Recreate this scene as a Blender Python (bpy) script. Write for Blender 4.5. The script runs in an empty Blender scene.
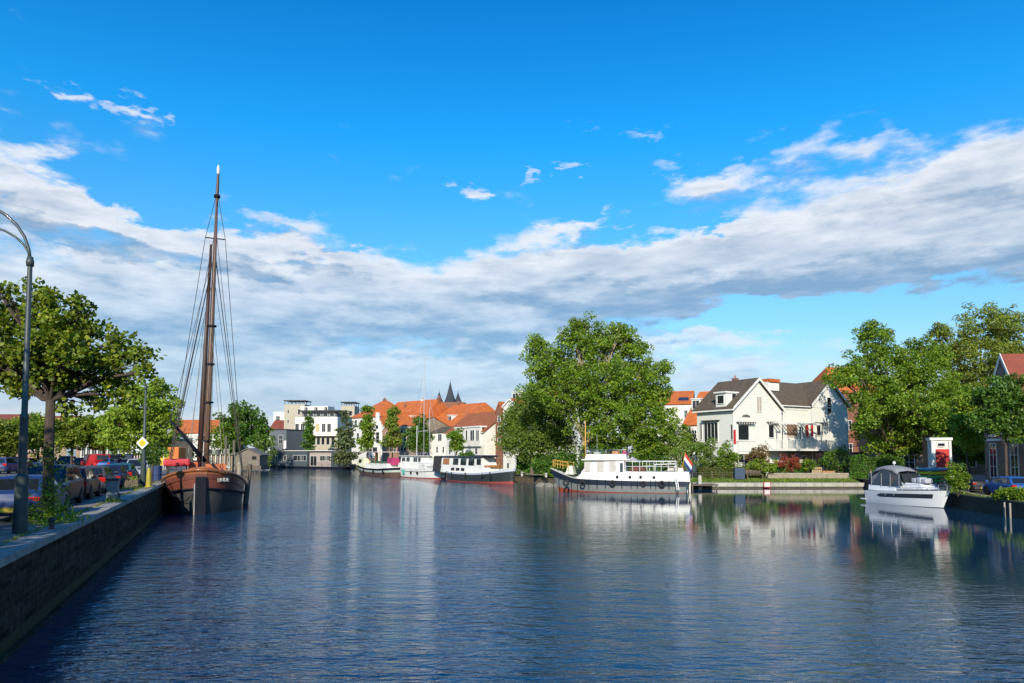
import bpy, math, random
import numpy as np
from mathutils import Vector, Matrix
PI = math.pi
# ------------------------------------------------------------------ camera, world, sun, exposure
sc = bpy.context.scene
COL = sc.collection
F = 1024 * 24.0 / 36.0
HW = 4.2                     # eye above the water
PITCH = math.radians(3.0)
TP, CP, SP = math.tan(PITCH), math.cos(PITCH), math.sin(PITCH)
HY = 452.0                   # horizon row
CYR = HY - F * TP            # row of the optical axis
cam_d = bpy.data.cameras.new("camera")
cam_d.lens = 24; cam_d.sensor_width = 36; cam_d.clip_end = 20000; cam_d.clip_start = 0.1
cam_d.shift_y = (CYR - 341.5) / 1024.0
cam = bpy.data.objects.new("camera", cam_d); COL.objects.link(cam)
cam.location = (0, 0, HW); cam.rotation_euler = (PI / 2 + PITCH, 0, 0)
sc.camera = cam
sc.view_settings.view_transform = 'Standard'; sc.view_settings.look = 'None'
sc.view_settings.gamma = 1.0; sc.view_settings.use_curve_mapping = False
sc.view_settings.exposure = 0.2
SUN_EL, SUN_AZ = math.radians(27), math.radians(186)   # clockwise from +Y: straight behind the camera
sun_dir = Vector((math.sin(SUN_AZ) * math.cos(SUN_EL), math.cos(SUN_AZ) * math.cos(SUN_EL), math.sin(SUN_EL)))
sl = bpy.data.lights.new("sun", 'SUN'); sl.energy = 5.0; sl.angle = math.radians(0.5); sl.color = (1.0, 0.9, 0.74)
so = bpy.data.objects.new("sun", sl); COL.objects.link(so)
so.rotation_euler = sun_dir.to_track_quat('Z', 'Y').to_euler()

def tdir(px, py):
    """x and z slope (per metre of depth) of the view ray through a pixel"""
    u = (px - 512) / F; v = (CYR - py) / F
    t = (v + TP) / (1 - v * TP)
    return u * (CP + t * SP), t
def at(px, py, Y):
    a, t = tdir(px, py); return Vector((a * Y, Y, HW + t * Y))
def gp(px, py, z=0.0):
    a, t = tdir(px, py); Y = (z - HW) / t
    return Vector((a * Y, Y, z))

def build_world():
    w = bpy.data.worlds.new("World"); sc.world = w; w.use_nodes = True
    nt = w.node_tree; nt.nodes.clear(); N = nt.nodes; L = nt.links
    def nd(t, **k):
        n = N.new(t)
        for a, b in k.items(): setattr(n, a, b)
        return n
    def inp(n, i, v):
        if isinstance(v, bpy.types.NodeSocket): L.new(v, n.inputs[i])
        elif v is not None: n.inputs[i].default_value = v
    def ma(op, a, b=None, c=None, clamp=False):
        n = nd('ShaderNodeMath', operation=op, use_clamp=clamp); inp(n, 0, a); inp(n, 1, b)
        if c is not None: inp(n, 2, c)
        return n.outputs[0]
    def vm(op, a, b=None):
        n = nd('ShaderNodeVectorMath', operation=op); inp(n, 0, a)
        if b is not None: inp(n, 1, b)
        return n
    def mr(v, a, b, c, d, sm=True):
        n = nd('ShaderNodeMapRange', interpolation_type='SMOOTHSTEP' if sm else 'LINEAR'); n.clamp = True
        for i, q in enumerate((v, a, b, c, d)): inp(n, i, q)
        return n.outputs[0]
    def mixc(f, a, b, bt='MIX'):
        n = nd('ShaderNodeMix', data_type='RGBA', blend_type=bt); inp(n, 0, f); inp(n, 6, a); inp(n, 7, b); return n.outputs[2]
    sky = nd('ShaderNodeTexSky', sky_type='NISHITA', sun_disc=False)
    sky.sun_elevation = SUN_EL; sky.sun_rotation = SUN_AZ; sky.altitude = 0
    sky.air_density = 1.0; sky.dust_density = 0.5; sky.ozone_density = 2.0
    tc = nd('ShaderNodeTexCoord'); d = tc.outputs['Generated']
    sx = nd('ShaderNodeSeparateXYZ'); L.new(d, sx.inputs[0]); X, Y, Z = sx.outputs
    az = ma('ARCTAN2', X, Y); el = ma('ARCSINE', Z)
    # sky colour: the physical sky, more saturated (as the photo is graded), deeper overhead
    hs = nd('ShaderNodeHueSaturation'); inp(hs, 0, 0.488); inp(hs, 1, 1.3); inp(hs, 2, 1.0); L.new(sky.outputs[0], hs.inputs[4])
    up = mr(el, 0.0, 0.7, 0.0, 1.0, False)
    tint = nd('ShaderNodeValToRGB'); L.new(up, tint.inputs[0])
    cr = tint.color_ramp; cr.elements[0].position = 0.0; cr.elements[0].color = (1.3, 0.95, 0.95, 1)
    cr.elements[1].position = 1.0; cr.elements[1].color = (0.06, 1.1, 1.85, 1)
    e = cr.elements.new(0.35); e.color = (1.15, 1.45, 1.6, 1)
    e = cr.elements.new(0.62); e.color = (0.25, 1.6, 2.15, 1)
    skyc = mixc(1.0, hs.outputs[0], tint.outputs[0], 'MULTIPLY')
    # clouds: (azimuth, elevation) layout of the cloud masses + fractal noise on a flat cloud deck
    blobs = [ # px, py, half width, half height, tilt deg, amount
        (905, 214, 300, 56, -6, .56), (1000, 178, 130, 38, -10, .33), (850, 262, 340, 30, 0, .52), (1020, 250, 160, 46, 0, .42), (760, 200, 120, 34, -8, .2),
        (570, 278, 210, 40, -2, .52), (420, 294, 200, 42, 3, .48), (700, 266, 200, 36, 0, .3), (330, 312, 200, 34, 3, .26),
        (10, 158, 85, 26, 20, .42), (60, 207, 180, 22, 12, .42), (40, 225, 110, 36, 10, .22), (150, 232, 120, 14, 6, .36), (60, 282, 240, 46, 6, .5),
        (330, 350, 420, 60, 0, .42), (60, 340, 260, 60, 0, .34), (230, 390, 420, 34, 0, .34), (620, 345, 150, 40, 0, .35), (840, 330, 260, 14, 0, .25), (560, 385, 420, 30, 0, .32),
        (285, 223, 62, 14, 2, .5), (268, 247, 70, 13, 4, .5), (345, 256, 26, 8, 0, .35),
        (88, 96, 30, 7, 1, .36), (146, 106, 17, 10, -8, .38), (560, 160, 18, 8, -5, .46), (637, 133, 38, 9, -6, .46), (532, 175, 14, 9, 10, .42),
        (592, 226, 42, 9, -6, .5), (472, 187, 18, 6, 8, .36), (584, 124, 14, 6, 0, .36), (685, 192, 74, 18, -6, .42), (760, 160, 110, 16, -8, .25), (860, 148, 60, 12, 0, .25),
        (660, 165, 30, 8, 0, .28), (700, 225, 34, 9, 20, -.45), (640, 205, 60, 14, -4, -.15), (840, 312, 200, 19, -1, -.62), (930, 326, 170, 16, 0, -.35), (1020, 322, 70, 20, 0, -.3), (640, 232, 60, 12, 0, -.2),
    ]
    # ragged edges: the layout is looked up through a noise warp
    qw = nd('ShaderNodeCombineXYZ'); L.new(ma('MULTIPLY', az, 10.0), qw.inputs[0]); L.new(ma('MULTIPLY', el, 26.0), qw.inputs[1])
    nw = nd('ShaderNodeTexNoise'); nw.inputs['Scale'].default_value = 1.6; nw.inputs['Detail'].default_value = 6; nw.inputs['Roughness'].default_value = .6; L.new(qw.outputs[0], nw.inputs['Vector'])
    sw = nd('ShaderNodeSeparateColor'); L.new(nw.outputs['Color'], sw.inputs[0])
    wu = ma('MULTIPLY', ma('SUBTRACT', sw.outputs[0], .5), 150.0); wv = ma('MULTIPLY', ma('SUBTRACT', sw.outputs[1], .5), 58.0)
    def layout(dv):
        U = ma('ADD', ma('MULTIPLY', az, 683.0), wu)
        V = ma('ADD', ma('ADD', ma('MULTIPLY', el, 683.0), dv), wv)
        acc = None
        for px, py, hw, hh, tilt, amp in blobs:
            a, t = tdir(px, py); n = math.sqrt(a * a + 1 + t * t)
            bu, bv = 683 * math.atan2(a, 1), 683 * math.asin(t / n)
            k = math.cos(math.atan2(a, 1))
            cb = nd('ShaderNodeCombineXYZ'); L.new(U, cb.inputs[0]); L.new(V, cb.inputs[1]); inp(cb, 2, acc)   # chained, so that the compiler frees its stack
            mp = nd('ShaderNodeMapping', vector_type='TEXTURE'); L.new(cb.outputs[0], mp.inputs[0])
            mp.inputs[1].default_value = (bu, bv, 0); mp.inputs[2].default_value = (0, 0, math.radians(-tilt)); mp.inputs[3].default_value = (hw * 1.25 * k, hh * 1.25 * k, 1e8)
            ln = vm('LENGTH', mp.outputs[0]).outputs['Value']
            g = mr(ln, 0.15, 1.15, amp, 0.0)
            acc = g if acc is None else ma('ADD', acc, g)
        return acc
    def noise(dz):
        zz = ma('ADD', ma('MAXIMUM', Z, 0.0), 0.13 + dz)
        q = nd('ShaderNodeCombineXYZ'); L.new(ma('DIVIDE', X, zz), q.inputs[0]); L.new(ma('DIVIDE', Y, zz), q.inputs[1]); q.inputs[2].default_value = 3.7
        n1 = nd('ShaderNodeTexNoise'); n1.inputs['Scale'].default_value = 1.35; n1.inputs['Detail'].default_value = 9; n1.inputs['Roughness'].default_value = .56; n1.inputs['Distortion'].default_value = .25
        L.new(q.outputs[0], n1.inputs['Vector'])
        # billows seen side-on
        q2 = nd('ShaderNodeCombineXYZ'); L.new(ma('MULTIPLY', az, 7.0), q2.inputs[0]); L.new(ma('ADD', ma('MULTIPLY', el, 17.0), dz * 17.0), q2.inputs[1])
        n2 = nd('ShaderNodeTexNoise'); n2.inputs['Scale'].default_value = 1.5; n2.inputs['Detail'].default_value = 8; n2.inputs['Roughness'].default_value = .55; L.new(q2.outputs[0], n2.inputs['Vector'])
        return ma('ADD', ma('MULTIPLY', ma('SUBTRACT', n1.outputs[0], .5), 1.25), ma('MULTIPLY', ma('SUBTRACT', n2.outputs[0], .5), 1.35))
    lay = layout(0.0); n0 = noise(0.0)
    lay2 = layout(16.0); n1_ = noise(0.018)
    dens = ma('ADD', ma('ADD', lay, n0), -0.22)
    dens2 = ma('ADD', ma('ADD', lay2, n1_), -0.22)
    clear = mr(el, 0.37, 0.55, 0.0, -0.4)      # the deep blue above is nearly free of cloud
    dens = ma('ADD', dens, clear)
    cov = mr(dens, -0.14, 0.4, 0.0, 1.0)
    # overcast elsewhere (behind the viewer): plain noise
    thick = mr(dens, 0.1, 0.85, 0.0, 1.0, False)
    edge = mr(ma('SUBTRACT', dens2, dens), -0.3, 0.34, 1.0, 0.0)
    n3 = nd('ShaderNodeTexNoise'); n3.inputs['Scale'].default_value = 1.0; n3.inputs['Detail'].default_value = 7; n3.inputs['Roughness'].default_value = .6
    q3 = nd('ShaderNodeCombineXYZ'); L.new(ma('MULTIPLY', az, 11.0), q3.inputs[0]); L.new(ma('MULTIPLY', el, 52.0), q3.inputs[1]); L.new(q3.outputs[0], n3.inputs['Vector'])
    lit = ma('MULTIPLY', ma('SUBTRACT', 1.0, ma('MULTIPLY', thick, .5)), edge)
    lowf = mr(el, 0.0, 0.3, 0.0, 1.0)
    bright = mixc(lowf, (6.6, 7.4, 8.2, 1), (7.5, 7.8, 8.3, 1))
    dark = mixc(lowf, (1.7, 3.0, 4.9, 1), (2.2, 3.4, 5.0, 1))
    lit = ma('ADD', lit, ma('MULTIPLY', ma('SUBTRACT', n3.outputs[0], .5), 1.5))
    cc = mixc(mr(lit, -0.1, 0.9, 0.0, 1.0, False), dark, bright)
    covt = ma('MULTIPLY', cov, mr(el, .06, .32, .66, .96))
    final = mixc(covt, skyc, cc)
    # light veil near the horizon
    final = mixc(mr(el, 0.0, 0.17, 0.8, 0.0), final, (4.6, 6.0, 7.6, 1))
    bg = nd('ShaderNodeBackground'); L.new(final, bg.inputs[0]); bg.inputs[1].default_value = 0.1
    out = nd('ShaderNodeOutputWorld'); L.new(bg.outputs[0], out.inputs[0])
    w.cycles.sampling_method = 'MANUAL'; w.cycles.sample_map_resolution = 512
build_world()
sc.cycles.max_bounces = 6; sc.cycles.diffuse_bounces = 2; sc.cycles.glossy_bounces = 3; sc.cycles.transmission_bounces = 3
sc.cycles.transparent_max_bounces = 6; sc.cycles.caustics_reflective = False; sc.cycles.caustics_refractive = False
sc.cycles.use_denoising = True
sc.cycles.sample_clamp_indirect = 6

# ------------------------------------------------------------------ materials
MATS = {}
def mat(name, col, rough=0.7, metal=0.0, var=0.25, vscale=3.0, bump=0.0, bscale=20.0, coat=0.0, spec=0.5, stretch=None, kind=None, col2=None, bw=None, world=False, dirt=0.0):
    """procedural surface: base colour with noise variation, optional second colour, bump and pattern"""
    if name in MATS: return MATS[name]
    m = bpy.data.materials.new(name); m.use_nodes = True; nt = m.node_tree; N = nt.nodes; L = nt.links
    b = N['Principled BSDF']
    b.inputs['Roughness'].default_value = rough; b.inputs['Metallic'].default_value = metal
    b.inputs['Specular IOR Level'].default_value = spec
    b.inputs['Coat Weight'].default_value = coat; b.inputs['Coat Roughness'].default_value = 0.05
    if world: src = N.new('ShaderNodeNewGeometry').outputs['Position']
    else: src = N.new('ShaderNodeTexCoord').outputs['Object']
    if stretch:
        mp = N.new('ShaderNodeMapping'); mp.inputs[3].default_value = stretch; L.new(src, mp.inputs[0]); vsrc = mp.outputs[0]
    else: vsrc = src
    nz = N.new('ShaderNodeTexNoise'); nz.inputs['Scale'].default_value = vscale; nz.inputs['Detail'].default_value = 6; nz.inputs['Roughness'].default_value = .65
    L.new(vsrc, nz.inputs['Vector'])
    rm = N.new('ShaderNodeMapRange'); L.new(nz.outputs[0], rm.inputs[0])
    rm.inputs[1].default_value = .28; rm.inputs[2].default_value = .72
    if col2 is None: col2 = tuple(c * (1 - var) for c in col); col = tuple(min(1, c * (1 + var * .6)) for c in col)
    mx = N.new('ShaderNodeMix'); mx.data_type = 'RGBA'; L.new(rm.outputs[0], mx.inputs[0])
    mx.inputs[6].default_value = (*col2, 1); mx.inputs[7].default_value = (*col, 1)
    cur = mx.outputs[2]; hgt = None
    if kind in ('brick', 'paver'):
        # bricks mapped on vertical faces by (x+y, z); pavers by (x, y)
        bt = N.new('ShaderNodeTexBrick')
        if kind == 'brick':
            s = N.new('ShaderNodeSeparateXYZ'); L.new(src, s.inputs[0]); ad = N.new('ShaderNodeMath'); L.new(s.outputs[0], ad.inputs[0]); L.new(s.outputs[1], ad.inputs[1])
            c = N.new('ShaderNodeCombineXYZ'); L.new(ad.outputs[0], c.inputs[0]); L.new(s.outputs[2], c.inputs[1]); L.new(c.outputs[0], bt.inputs['Vector'])
        else:
            mpp = N.new('ShaderNodeMapping'); mpp.inputs[2].default_value = (0, 0, math.radians(-22.4)); L.new(src, mpp.inputs[0]); L.new(mpp.outputs[0], bt.inputs['Vector'])
        bwid, bh, mort = bw
        bt.inputs['Scale'].default_value = 1; bt.inputs['Brick Width'].default_value = bwid; bt.inputs['Row Height'].default_value = bh; bt.inputs['Mortar Size'].default_value = mort
        lo = .3 if name.startswith('quay_wall') else .62
        bt.inputs['Color1'].default_value = (lo, lo, lo, 1); bt.inputs['Color2'].default_value = (1.2, 1.1, 1.05, 1); bt.inputs['Mortar'].default_value = (.75, .75, .72, 1) if kind == 'paver' else (.95, .95, .9, 1)
        m2 = N.new('ShaderNodeMix'); m2.data_type = 'RGBA'; m2.blend_type = 'MULTIPLY'; m2.inputs[0].default_value = 1; L.new(cur, m2.inputs[6]); L.new(bt.outputs[0], m2.inputs[7]); cur = m2.outputs[2]
        hgt = bt.outputs['Fac']; hinv = True
    if kind == 'boards':   # horizontal clapboards
        s = N.new('ShaderNodeSeparateXYZ'); L.new(src, s.inputs[0]); k = N.new('ShaderNodeMath'); k.operation = 'MULTIPLY'; k.inputs[1].default_value = 1 / bw[0]; L.new(s.outputs[2], k.inputs[0])
        fr = N.new('ShaderNodeMath'); fr.operation = 'FRACT'; L.new(k.outputs[0], fr.inputs[0]); hgt = fr.outputs[0]; hinv = True
    if kind == 'vboards':
        s = N.new('ShaderNodeSeparateXYZ'); L.new(src, s.inputs[0]); ad = N.new('ShaderNodeMath'); L.new(s.outputs[0], ad.inputs[0]); L.new(s.outputs[1], ad.inputs[1])
        k = N.new('ShaderNodeMath'); k.operation = 'MULTIPLY'; k.inputs[1].default_value = 1 / bw[0]; L.new(ad.outputs[0], k.inputs[0])
        fr = N.new('ShaderNodeMath'); fr.operation = 'PINGPONG'; fr.inputs[1].default_value = .5; L.new(k.outputs[0], fr.inputs[0])
        gt = N.new('ShaderNodeMath'); gt.operation = 'LESS_THAN'; gt.inputs[1].default_value = .08; L.new(fr.outputs[0], gt.inputs[0]); hgt = gt.outputs[0]; hinv = True
    if kind == 'tiles':    # roof tiles: rolls along the slope and courses across it
        wv = N.new('ShaderNodeTexWave'); wv.bands_direction = 'X'; wv.inputs['Scale'].default_value = 1.3; wv.inputs['Distortion'].default_value = .4; L.new(src, wv.inputs['Vector'])
        w2 = N.new('ShaderNodeTexWave'); w2.bands_direction = 'Z'; w2.wave_profile = 'SAW'; w2.inputs['Scale'].default_value = 1.6; w2.inputs['Distortion'].default_value = .6; L.new(src, w2.inputs['Vector'])
        ad = N.new('ShaderNodeMath'); L.new(wv.outputs['Fac'], ad.inputs[0]); L.new(w2.outputs['Fac'], ad.inputs[1]); hgt = ad.outputs[0]; hinv = False
    if dirt > 0:
        nz2 = N.new('ShaderNodeTexNoise'); nz2.inputs['Scale'].default_value = .8; nz2.inputs['Detail'].default_value = 8; nz2.inputs['Roughness'].default_value = .75
        mp2 = N.new('ShaderNodeMapping'); mp2.inputs[3].default_value = (1, 1, .25); L.new(src, mp2.inputs[0]); L.new(mp2.outputs[0], nz2.inputs['Vector'])
        r2 = N.new('ShaderNodeMapRange'); L.new(nz2.outputs[0], r2.inputs[0]); r2.inputs[1].default_value = .5; r2.inputs[2].default_value = .75; r2.inputs[3].default_value = 0; r2.inputs[4].default_value = dirt
        m3 = N.new('ShaderNodeMix'); m3.data_type = 'RGBA'; L.new(r2.outputs[0], m3.inputs[0]); L.new(cur, m3.inputs[6]); m3.inputs[7].default_value = (.06, .055, .035, 1); cur = m3.outputs[2]
    L.new(cur, b.inputs['Base Color'])
    prev = None
    if hgt is not None:
        bp = N.new('ShaderNodeBump'); bp.invert = hinv; bp.inputs['Strength'].default_value = .6; bp.inputs['Distance'].default_value = .02 if kind != 'tiles' else .05
        L.new(hgt, bp.inputs['Height']); prev = bp.outputs[0]
    if bump > 0:
        nb = N.new('ShaderNodeTexNoise'); nb.inputs['Scale'].default_value = bscale; nb.inputs['Detail'].default_value = 5; L.new(vsrc, nb.inputs['Vector'])
        bp = N.new('ShaderNodeBump'); bp.inputs['Strength'].default_value = bump; bp.inputs['Distance'].default_value = .03; L.new(nb.outputs[0], bp.inputs['Height'])
        if prev: L.new(prev, bp.inputs['Normal'])
        prev = bp.outputs[0]
    if prev: L.new(prev, b.inputs['Normal'])
    MATS[name] = m; return m

def leaf_mat(name, c1, c2, c3=None, trans=.35):
    if name in MATS: return MATS[name]
    m = bpy.data.materials.new(name); m.use_nodes = True; nt = m.node_tree; N = nt.nodes; L = nt.links; N.clear()
    g = N.new('ShaderNodeNewGeometry'); r = N.new('ShaderNodeValToRGB'); L.new(g.outputs['Random Per Island'], r.inputs[0])
    r.color_ramp.elements[0].color = (*c1, 1); r.color_ramp.elements[1].color = (*c2, 1)
    if c3: e = r.color_ramp.elements.new(.93); e.color = (*c3, 1); r.color_ramp.elements[1].position = .85
    if c3: r.color_ramp.elements[1].color = (*c2, 1); r.color_ramp.elements[2].color = (*c3, 1)
    tcn = N.new('ShaderNodeTexCoord'); nz = N.new('ShaderNodeTexNoise'); nz.inputs['Scale'].default_value = .55; nz.inputs['Detail'].default_value = 3; L.new(tcn.outputs['Object'], nz.inputs['Vector'])
    mr = N.new('ShaderNodeMapRange'); L.new(nz.outputs[0], mr.inputs[0]); mr.inputs[1].default_value = .3; mr.inputs[2].default_value = .7; mr.inputs[3].default_value = .72; mr.inputs[4].default_value = 1.3
    hs = N.new('ShaderNodeHueSaturation'); L.new(mr.outputs[0], hs.inputs[2]); L.new(r.outputs[0], hs.inputs[4])
    d = N.new('ShaderNodeBsdfPrincipled'); d.inputs['Roughness'].default_value = .5; d.inputs['Specular IOR Level'].default_value = .35; L.new(hs.outputs[0], d.inputs['Base Color'])
    t = N.new('ShaderNodeBsdfTranslucent'); h2 = N.new('ShaderNodeHueSaturation'); h2.inputs[0].default_value = .485; h2.inputs[1].default_value = 1.1; h2.inputs[2].default_value = 1.5; L.new(hs.outputs[0], h2.inputs[4]); L.new(h2.outputs[0], t.inputs[0])
    mx = N.new('ShaderNodeMixShader'); mx.inputs[0].default_value = trans; L.new(d.outputs[0], mx.inputs[1]); L.new(t.outputs[0], mx.inputs[2])
    o = N.new('ShaderNodeOutputMaterial'); L.new(mx.outputs[0], o.inputs[0]); MATS[name] = m; return m

def glass_mat(name, col=(.02, .025, .03), rough=.04):
    """window glass seen from outside by day: dark room behind a reflecting pane"""
    return mat(name, col, rough, var=.5, vscale=1.2, spec=.8)

# ------------------------------------------------------------------ mesh builder and tagging
class MB:
    def __init__(s): s.v = []; s.f = []; s.mi = []; s.mats = []
    def m(s, mt):
        if mt not in s.mats: s.mats.append(mt)
        return s.mats.index(mt)
    def add(s, vs, fs, mt, M=None):
        o = len(s.v); k = s.m(mt)
        s.v += [tuple(M @ Vector(p)) if M else tuple(p) for p in vs]
        for f in fs: s.f.append([i + o for i in f]); s.mi.append(k)
        return s
    def box(s, x0, x1, y0, y1, z0, z1, mt, M=None):
        v = [(x0, y0, z0), (x1, y0, z0), (x1, y1, z0), (x0, y1, z0), (x0, y0, z1), (x1, y0, z1), (x1, y1, z1), (x0, y1, z1)]
        return s.add(v, [(0, 3, 2, 1), (4, 5, 6, 7), (0, 1, 5, 4), (1, 2, 6, 5), (2, 3, 7, 6), (3, 0, 4, 7)], mt, M)
    def prism(s, poly, y0, y1, mt, M=None):
        """polygon in (x,z), extruded along y"""
        n = len(poly); v = [(x, y0, z) for x, z in poly] + [(x, y1, z) for x, z in poly]
        f = [tuple(range(n)), tuple(range(2 * n - 1, n - 1, -1))] + [(i + n, (i + 1) % n + n, (i + 1) % n, i) for i in range(n)]
        return s.add(v, f, mt, M)
    def slab(s, poly, z0, z1, mt, M=None):
        n = len(poly); v = [(x, y, z0) for x, y in poly] + [(x, y, z1) for x, y in poly]
        f = [tuple(range(n - 1, -1, -1)), tuple(range(n, 2 * n))] + [(i, (i + 1) % n, (i + 1) % n + n, i + n) for i in range(n)]
        return s.add(v, f, mt, M)
    def tube(s, pts, rad, mt, n=8, M=None, cap=True):
        pts = [Vector(p) for p in pts]
        if not hasattr(rad, '__len__'): rad = [rad] * len(pts)
        vs = []; fs = []; ref = None
        for i, p in enumerate(pts):
            t = (pts[min(i + 1, len(pts) - 1)] - pts[max(i - 1, 0)])
            t = t.normalized() if t.length > 1e-9 else Vector((0, 0, 1))
            if ref is None: ref = Vector((1, 0, 0)) if abs(t.x) < .8 else Vector((0, 1, 0))
            a = (ref - t * ref.dot(t)).normalized(); ref = a; b = t.cross(a)
            for k in range(n):
                th = 2 * PI * k / n; vs.append(p + (a * math.cos(th) + b * math.sin(th)) * rad[i])
        for i in range(len(pts) - 1):
            for k in range(n):
                k2 = (k + 1) % n; fs.append((i * n + k, i * n + k2, (i + 1) * n + k2, (i + 1) * n + k))
        if cap: fs.append(tuple(range(n - 1, -1, -1))); fs.append(tuple(range((len(pts) - 1) * n, len(pts) * n)))
        return s.add(vs, fs, mt, M)
    def lathe(s, prof, mt, c=(0, 0, 0), n=16, M=None):
        """profile of (r, z)"""
        vs = []; fs = []
        for r, z in prof:
            for k in range(n): th = 2 * PI * k / n; vs.append((c[0] + r * math.cos(th), c[1] + r * math.sin(th), c[2] + z))
        for i in range(len(prof) - 1):
            for k in range(n): k2 = (k + 1) % n; fs.append((i * n + k, i * n + k2, (i + 1) * n + k2, (i + 1) * n + k))
        fs.append(tuple(range(n - 1, -1, -1))); fs.append(tuple(range((len(prof) - 1) * n, len(prof) * n)))
        return s.add(vs, fs, mt, M)
    def ball(s, c, r, mt, sz=1.0, n=10):
        pr = [(max(.001, r * math.sin(PI * i / n)), -r * sz * math.cos(PI * i / n)) for i in range(n + 1)]
        return s.lathe(pr, mt, c, n + 2)
    def mesh(s, name, smooth=False):
        me = bpy.data.meshes.new(name); me.from_pydata(s.v, [], s.f)
        for mt in s.mats: me.materials.append(mt)
        me.polygons.foreach_set('material_index', s.mi)
        if smooth:
            me.shade_smooth()
        me.update(); return me
    def build(s, name, parent=None, smooth=False, loc=None, rz=0, auto=None, label=None):
        me = s.mesh(name, smooth)
        if auto is not None:
            me.shade_smooth(); me.set_sharp_from_angle(angle=math.radians(auto))
        return link(me, name, parent, loc, rz, label)
def link(me, name, parent=None, loc=None, rz=0, label=None):
    o = bpy.data.objects.new(name, me); COL.objects.link(o)
    if parent is not None: o.parent = parent
    if loc is not None: o.location = loc
    if rz: o.rotation_euler = (0, 0, rz)
    if label: o['label'] = label
    return o
def tag(o, label, cat, group=None):
    o['label'] = label; o['category'] = cat
    if group: o['group'] = group
    return o
def thing(name, label, cat, loc=(0, 0, 0), rz=0, group=None):
    o = bpy.data.objects.new(name, None); COL.objects.link(o); o.location = loc; o.rotation_euler = (0, 0, rz)
    o.empty_display_size = .3
    return tag(o, label, cat, group)
def struct(o, kind='structure'): o['kind'] = kind; return o
def copy_tree(o, parent=None):
    c = o.copy(); COL.objects.link(c); c.parent = parent
    for ch in list(o.children): copy_tree(ch, c)
    return c
def bev(o, w, seg=2):
    b = o.modifiers.new('edge', 'BEVEL'); b.width = w; b.segments = seg; b.limit_method = 'ANGLE'; b.angle_limit = math.radians(35)
    return o
# ------------------------------------------------------------------ the setting: water, land, quays
QZ = 2.05                                    # level of the quay
Q0 = Vector((-10.2, 13.6)); QA = Vector((-0.381, 0.9245)).normalized(); QN = Vector((-QA.y, QA.x))
QROT = math.atan2(QA.y, QA.x)                # heading of the quay
def Q(s, o, z=QZ):
    p = Q0 + QA * s + QN * o; return Vector((p.x, p.y, z))
def qcoord(p):
    d = Vector((p[0], p[1])) - Q0; return d.dot(QA), d.dot(QN)

def water_mat():
    m = bpy.data.materials.new('canal_water'); m.use_nodes = True; nt = m.node_tree; N = nt.nodes; L = nt.links
    b = N['Principled BSDF']; b.inputs['Base Color'].default_value = (.005, .034, .075, 1); b.inputs['Roughness'].default_value = .02
    b.inputs['IOR'].default_value = 1.5; b.inputs['Specular IOR Level'].default_value = .8
    g = N.new('ShaderNodeNewGeometry')
    def noise(scale, stretch, rot, det=3, ro=.55, dist=0.0):
        mp = N.new('ShaderNodeMapping'); mp.inputs[2].default_value = (0, 0, rot); mp.inputs[3].default_value = stretch; L.new(g.outputs['Position'], mp.inputs[0])
        n = N.new('ShaderNodeTexNoise'); n.inputs['Scale'].default_value = scale; n.inputs['Detail'].default_value = det; n.inputs['Roughness'].default_value = ro; n.inputs['Distortion'].default_value = dist
        L.new(mp.outputs[0], n.inputs['Vector']); return n.outputs[0]
    def ma(op, a, b_):
        n = N.new('ShaderNodeMath'); n.operation = op
        for i, q in enumerate((a, b_)):
            if isinstance(q, (int, float)): n.inputs[i].default_value = q
            else: L.new(q, n.inputs[i])
        return n.outputs[0]
    w1 = noise(1.0, (.95, 2.5, 1), .18, 2, .5, .35)      # short wind waves
    w2 = noise(3.0, (.8, 2.2, 1), -.1, 3, .6, .4)      # ripples on them
    w3 = noise(.32, (.7, 1.7, 1), .3, 2, .5)
    h = ma('ADD', ma('ADD', ma('MULTIPLY', w1, .62), ma('MULTIPLY', w2, .34)), ma('MULTIPLY', w3, .8))
    # gusts: patches of calmer and rougher water; sheltered water by the far right bank
    pt = noise(.035, (1, 2.2, 1), .2, 3, .6)
    gust = N.new('ShaderNodeMapRange'); L.new(pt, gust.inputs[0]); gust.inputs[1].default_value = .35; gust.inputs[2].default_value = .65; gust.inputs[3].default_value = .65; gust.inputs[4].default_value = 1.15
    sp = N.new('ShaderNodeSeparateXYZ'); L.new(g.outputs['Position'], sp.inputs[0])
    cx = ma('SUBTRACT', sp.outputs[0], 26.0); cy = ma('MULTIPLY', ma('SUBTRACT', sp.outputs[1], 52.0), .6)
    rr = ma('SQRT', ma('ADD', ma('MULTIPLY', cx, cx), ma('MULTIPLY', cy, cy)), 0)
    cal = N.new('ShaderNodeMapRange'); cal.interpolation_type = 'SMOOTHSTEP'; L.new(rr, cal.inputs[0]); cal.inputs[1].default_value = 14; cal.inputs[2].default_value = 36; cal.inputs[3].default_value = .05; cal.inputs[4].default_value = 1
    bp = N.new('ShaderNodeBump'); bp.inputs['Distance'].default_value = .34; L.new(h, bp.inputs['Height'])
    far = N.new('ShaderNodeMapRange'); L.new(sp.outputs[1], far.inputs[0]); far.inputs[1].default_value = 12; far.inputs[2].default_value = 110; far.inputs[3].default_value = 1; far.inputs[4].default_value = .45
    L.new(ma('MULTIPLY', ma('MULTIPLY', ma('MULTIPLY', gust.outputs[0], cal.outputs[0]), far.outputs[0]), .42), bp.inputs['Strength'])
    L.new(bp.outputs[0], b.inputs['Normal'])
    return m
wm = MB(); wm.add([(-3000, -300, 0), (3000, -300, 0), (3000, 4000, 0), (-3000, 4000, 0)], [(0, 1, 2, 3)], water_mat())
struct(wm.build('water'))

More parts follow.
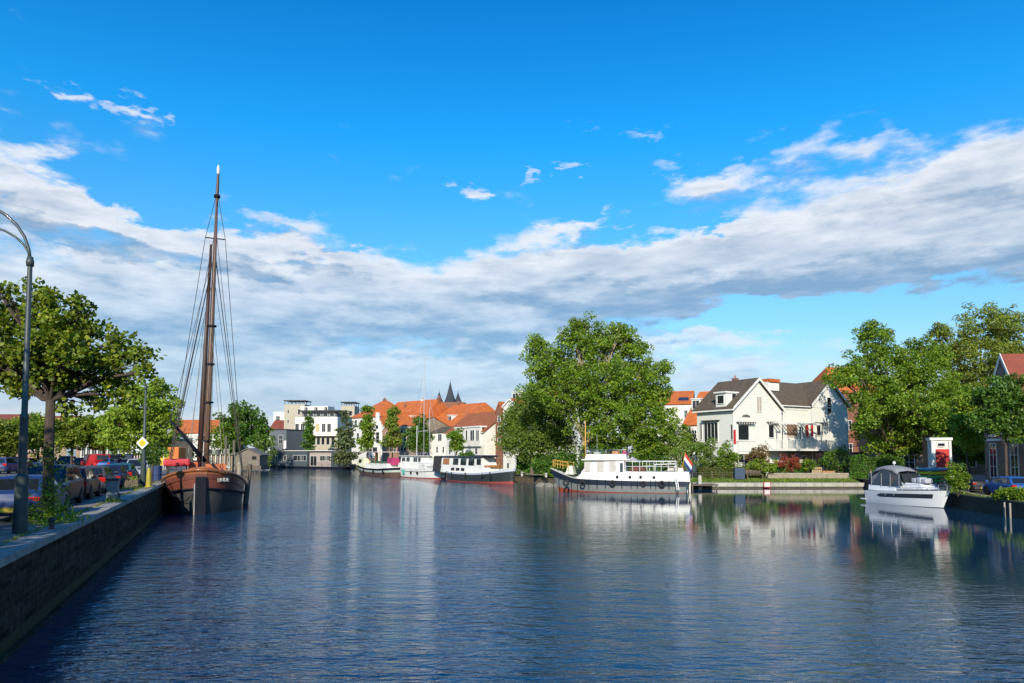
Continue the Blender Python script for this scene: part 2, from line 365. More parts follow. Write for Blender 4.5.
M_pave = mat('quay_brick_paving', (.3, .27, .24), .85, kind='paver', bw=(.21, .105, .008), world=True, vscale=.5, var=.3, bump=.2, bscale=30)
M_asph = mat('street_paving', (.14, .135, .135), .9, kind='paver', bw=(.21, .105, .008), world=True, vscale=.3, var=.25)
M_grass = mat('grass', (.07, .12, .02), .9, world=True, col2=(.035, .07, .014), vscale=2.5, bump=.6, bscale=9)
M_soil = mat('garden_soil', (.12, .11, .08), .95, world=True, var=.4, vscale=.4, bump=.3)
M_wallbrick = mat('quay_wall_brick', (.1, .08, .062), .9, kind='brick', bw=(.62, .17, .028), spec=.06, col2=(.007, .007, .007), vscale=3.5, bump=.9, bscale=12, dirt=.8)
M_cope = mat('coping_stone', (.3, .29, .27), .8, spec=.2, var=.45, vscale=2.5, bump=.3, bscale=14)
M_conc = mat('bank_concrete', (.42, .39, .33), .85, var=.3, vscale=1.2, bump=.3, dirt=.5)

# left land: quay street, with the far left bank
s_end = 150
lp = [Q(-60, .55), Q(s_end, .55), Vector((-78, 168, 0)), Vector((-84, 188, 0)), Vector((-300, 700, 0)), Vector((-2600, 2600, 0)), Vector((-2600, -200, 0)), Q(-60, 300)]
b = MB(); b.add([(p[0], p[1], QZ - .05) for p in lp], [tuple(range(len(lp)))][::-1], M_asph)
b.v = b.v[:]; o = struct(b.build('street'))
b = MB(); 
pv = [Q(-60, .55, QZ), Q(s_end, .55, QZ), Q(s_end, 1.45, QZ), Q(-60, 1.45, QZ)]
b.slab([(p.x, p.y) for p in pv], QZ - .3, QZ, M_pave); struct(b.build('pavement'))
# brick quay wall with stone coping
w = thing('quay_wall', 'long dark brick quay wall with grey stone coping, below the parked cars', 'quay wall')
b = MB(); pv = [Q(-60, 0), Q(s_end, 0), Q(s_end, .5), Q(-60, .5)]
b.slab([(p.x, p.y) for p in pv], -1.5, QZ - .16, M_wallbrick); b.build('brick_face', w)
b = MB(); random.seed(3); s = -60
while s < s_end:
    ln = random.uniform(.95, 1.3); dz = random.uniform(-.008, .008)
    pv = [Q(s + .006, -.06), Q(s + ln - .006, -.06), Q(s + ln - .006, .545), Q(s + .006, .545)]
    b.slab([(p.x, p.y) for p in pv], QZ - .157, QZ + .012 + dz, M_cope); s += ln
b.build('coping', w)
b = MB(); pv = [Q(-60, -.016), Q(s_end, -.016), Q(s_end, -.003), Q(-60, -.003)]
b.slab([(p.x, p.y) for p in pv], .07, .34, mat('quay_algae', (.045, .055, .02), .7, col2=(.012, .014, .008), vscale=5, bump=.6, spec=.2)); b.build('algae_band', w)
b = MB(); pv = [Q(-60, -.14), Q(s_end, -.14), Q(s_end, -.004), Q(-60, -.004)]
b.slab([(p.x, p.y) for p in pv], -1.5, .06, M_wallbrick); b.build('footing', w)

# right and far land
RB = [(31, -60), (31, 30), (32.4, 43), (33.6, 52), (37, 60), (41.5, 80.6), (41.45, 83), (20.6, 83), (20.55, 81.1), (13, 83), (6, 87), (3, 93), (-4, 106), (-33, 154), (-43, 176), (-64, 192), (-78, 178)]
RZ = .98
b = MB(); lp = RB + [(-84, 188), (-300, 700), (-2600, 3900), (2900, 3900), (2900, -60)]
b.add([(x, y, RZ) for x, y in lp], [tuple(range(len(lp)))], M_soil); struct(b.build('ground'))
def wall_line(pts, z0, z1, th, name, label, cat, mt, cope=None, ct=.08):
    w = thing(name, label, cat)
    def strip(a, c, off0, off1, za, zb, mt_, bb):
        a, c = Vector(a), Vector(c); d = (c - a).normalized(); n = Vector((d.y, -d.x))
        bb.slab([tuple(a + n * off0), tuple(c + n * off0), tuple(c + n * off1), tuple(a + n * off1)], za, zb, mt_)
    bb = MB()
    for a, c in zip(pts, pts[1:]): strip(a, c, -th / 2, th / 2, z0, z1, mt, bb)
    bb.build('wall_face', w)
    if cope:
        bb = MB()
        for a, c in zip(pts, pts[1:]): strip(a, c, -th / 2 - .05, th / 2 + .05, z1, z1 + ct, cope, bb)
        bb.build('coping', w)
    return w
M_rwall = mat('mossy_quay_brick', (.09, .065, .045), .9, kind='brick', bw=(.24, .08, .012), vscale=1.5, col2=(.03, .028, .015), bump=.5, dirt=.6)
M_mossc = mat('mossy_coping', (.15, .14, .09), .9, col2=(.06, .075, .03), vscale=3, bump=.4)
wall_line(RB[1:6], -1.5, RZ - .02, .4, 'quay_wall', 'mossy brown brick quay wall beside the white motorboat and blue car', 'quay wall', M_rwall, M_mossc, .1)
wall_line([(20.8, 81.2)] + RB[8:17], -1.5, RZ - .25, .3, 'bank_wall', 'low weathered timber and stone bank edging behind the moored boats', 'bank wall', mat('bank_timber', (.13, .10, .06), .9, var=.5, kind='vboards', bw=(.3,), dirt=.5), M_mossc)
# concrete landing ledge in front of the white house
w = thing('bank_ledge', 'pale concrete bank ledge along the water below the white house', 'bank edging')
b = MB(); x = 21.0; k = 0
while x < 41:
    b.box(x + .015, x + 2.48, 79.6, 80.9, .18, .62, M_conc); x += 2.5
b.build('ledge', w)
b = MB(); b.box(20.9, 41.2, 79.8, 80.95, -1.5, .178, mat('wet_concrete', (.12, .1, .06), .6, var=.4, vscale=1)); b.build('footing', w)
b = MB(); b.add([(20.7, 80.9, .6), (41.3, 80.9, .6), (41.3, 83, 1.03), (20.7, 83, 1.03), (41.3, 89, 1.03), (20.7, 89, 1.03)], [(0, 1, 2, 3), (3, 2, 4, 5)], M_grass)
struct(b.build('grass_bank'))
b = MB(); lp = [(3.4, 93), (6.2, 87.3), (13, 83.3), (20.7, 81.2), (20.7, 100), (6, 104)]
b.add([(x, y, RZ + .02) for x, y in lp], [tuple(range(len(lp)))], M_grass); struct(b.build('grass_verge'))
# ------------------------------------------------------------------ builders
M_white = mat('white_paint', (.72, .705, .655), .55, var=.1, vscale=2, dirt=.22)
M_whitew = mat('white_render', (.72, .69, .61), .85, var=.14, vscale=1, bump=.15, dirt=.3)
M_glass = glass_mat('window_glass')
M_dark = mat('dark_metal', (.03, .03, .035), .5, var=.2)
M_orange = mat('orange_roof_tiles', (.62, .16, .025), .8, kind='tiles', col2=(.38, .085, .02), vscale=.9, dirt=.35)
M_orange2 = mat('orange_pantiles', (.52, .135, .03), .8, kind='tiles', col2=(.3, .075, .022), vscale=.7, dirt=.35)
M_brownroof = mat('brown_roof_tiles', (.125, .09, .058), .85, kind='tiles', col2=(.075, .054, .036), vscale=1.2, dirt=.3)
M_redroof = mat('dark_red_roof_tiles', (.26, .06, .03), .85, kind='tiles', col2=(.16, .04, .025), vscale=.7)
M_brick = mat('red_brick', (.26, .115, .07), .9, kind='brick', bw=(.24, .08, .012), vscale=1)
M_tanbrick = mat('tan_brick', (.34, .26, .18), .9, kind='brick', bw=(.24, .08, .012), vscale=1)
M_cream = mat('cream_render', (.43, .38, .29), .9, var=.15, dirt=.2)
M_greyr = mat('grey_cladding', (.12, .135, .15), .8, kind='vboards', bw=(.3,), var=.2)
M_rubber = mat('black_rubber', (.012, .012, .013), .8, var=.2)
M_chrome = mat('brushed_steel', (.5, .5, .5), .3, metal=1, var=.1)
M_wood = mat('varnished_wood', (.3, .12, .03), .4, var=.35, stretch=(1, 8, 8), coat=.3)
M_oldwood = mat('weathered_wood', (.14, .11, .08), .9, var=.45, stretch=(6, 6, .8), bump=.4)

WINC = {}
def window_mesh(w, h, nx, ny, fm, gm, depth=.07, fw=.07):
    key = (round(w, 2), round(h, 2), nx, ny, fm.name, gm.name)
    if key in WINC: return WINC[key]
    b = MB(); d = depth
    b.box(-w / 2, -w / 2 + fw, -d, .03, 0, h, fm); b.box(w / 2 - fw, w / 2, -d, .03, 0, h, fm)
    b.box(-w / 2 + fw, w / 2 - fw, -d, .03, h - fw, h, fm); b.box(-w / 2 + fw, w / 2 - fw, -d - .04, .03, 0, fw, fm)
    for i in range(1, nx):
        x = -w / 2 + w * i / nx; b.box(x - .025, x + .025, -d + .02, .0, fw, h - fw, fm)
    for j in range(1, ny):
        z = h * j / ny; b.box(-w / 2 + fw, w / 2 - fw, -d + .025, -.002, z - .022, z + .022, fm)
    b.box(-w / 2 + fw, w / 2 - fw, -.018, .02, fw, h - fw, gm)
    WINC[key] = b.mesh('window'); return WINC[key]

class House:
    """building on a rectangle: facade from p0 to p1 (left to right seen from the water), going back by depth"""
    def __init__(s, name, label, cat, p0, p1, depth, z0, group=None):
        p0, p1 = Vector(p0), Vector(p1); s.p0, s.p1, s.D, s.z0 = p0, p1, depth, z0
        s.u = (p1 - p0).normalized(); s.n = Vector((-s.u.y, s.u.x)); s.W = (p1 - p0).length
        s.rz = math.atan2(s.u.y, s.u.x)
        s.o = thing(name, label, cat, (p0.x, p0.y, z0), s.rz, group)
    def face(s, f):
        if f == 'F': return s.p0, s.u
        if f == 'R': return s.p1, s.n
        return s.p0 + s.n * s.D, -s.n
    def hit(s, px, py, f='F', off=0):
        A, d = s.face(f); nn = Vector((d.y, -d.x)); A = A + nn * off
        a, t = tdir(px, py)   # (a Y, Y) = A + k d
        det = a * d.y - d.x   # a*(A.y + k d.y) = A.x + k d.x
        k = (A.x - a * A.y) / det if abs(det) > 1e-6 else 0
        Y = A.y + k * d.y
        return k, HW + t * Y - s.z0
    def gable(s, eave, ridge, wall, roof, oh=.35, x0=0, x1=None, y0=0, y1=None, parapet=None, zb=0, hip=0, verge=None, th=.2):
        """gable end on the facade"""
        x1 = s.W if x1 is None else x1; y1 = s.D if y1 is None else y1; xm = (x0 + x1) / 2
        MB().prism([(x0, zb), (x1, zb), (x1, eave), (xm, ridge), (x0, eave)], y0, y1, wall).build('walls', s.o)
        b = MB(); k = (ridge - eave) / (xm - x0)
        for sg, xe in ((-1, x0), (1, x1)):
            xo = xe + sg * oh; zo = eave - k * oh
            b.prism([(xo, zo + .03), (xm, ridge + .03), (xm, ridge + .03 + th), (xo, zo + .03 + th)][::(1 if sg < 0 else -1)], y0 - oh, y1 + oh, roof)
        b.build('roof', s.o)
        if verge:
            b = MB()
            for sg, xe in ((-1, x0), (1, x1)):
                xo = xe + sg * (oh + .02); zo = eave - k * (oh + .02)
                b.prism([(xo, zo - .14), (xm, ridge - .14), (xm, ridge + .27), (xo, zo + .27)][::(1 if sg < 0 else -1)], y0 - oh - .07, y0 - oh - .01, verge)
            b.build('verge_board', s.o)
    def slope(s, eave, ridge, wall, roof, oh=.3, x0=0, x1=None, y0=0, y1=None, hip=0, zb=0, gut=None):
        """ridge parallel to the facade; hip = length of the hip at each end"""
        x1 = s.W if x1 is None else x1; y1 = s.D if y1 is None else y1; ym = (y0 + y1) / 2
        b = MB()
        if hip:
            b.box(x0, x1, y0, y1, zb, eave, wall)
        else:
            v = []; P = [(y0, zb), (y1, zb), (y1, eave), (ym, ridge), (y0, eave)]
            v = [(x0, y, z) for y, z in P] + [(x1, y, z) for y, z in P]
            b.add(v, [(0, 4, 3, 2, 1), (5, 6, 7, 8, 9)] + [(i, (i + 1) % 5, (i + 1) % 5 + 5, i + 5) for i in range(5)], wall)
        b.build('walls', s.o)
        k = (ridge - eave) / (ym - y0); zo = eave - k * oh; t = .2
        xa, xb = x0 - oh, x1 + oh; ra, rb = (x0 + hip, x1 - hip) if hip else (xa, xb)
        v = [(xa, y0 - oh, zo), (xb, y0 - oh, zo), (xb, y1 + oh, zo), (xa, y1 + oh, zo), (ra, ym, ridge), (rb, ym, ridge)]
        v = [(a, c, d + .03) for a, c, d in v] + [(a, c, d + .03 + t) for a, c, d in v]
        fs = [(6, 7, 11, 10), (8, 9, 10, 11), (0, 4, 5, 1), (2, 5, 4, 3), (0, 1, 7, 6), (2, 3, 9, 8)]
        fs += [(7, 8, 11), (9, 6, 10), (1, 5, 2), (3, 4, 0), (1, 2, 8, 7), (3, 0, 6, 9)] if hip else [(1, 5, 11, 7), (5, 2, 8, 11), (3, 4, 10, 9), (4, 0, 6, 10)]
        b = MB(); b.add(v, fs, roof)
        b.build('roof', s.o)
        if gut: MB().box(xa, xb, y0 - oh - .09, y0 - oh + .03, zo - .02, zo + .12, gut).build('gutter', s.o)
        s.kk = k; s.eave = eave; s.y0 = y0
    def flat(s, h, wall, roof=None, x0=0, x1=None, y0=0, y1=None, par=.25, zb=0, name='walls'):
        x1 = s.W if x1 is None else x1; y1 = s.D if y1 is None else y1
        MB().box(x0, x1, y0, y1, zb, h, wall).build(name, s.o)
        if roof: MB().box(x0 - .12, x1 + .12, y0 - .12, y1 + .12, h + .002, h + par, roof).build('roof', s.o)
    def part(s, name, b, **k): return b.build(name, s.o, **k)
    def win(s, px0, py0, px1, py1, nx=2, ny=2, f='F', fm=None, gm=None, off=0, name='window'):
        k0, z1 = s.hit(px0, py0, f, off); k1, z0 = s.hit(px1, py1, f, off)
        return s.winm((k0 + k1) / 2, z0, abs(k1 - k0), z1 - z0, nx, ny, f, fm, gm, off, name)
    def winm(s, x, z, w, h, nx=2, ny=2, f='F', fm=None, gm=None, off=0, name='window'):
        me = window_mesh(max(w, .3), max(h, .3), nx, ny, fm or M_white, gm or M_glass)
        if f == 'F': loc, r = (x, -off - .002, z), 0
        elif f == 'R': loc, r = (s.W + off + .002, x, z), PI / 2
        else: loc, r = (-off - .002, s.D - x, z), -PI / 2
        o = link(me, name, s.o, loc, r); return o
    def grid(s, xs, zs, w, h, **k):
        for x in xs:
            for z in zs: s.winm(x, z, w, h, **k)
    def chimney(s, x, y, z0, z1, mt=None, w=.7):
        b = MB(); b.box(x - w / 2, x + w / 2, y - .3, y + .3, z0, z1, mt or M_brick); b.box(x - w / 2 - .06, x + w / 2 + .06, y - .36, y + .36, z1 + .002, z1 + .12, M_cope)
        b.lathe([(.1, 0), (.09, .35)], M_orange2, (x, y, z1 + .121), 8); b.build('chimney', s.o)
    def dormer(s, x, z, w, h, depth=2.0, wall=None, flatroof=None, y=0):
        """dormer with its front at local y"""
        wall = wall or M_white
        b = MB(); b.box(x - w / 2, x + w / 2, y, y + depth, z, z + h, wall); d = b.build('dormer', s.o)
        MB().box(x - w / 2 - .12, x + w / 2 + .12, y - .15, y + depth, z + h + .002, z + h + .16, flatroof or M_white).build('dormer_roof', d)
        link(window_mesh(w - .3, h - .3, 2, 1, M_white, M_glass), 'window', d, (x, y - .002, z + .14))
    def door(s, px0, py0, px1, py1, mt, f='F'):
        k0, z1 = s.hit(px0, py0, f); k1, z0 = s.hit(px1, py1, f); w = abs(k1 - k0); x = (k0 + k1) / 2; h = z1 - max(z0, .02)
        b = MB(); b.box(-w / 2, w / 2, -.05, .02, 0, h, mt); fr = MB()
        fr.box(-w / 2 - .09, -w / 2 - .002, -.08, .02, 0, h + .09, M_white); fr.box(w / 2 + .002, w / 2 + .09, -.08, .02, 0, h + .09, M_white); fr.box(-w / 2, w / 2, -.08, .02, h + .002, h + .09, M_white)
        loc = (x, -.002, max(z0, .02)) if f == 'F' else ((s.W + .002, x, max(z0, .02)) if f == 'R' else (-.002, s.D - x, max(z0, .02)))
        o = b.build('door', s.o, loc=loc, rz={'F': 0, 'R': PI / 2, 'L': -PI / 2}[f]); fr.build('door_frame', o)
        hd = MB(); hd.ball((w / 2 - .12, -.09, 1.0 if h > 1.5 else h / 2), .04, M_chrome); hd.build('handle', o)

def leaves(name, pts, size, mt, rng, parent=None, up=.35, loc=None, asp=.62):
    """many small leaf faces at the given points"""
    n = len(pts); pts = np.asarray(pts, dtype=np.float32)
    nr = rng.normal(size=(n, 3)); nr[:, 2] += up * 1.5; nr[:, 1] -= up; nr /= np.linalg.norm(nr, axis=1)[:, None]
    r = rng.normal(size=(n, 3)); a = np.cross(nr, r); a /= np.linalg.norm(a, axis=1)[:, None] + 1e-9; bb = np.cross(nr, a)
    s = (size * rng.uniform(.6, 1.35, size=n))[:, None]
    q = np.stack([pts - a * s * .5, pts - bb * s * asp * .5 + a * s * .05, pts + a * s * .5, pts + bb * s * asp * .5 + a * s * .05 + nr * s * .12], axis=1).reshape(-1, 3)
    me = bpy.data.meshes.new(name); me.vertices.add(4 * n); me.vertices.foreach_set('co', q.astype(np.float32).ravel())
    me.loops.add(4 * n); me.loops.foreach_set('vertex_index', np.arange(4 * n, dtype=np.int32))
    me.polygons.add(n); me.polygons.foreach_set('loop_start', np.arange(0, 4 * n, 4, dtype=np.int32)); me.polygons.foreach_set('loop_total', np.full(n, 4, dtype=np.int32))
    me.materials.append(mt); me.update(calc_edges=True)
    return link(me, name, parent, loc)

def clumps(rng, c, r, k, per, cs, flat=.7, shell=.5):
    """k leaf clumps in an ellipsoid; returns (leaf points, clump centres)"""
    c = np.array(c); r = np.array(r)
    d = rng.normal(size=(k, 3)); d /= np.linalg.norm(d, axis=1)[:, None]
    rad = rng.uniform(.12, 1, size=k) ** shell; rad = np.where(rng.uniform(size=k) < .14, rng.uniform(1.0, 1.3, size=k), rad)
    cc = c + d * rad[:, None] * r
    sz = cs * rng.uniform(.55, 1.45, size=k)
    cnt = np.maximum(3, (per * (sz / cs) ** 1.6)).astype(int)
    idx = np.repeat(np.arange(k), cnt)
    g = rng.normal(size=(len(idx), 3)); g /= (np.linalg.norm(g, axis=1)[:, None] + 1e-6); g *= rng.uniform(.25, 1, size=(len(idx), 1)) ** .55
    p = cc[idx] + g * sz[idx][:, None] * np.array([1, 1, flat])
    return p, cc

def tree(name, label, base, ells, Y, leafm, leafs, per, cs, k, bark, tr=.2, seed=0, group=None, fork=None, cat='tree', flat=.7, depthf=1.0, top=None, shell=.5, limbs=3, up=.35, lean=None, asp=.62):
    """tree whose crown masses are placed by the direction they are seen in, at depth Y (+offset)
    ells: (px, py, half width px, half height px, depth offset m)"""
    rng = np.random.default_rng(seed); base = Vector(base)
    t = thing(name, label, cat, base, 0, group)
    P = []; b = MB(); cens = []
    tot = sum(e[2] * e[3] for e in ells)
    for e in ells:
        c = at(e[0], e[1], Y + e[4]) - base; sc_ = (Y + e[4]) / 683.0; r = (e[2] * sc_, min(e[2], e[3] * 1.3) * sc_ * depthf, e[3] * sc_)
        kk = max(3, int(k * e[2] * e[3] / tot))
        p, cc = clumps(rng, c, r, kk, per, cs, flat, shell); P.append(p); cens.append((c, cc))
    zmin = min(c.z for c, _ in cens)
    fk = Vector((0, 0, fork if fork is not None else max(.8, zmin * .7))) 
    if lean: fk.x += lean[0]; fk.y += lean[1]
    topc = max(cens, key=lambda q: q[0].z)[0]
    # trunk
    m1 = Vector((fk.x * .4 + rng.uniform(-.05, .05), fk.y * .4, fk.z * .5))
    b.tube([(0, 0, -.3), (0, 0, .12), m1, fk], [tr * 1.5, tr * 1.15, tr * .95, tr * .85], bark, 10)
    def limb(a, c, r0, r1, n=4, w=.12):
        a, c = Vector(a), Vector(c); L_ = (c - a).length; pts = []
        for i in range(n + 1):
            f = i / n; q = a.lerp(c, f) + Vector((0, 0, math.sin(f * PI) * L_ * .08))
            if 0 < i < n: q += Vector(rng.normal(size=3) * L_ * w * .25)
            pts.append(q)
        b.tube(pts, [r0 + (r1 - r0) * i / n for i in range(n + 1)], bark, 6, cap=False); return pts
    for c, cc in cens:
        mid = Vector(c); mid.z = max(mid.z, fk.z + .1) if zmin > 1 else mid.z
        a = fk.lerp(Vector((0, 0, fk.z)), .3)
        pts = limb(fk, mid, tr * .5, tr * .16)
        for q in cc[rng.permutation(len(cc))[:limbs * 4]]:
            limb(pts[rng.integers(1, 4)], q, tr * .16, tr * .04, 3)
    b.build('trunk', t, smooth=True)
    leaves('crown', np.concatenate(P), leafs, leafm, rng, t, up, asp=asp)
    return t

L_green = leaf_mat('leaf_green', (.06, .13, .01), (.2, .31, .02), (.34, .36, .03))
L_dark = leaf_mat('leaf_dark_green', (.04, .1, .012), (.1, .2, .02), (.18, .23, .03))
L_plane = leaf_mat('leaf_plane_tree', (.06, .12, .01), (.2, .25, .015), (.33, .33, .04), .3)
L_olive = leaf_mat('leaf_olive', (.1, .16, .02), (.24, .29, .035), (.34, .29, .04))
L_willow = leaf_mat('leaf_willow', (.08, .15, .02), (.2, .27, .04))
L_hedge = leaf_mat('leaf_hedge', (.04, .11, .01), (.1, .22, .02), None, .25)
L_con = leaf_mat('leaf_conifer', (.06, .09, .03), (.16, .19, .07), None, .15)
L_lime = leaf_mat('leaf_lime', (.12, .22, .015), (.26, .34, .03), (.3, .36, .04), .3)
L_rust = leaf_mat('leaf_rust', (.14, .08, .03), (.22, .13, .04), (.12, .16, .03))
BARK = mat('bark', (.14, .105, .07), .95, var=.5, vscale=5, bump=.7, stretch=(3, 3, 1))
BARKD = mat('dark_bark', (.07, .05, .04), .95, var=.5, vscale=5, bump=.7, stretch=(3, 3, 1))

# ------------------------------------------------------------------ cars
def paint(name, c): return mat('car_paint_' + name, c, .45, metal=.0, var=.06, coat=.08, spec=.3, vscale=1)
M_carglass = mat('car_glass', (.012, .016, .02), .03, var=.2, spec=.9)
M_head = mat('headlight_glass', (.6, .62, .65), .1, var=.1, spec=.9)
M_tail = mat('taillight_red', (.4, .012, .01), .2, var=.2)
M_plate = mat('plate_yellow', (.72, .5, .04), .5, var=.1)
WHEEL = {}
def wheel_mesh(r=.31, w=.2):
    if r in WHEEL: return WHEEL[r]
    R = Matrix.Rotation(PI / 2, 4, 'X')
    b = MB(); b.lathe([(r * .62, -w / 2), (r * .95, -w / 2), (r, -w * .35), (r, w * .35), (r * .95, w / 2), (r * .62, w / 2)], M_rubber, n=18, M=R); ty = b.mesh('tyre')
    b = MB(); b.lathe([(r * .6, -w * .3), (r * .62, -w * .48), (r * .5, -w * .4), (.05, -w * .42)], M_chrome, n=18, M=R)
    b.lathe([(.05, w * .42), (r * .5, w * .4), (r * .62, w * .48), (r * .6, w * .3)], M_chrome, n=18, M=R)
    for k in range(5):
        a = k * 2 * PI / 5; RR = Matrix.Rotation(a, 4, 'Y')
        for sg in (-1, 1): b.box(-.035, .035, sg * w * .5 - .012, sg * w * .5 + .012, .05, r * .58, M_dark, RR)
    rm = b.mesh('rim'); WHEEL[r] = (ty, rm); return WHEEL[r]
KINDS = {  # length, width, height, belt, ground, roof stations (windscreen base, roof front, roof rear, rear base), bonnet z, boot z
    'hatch': (4.0, 1.72, 1.46, .95, .2, (1.02, .25, -1.35, -1.85), .82, .93),
    'sedan': (4.5, 1.76, 1.42, .95, .18, (.95, .2, -1.15, -1.72), .80, .95),
    'mpv': (4.35, 1.8, 1.66, 1.05, .2, (1.25, .45, -1.75, -2.08), .95, 1.04),
    'suv': (4.4, 1.82, 1.68, 1.08, .26, (1.05, .35, -1.6, -2.02), 1.0, 1.07),
    'van': (4.9, 1.92, 1.95, 1.12, .24, (1.75, 1.15, -2.35, -2.42), 1.06, 1.11),
}
def car(kind, label, pm, p, heading, cat='car', group=None, name='parked_car'):
    Ln, Wd, H, BZ, G, (a, b_, c_, d_), bon, boot = KINDS[kind]; h = Ln / 2; w = Wd / 2
    t = thing(name, label, cat, p, heading, group)
    # lower body: lofted cross-sections
    st = [(-h, .78, G + .12, boot * .78), (-h + .08, .93, G + .03, boot * .93), (-h + .35, 1, G, boot), (d_ + .2, 1, G, BZ), (0, 1, G, BZ), (a - .05, 1, G, BZ - .03), (a + (h - a) * .45, .99, G, bon + .02), (h - .25, .94, G, bon * .92), (h - .05, .86, G + .06, bon * .78), (h, .74, G + .12, bon * .62)]
    st = sorted(st)
    vs = []; fs = []; m = 10
    for x, k, zb, zt in st:
        ww = w * k; zm = zb + (zt - zb) * .55
        half = [(ww * .86, zb), (ww * .98, zb + .1), (ww, zm), (ww * .965, zt - .07), (ww * .86, zt)]
        vs += [(x, y, z) for y, z in half] + [(x, -y, z) for y, z in half[::-1]]
    for i in range(len(st) - 1):
        for k in range(m): k2 = (k + 1) % m; fs.append((i * m + k, (i + 1) * m + k, (i + 1) * m + k2, i * m + k2))
    fs.append(tuple(range(m))); fs.append(tuple(range((len(st) - 1) * m + m - 1, (len(st) - 1) * m - 1, -1)))
    bd = MB(); bd.add(vs, fs, pm)
    # cabin
    wb, wr = w * .9, w * (.72 if kind != 'van' else .84)
    q = [(d_, wb, BZ - .03), (c_, wr, H - .05), (b_, wr, H - .04), (a, wb, BZ - .06)]
    V = [(x, y, z) for x, y, z in q] + [(x, -y, z) for x, y, z in q] + [(c_ * .9, wr * .6, H), (b_ * .8, wr * .6, H), (c_ * .9, -wr * .6, H), (b_ * .8, -wr * .6, H)]
    bd.add(V, [(0, 1, 2, 3), (7, 6, 5, 4), (1, 0, 4, 5), (3, 2, 6, 7), (1, 8, 9, 2), (6, 11, 10, 5), (8, 10, 11, 9), (1, 5, 10, 8), (2, 9, 11, 6)], pm)
    bo = bd.build('body', t, auto=40)
    def panel(A, B, C, D, u0, u1, v0, v1, nm, mt, off=.006, cnt=1):
        A, B, C, D = map(Vector, (A, B, C, D)); nr = (B - A).cross(D - A).normalized()
        f = lambda u, v: (A.lerp(B, u)).lerp(D.lerp(C, u), v) + nr * off
        bb = MB(); bb.add([f(u0, v0), f(u1, v0), f(u1, v1), f(u0, v1)] + [f(u, v) - nr * .02 for u, v in ((u0, v0), (u1, v0), (u1, v1), (u0, v1))], [(0, 1, 2, 3), (0, 4, 5, 1), (1, 5, 6, 2), (2, 6, 7, 3), (3, 7, 4, 0)], mt); return bb.build(nm, t)
    P = [Vector(v) for v in V]
    panel(P[7], P[3], P[2], P[6], .07, .93, .1, .92, 'windscreen', M_carglass) 
    panel(P[0], P[4], P[5], P[1], .09, .91, .16, .88, 'rear_window', M_carglass)
    for side in (0, 1):
        A, B, C, D = (P[3], P[0], P[1], P[2]) if side == 0 else (P[4], P[7], P[6], P[5])
        if kind == 'van': rng_ = [(.06, .3)] if side == 0 else [(.7, .94)]
        else: rng_ = [(.07, .47), (.51, .82), (.85, .95)] if side == 0 else [(.05, .15), (.18, .49), (.53, .93)]
        for u0, u1 in rng_: panel(A, B, C, D, u0, u1, .1, .86, 'side_window', M_carglass)
    # wheels in dark arches
    ty, rm = wheel_mesh(.31 if kind not in ('suv', 'van') else .35); r = .31 if kind not in ('suv', 'van') else .35
    ar = MB()
    for sx in (-h + .82, h - .85):
        for sy in (-1, 1):
            ar.prism([(sx + (r + .07) * math.cos(k * PI / 8), max(G + .01, r + (r + .07) * math.sin(k * PI / 8))) for k in range(9)] + [(sx - r - .07, G + .01), (sx + r + .07, G + .01)], sy * w * .9 - .01 * sy, sy * (w + .004), M_rubber)
            wo = link(ty, 'wheel', t, (sx, sy * (w - .08), r)); link(rm, 'rim', wo)
    ar.build('wheel_arches', t)
    b = MB(); b.box(-h - .035, -h + .2, -w * .8, w * .8, G + .08, G + .33, M_dark); bev(b.build('rear_bumper', t), .04)
    b = MB(); b.box(h - .2, h + .03, -w * .78, w * .78, G + .08, G + .3, M_dark); bev(b.build('front_bumper', t), .04)
    b = MB(); b.box(-h - .046, -h - .037, -.26, .26, G + .15, G + .27, M_plate); b.build('licence_plate', t)
    b = MB(); b.box(h + .032, h + .042, -.26, .26, G + .13, G + .24, M_plate); b.build('licence_plate', t)
    for sy in (-1, 1):
        zt = boot - .3 if kind in ('sedan', 'hatch') else BZ - .25
        b = MB(); b.box(-h + .0, -h + .16, sy * w * .58, sy * w * .93, zt, zt + (.14 if kind == 'sedan' else .26), M_tail); bev(b.build('taillight', t), .02)
        b = MB(); b.box(h - .16, h - .005, sy * w * .5, sy * w * .86, bon * .68, bon * .68 + .13, M_head); bev(b.build('headlight', t), .03)
        b = MB(); b.box(a - .12, a - .02, sy * (w * .93), sy * (w * .93 + .2), BZ + .02, BZ + .16, pm); bev(b.build('mirror', t), .03)
    for o in t.children:
        if o.name.startswith('body'): pass
    return t
# ------------------------------------------------------------------ white gabled house by the water
M_siding = mat('white_clapboard', (.7, .69, .62), .6, kind='boards', bw=(.19,), var=.05, vscale=1.5, dirt=.1)
M_awn = mat('dark_scalloped_trim', (.1, .1, .09), .8, var=.3)
M_shut = mat('red_shutter', (.5, .02, .02), .5, var=.1)
H = House('gabled_house', 'white clapboard waterside house with twin gables, brown tiled roofs and a white balcony', 'house', (27.9, 86), (27.9 + .8643 * 23.4, 86 + .503 * 23.4), 6.2, RZ)
zz = lambda z: z - RZ
H.gable(zz(9.9), zz(13.6), M_siding, M_brownroof, .4, x0=0, x1=9.0, verge=M_white, zb=0)
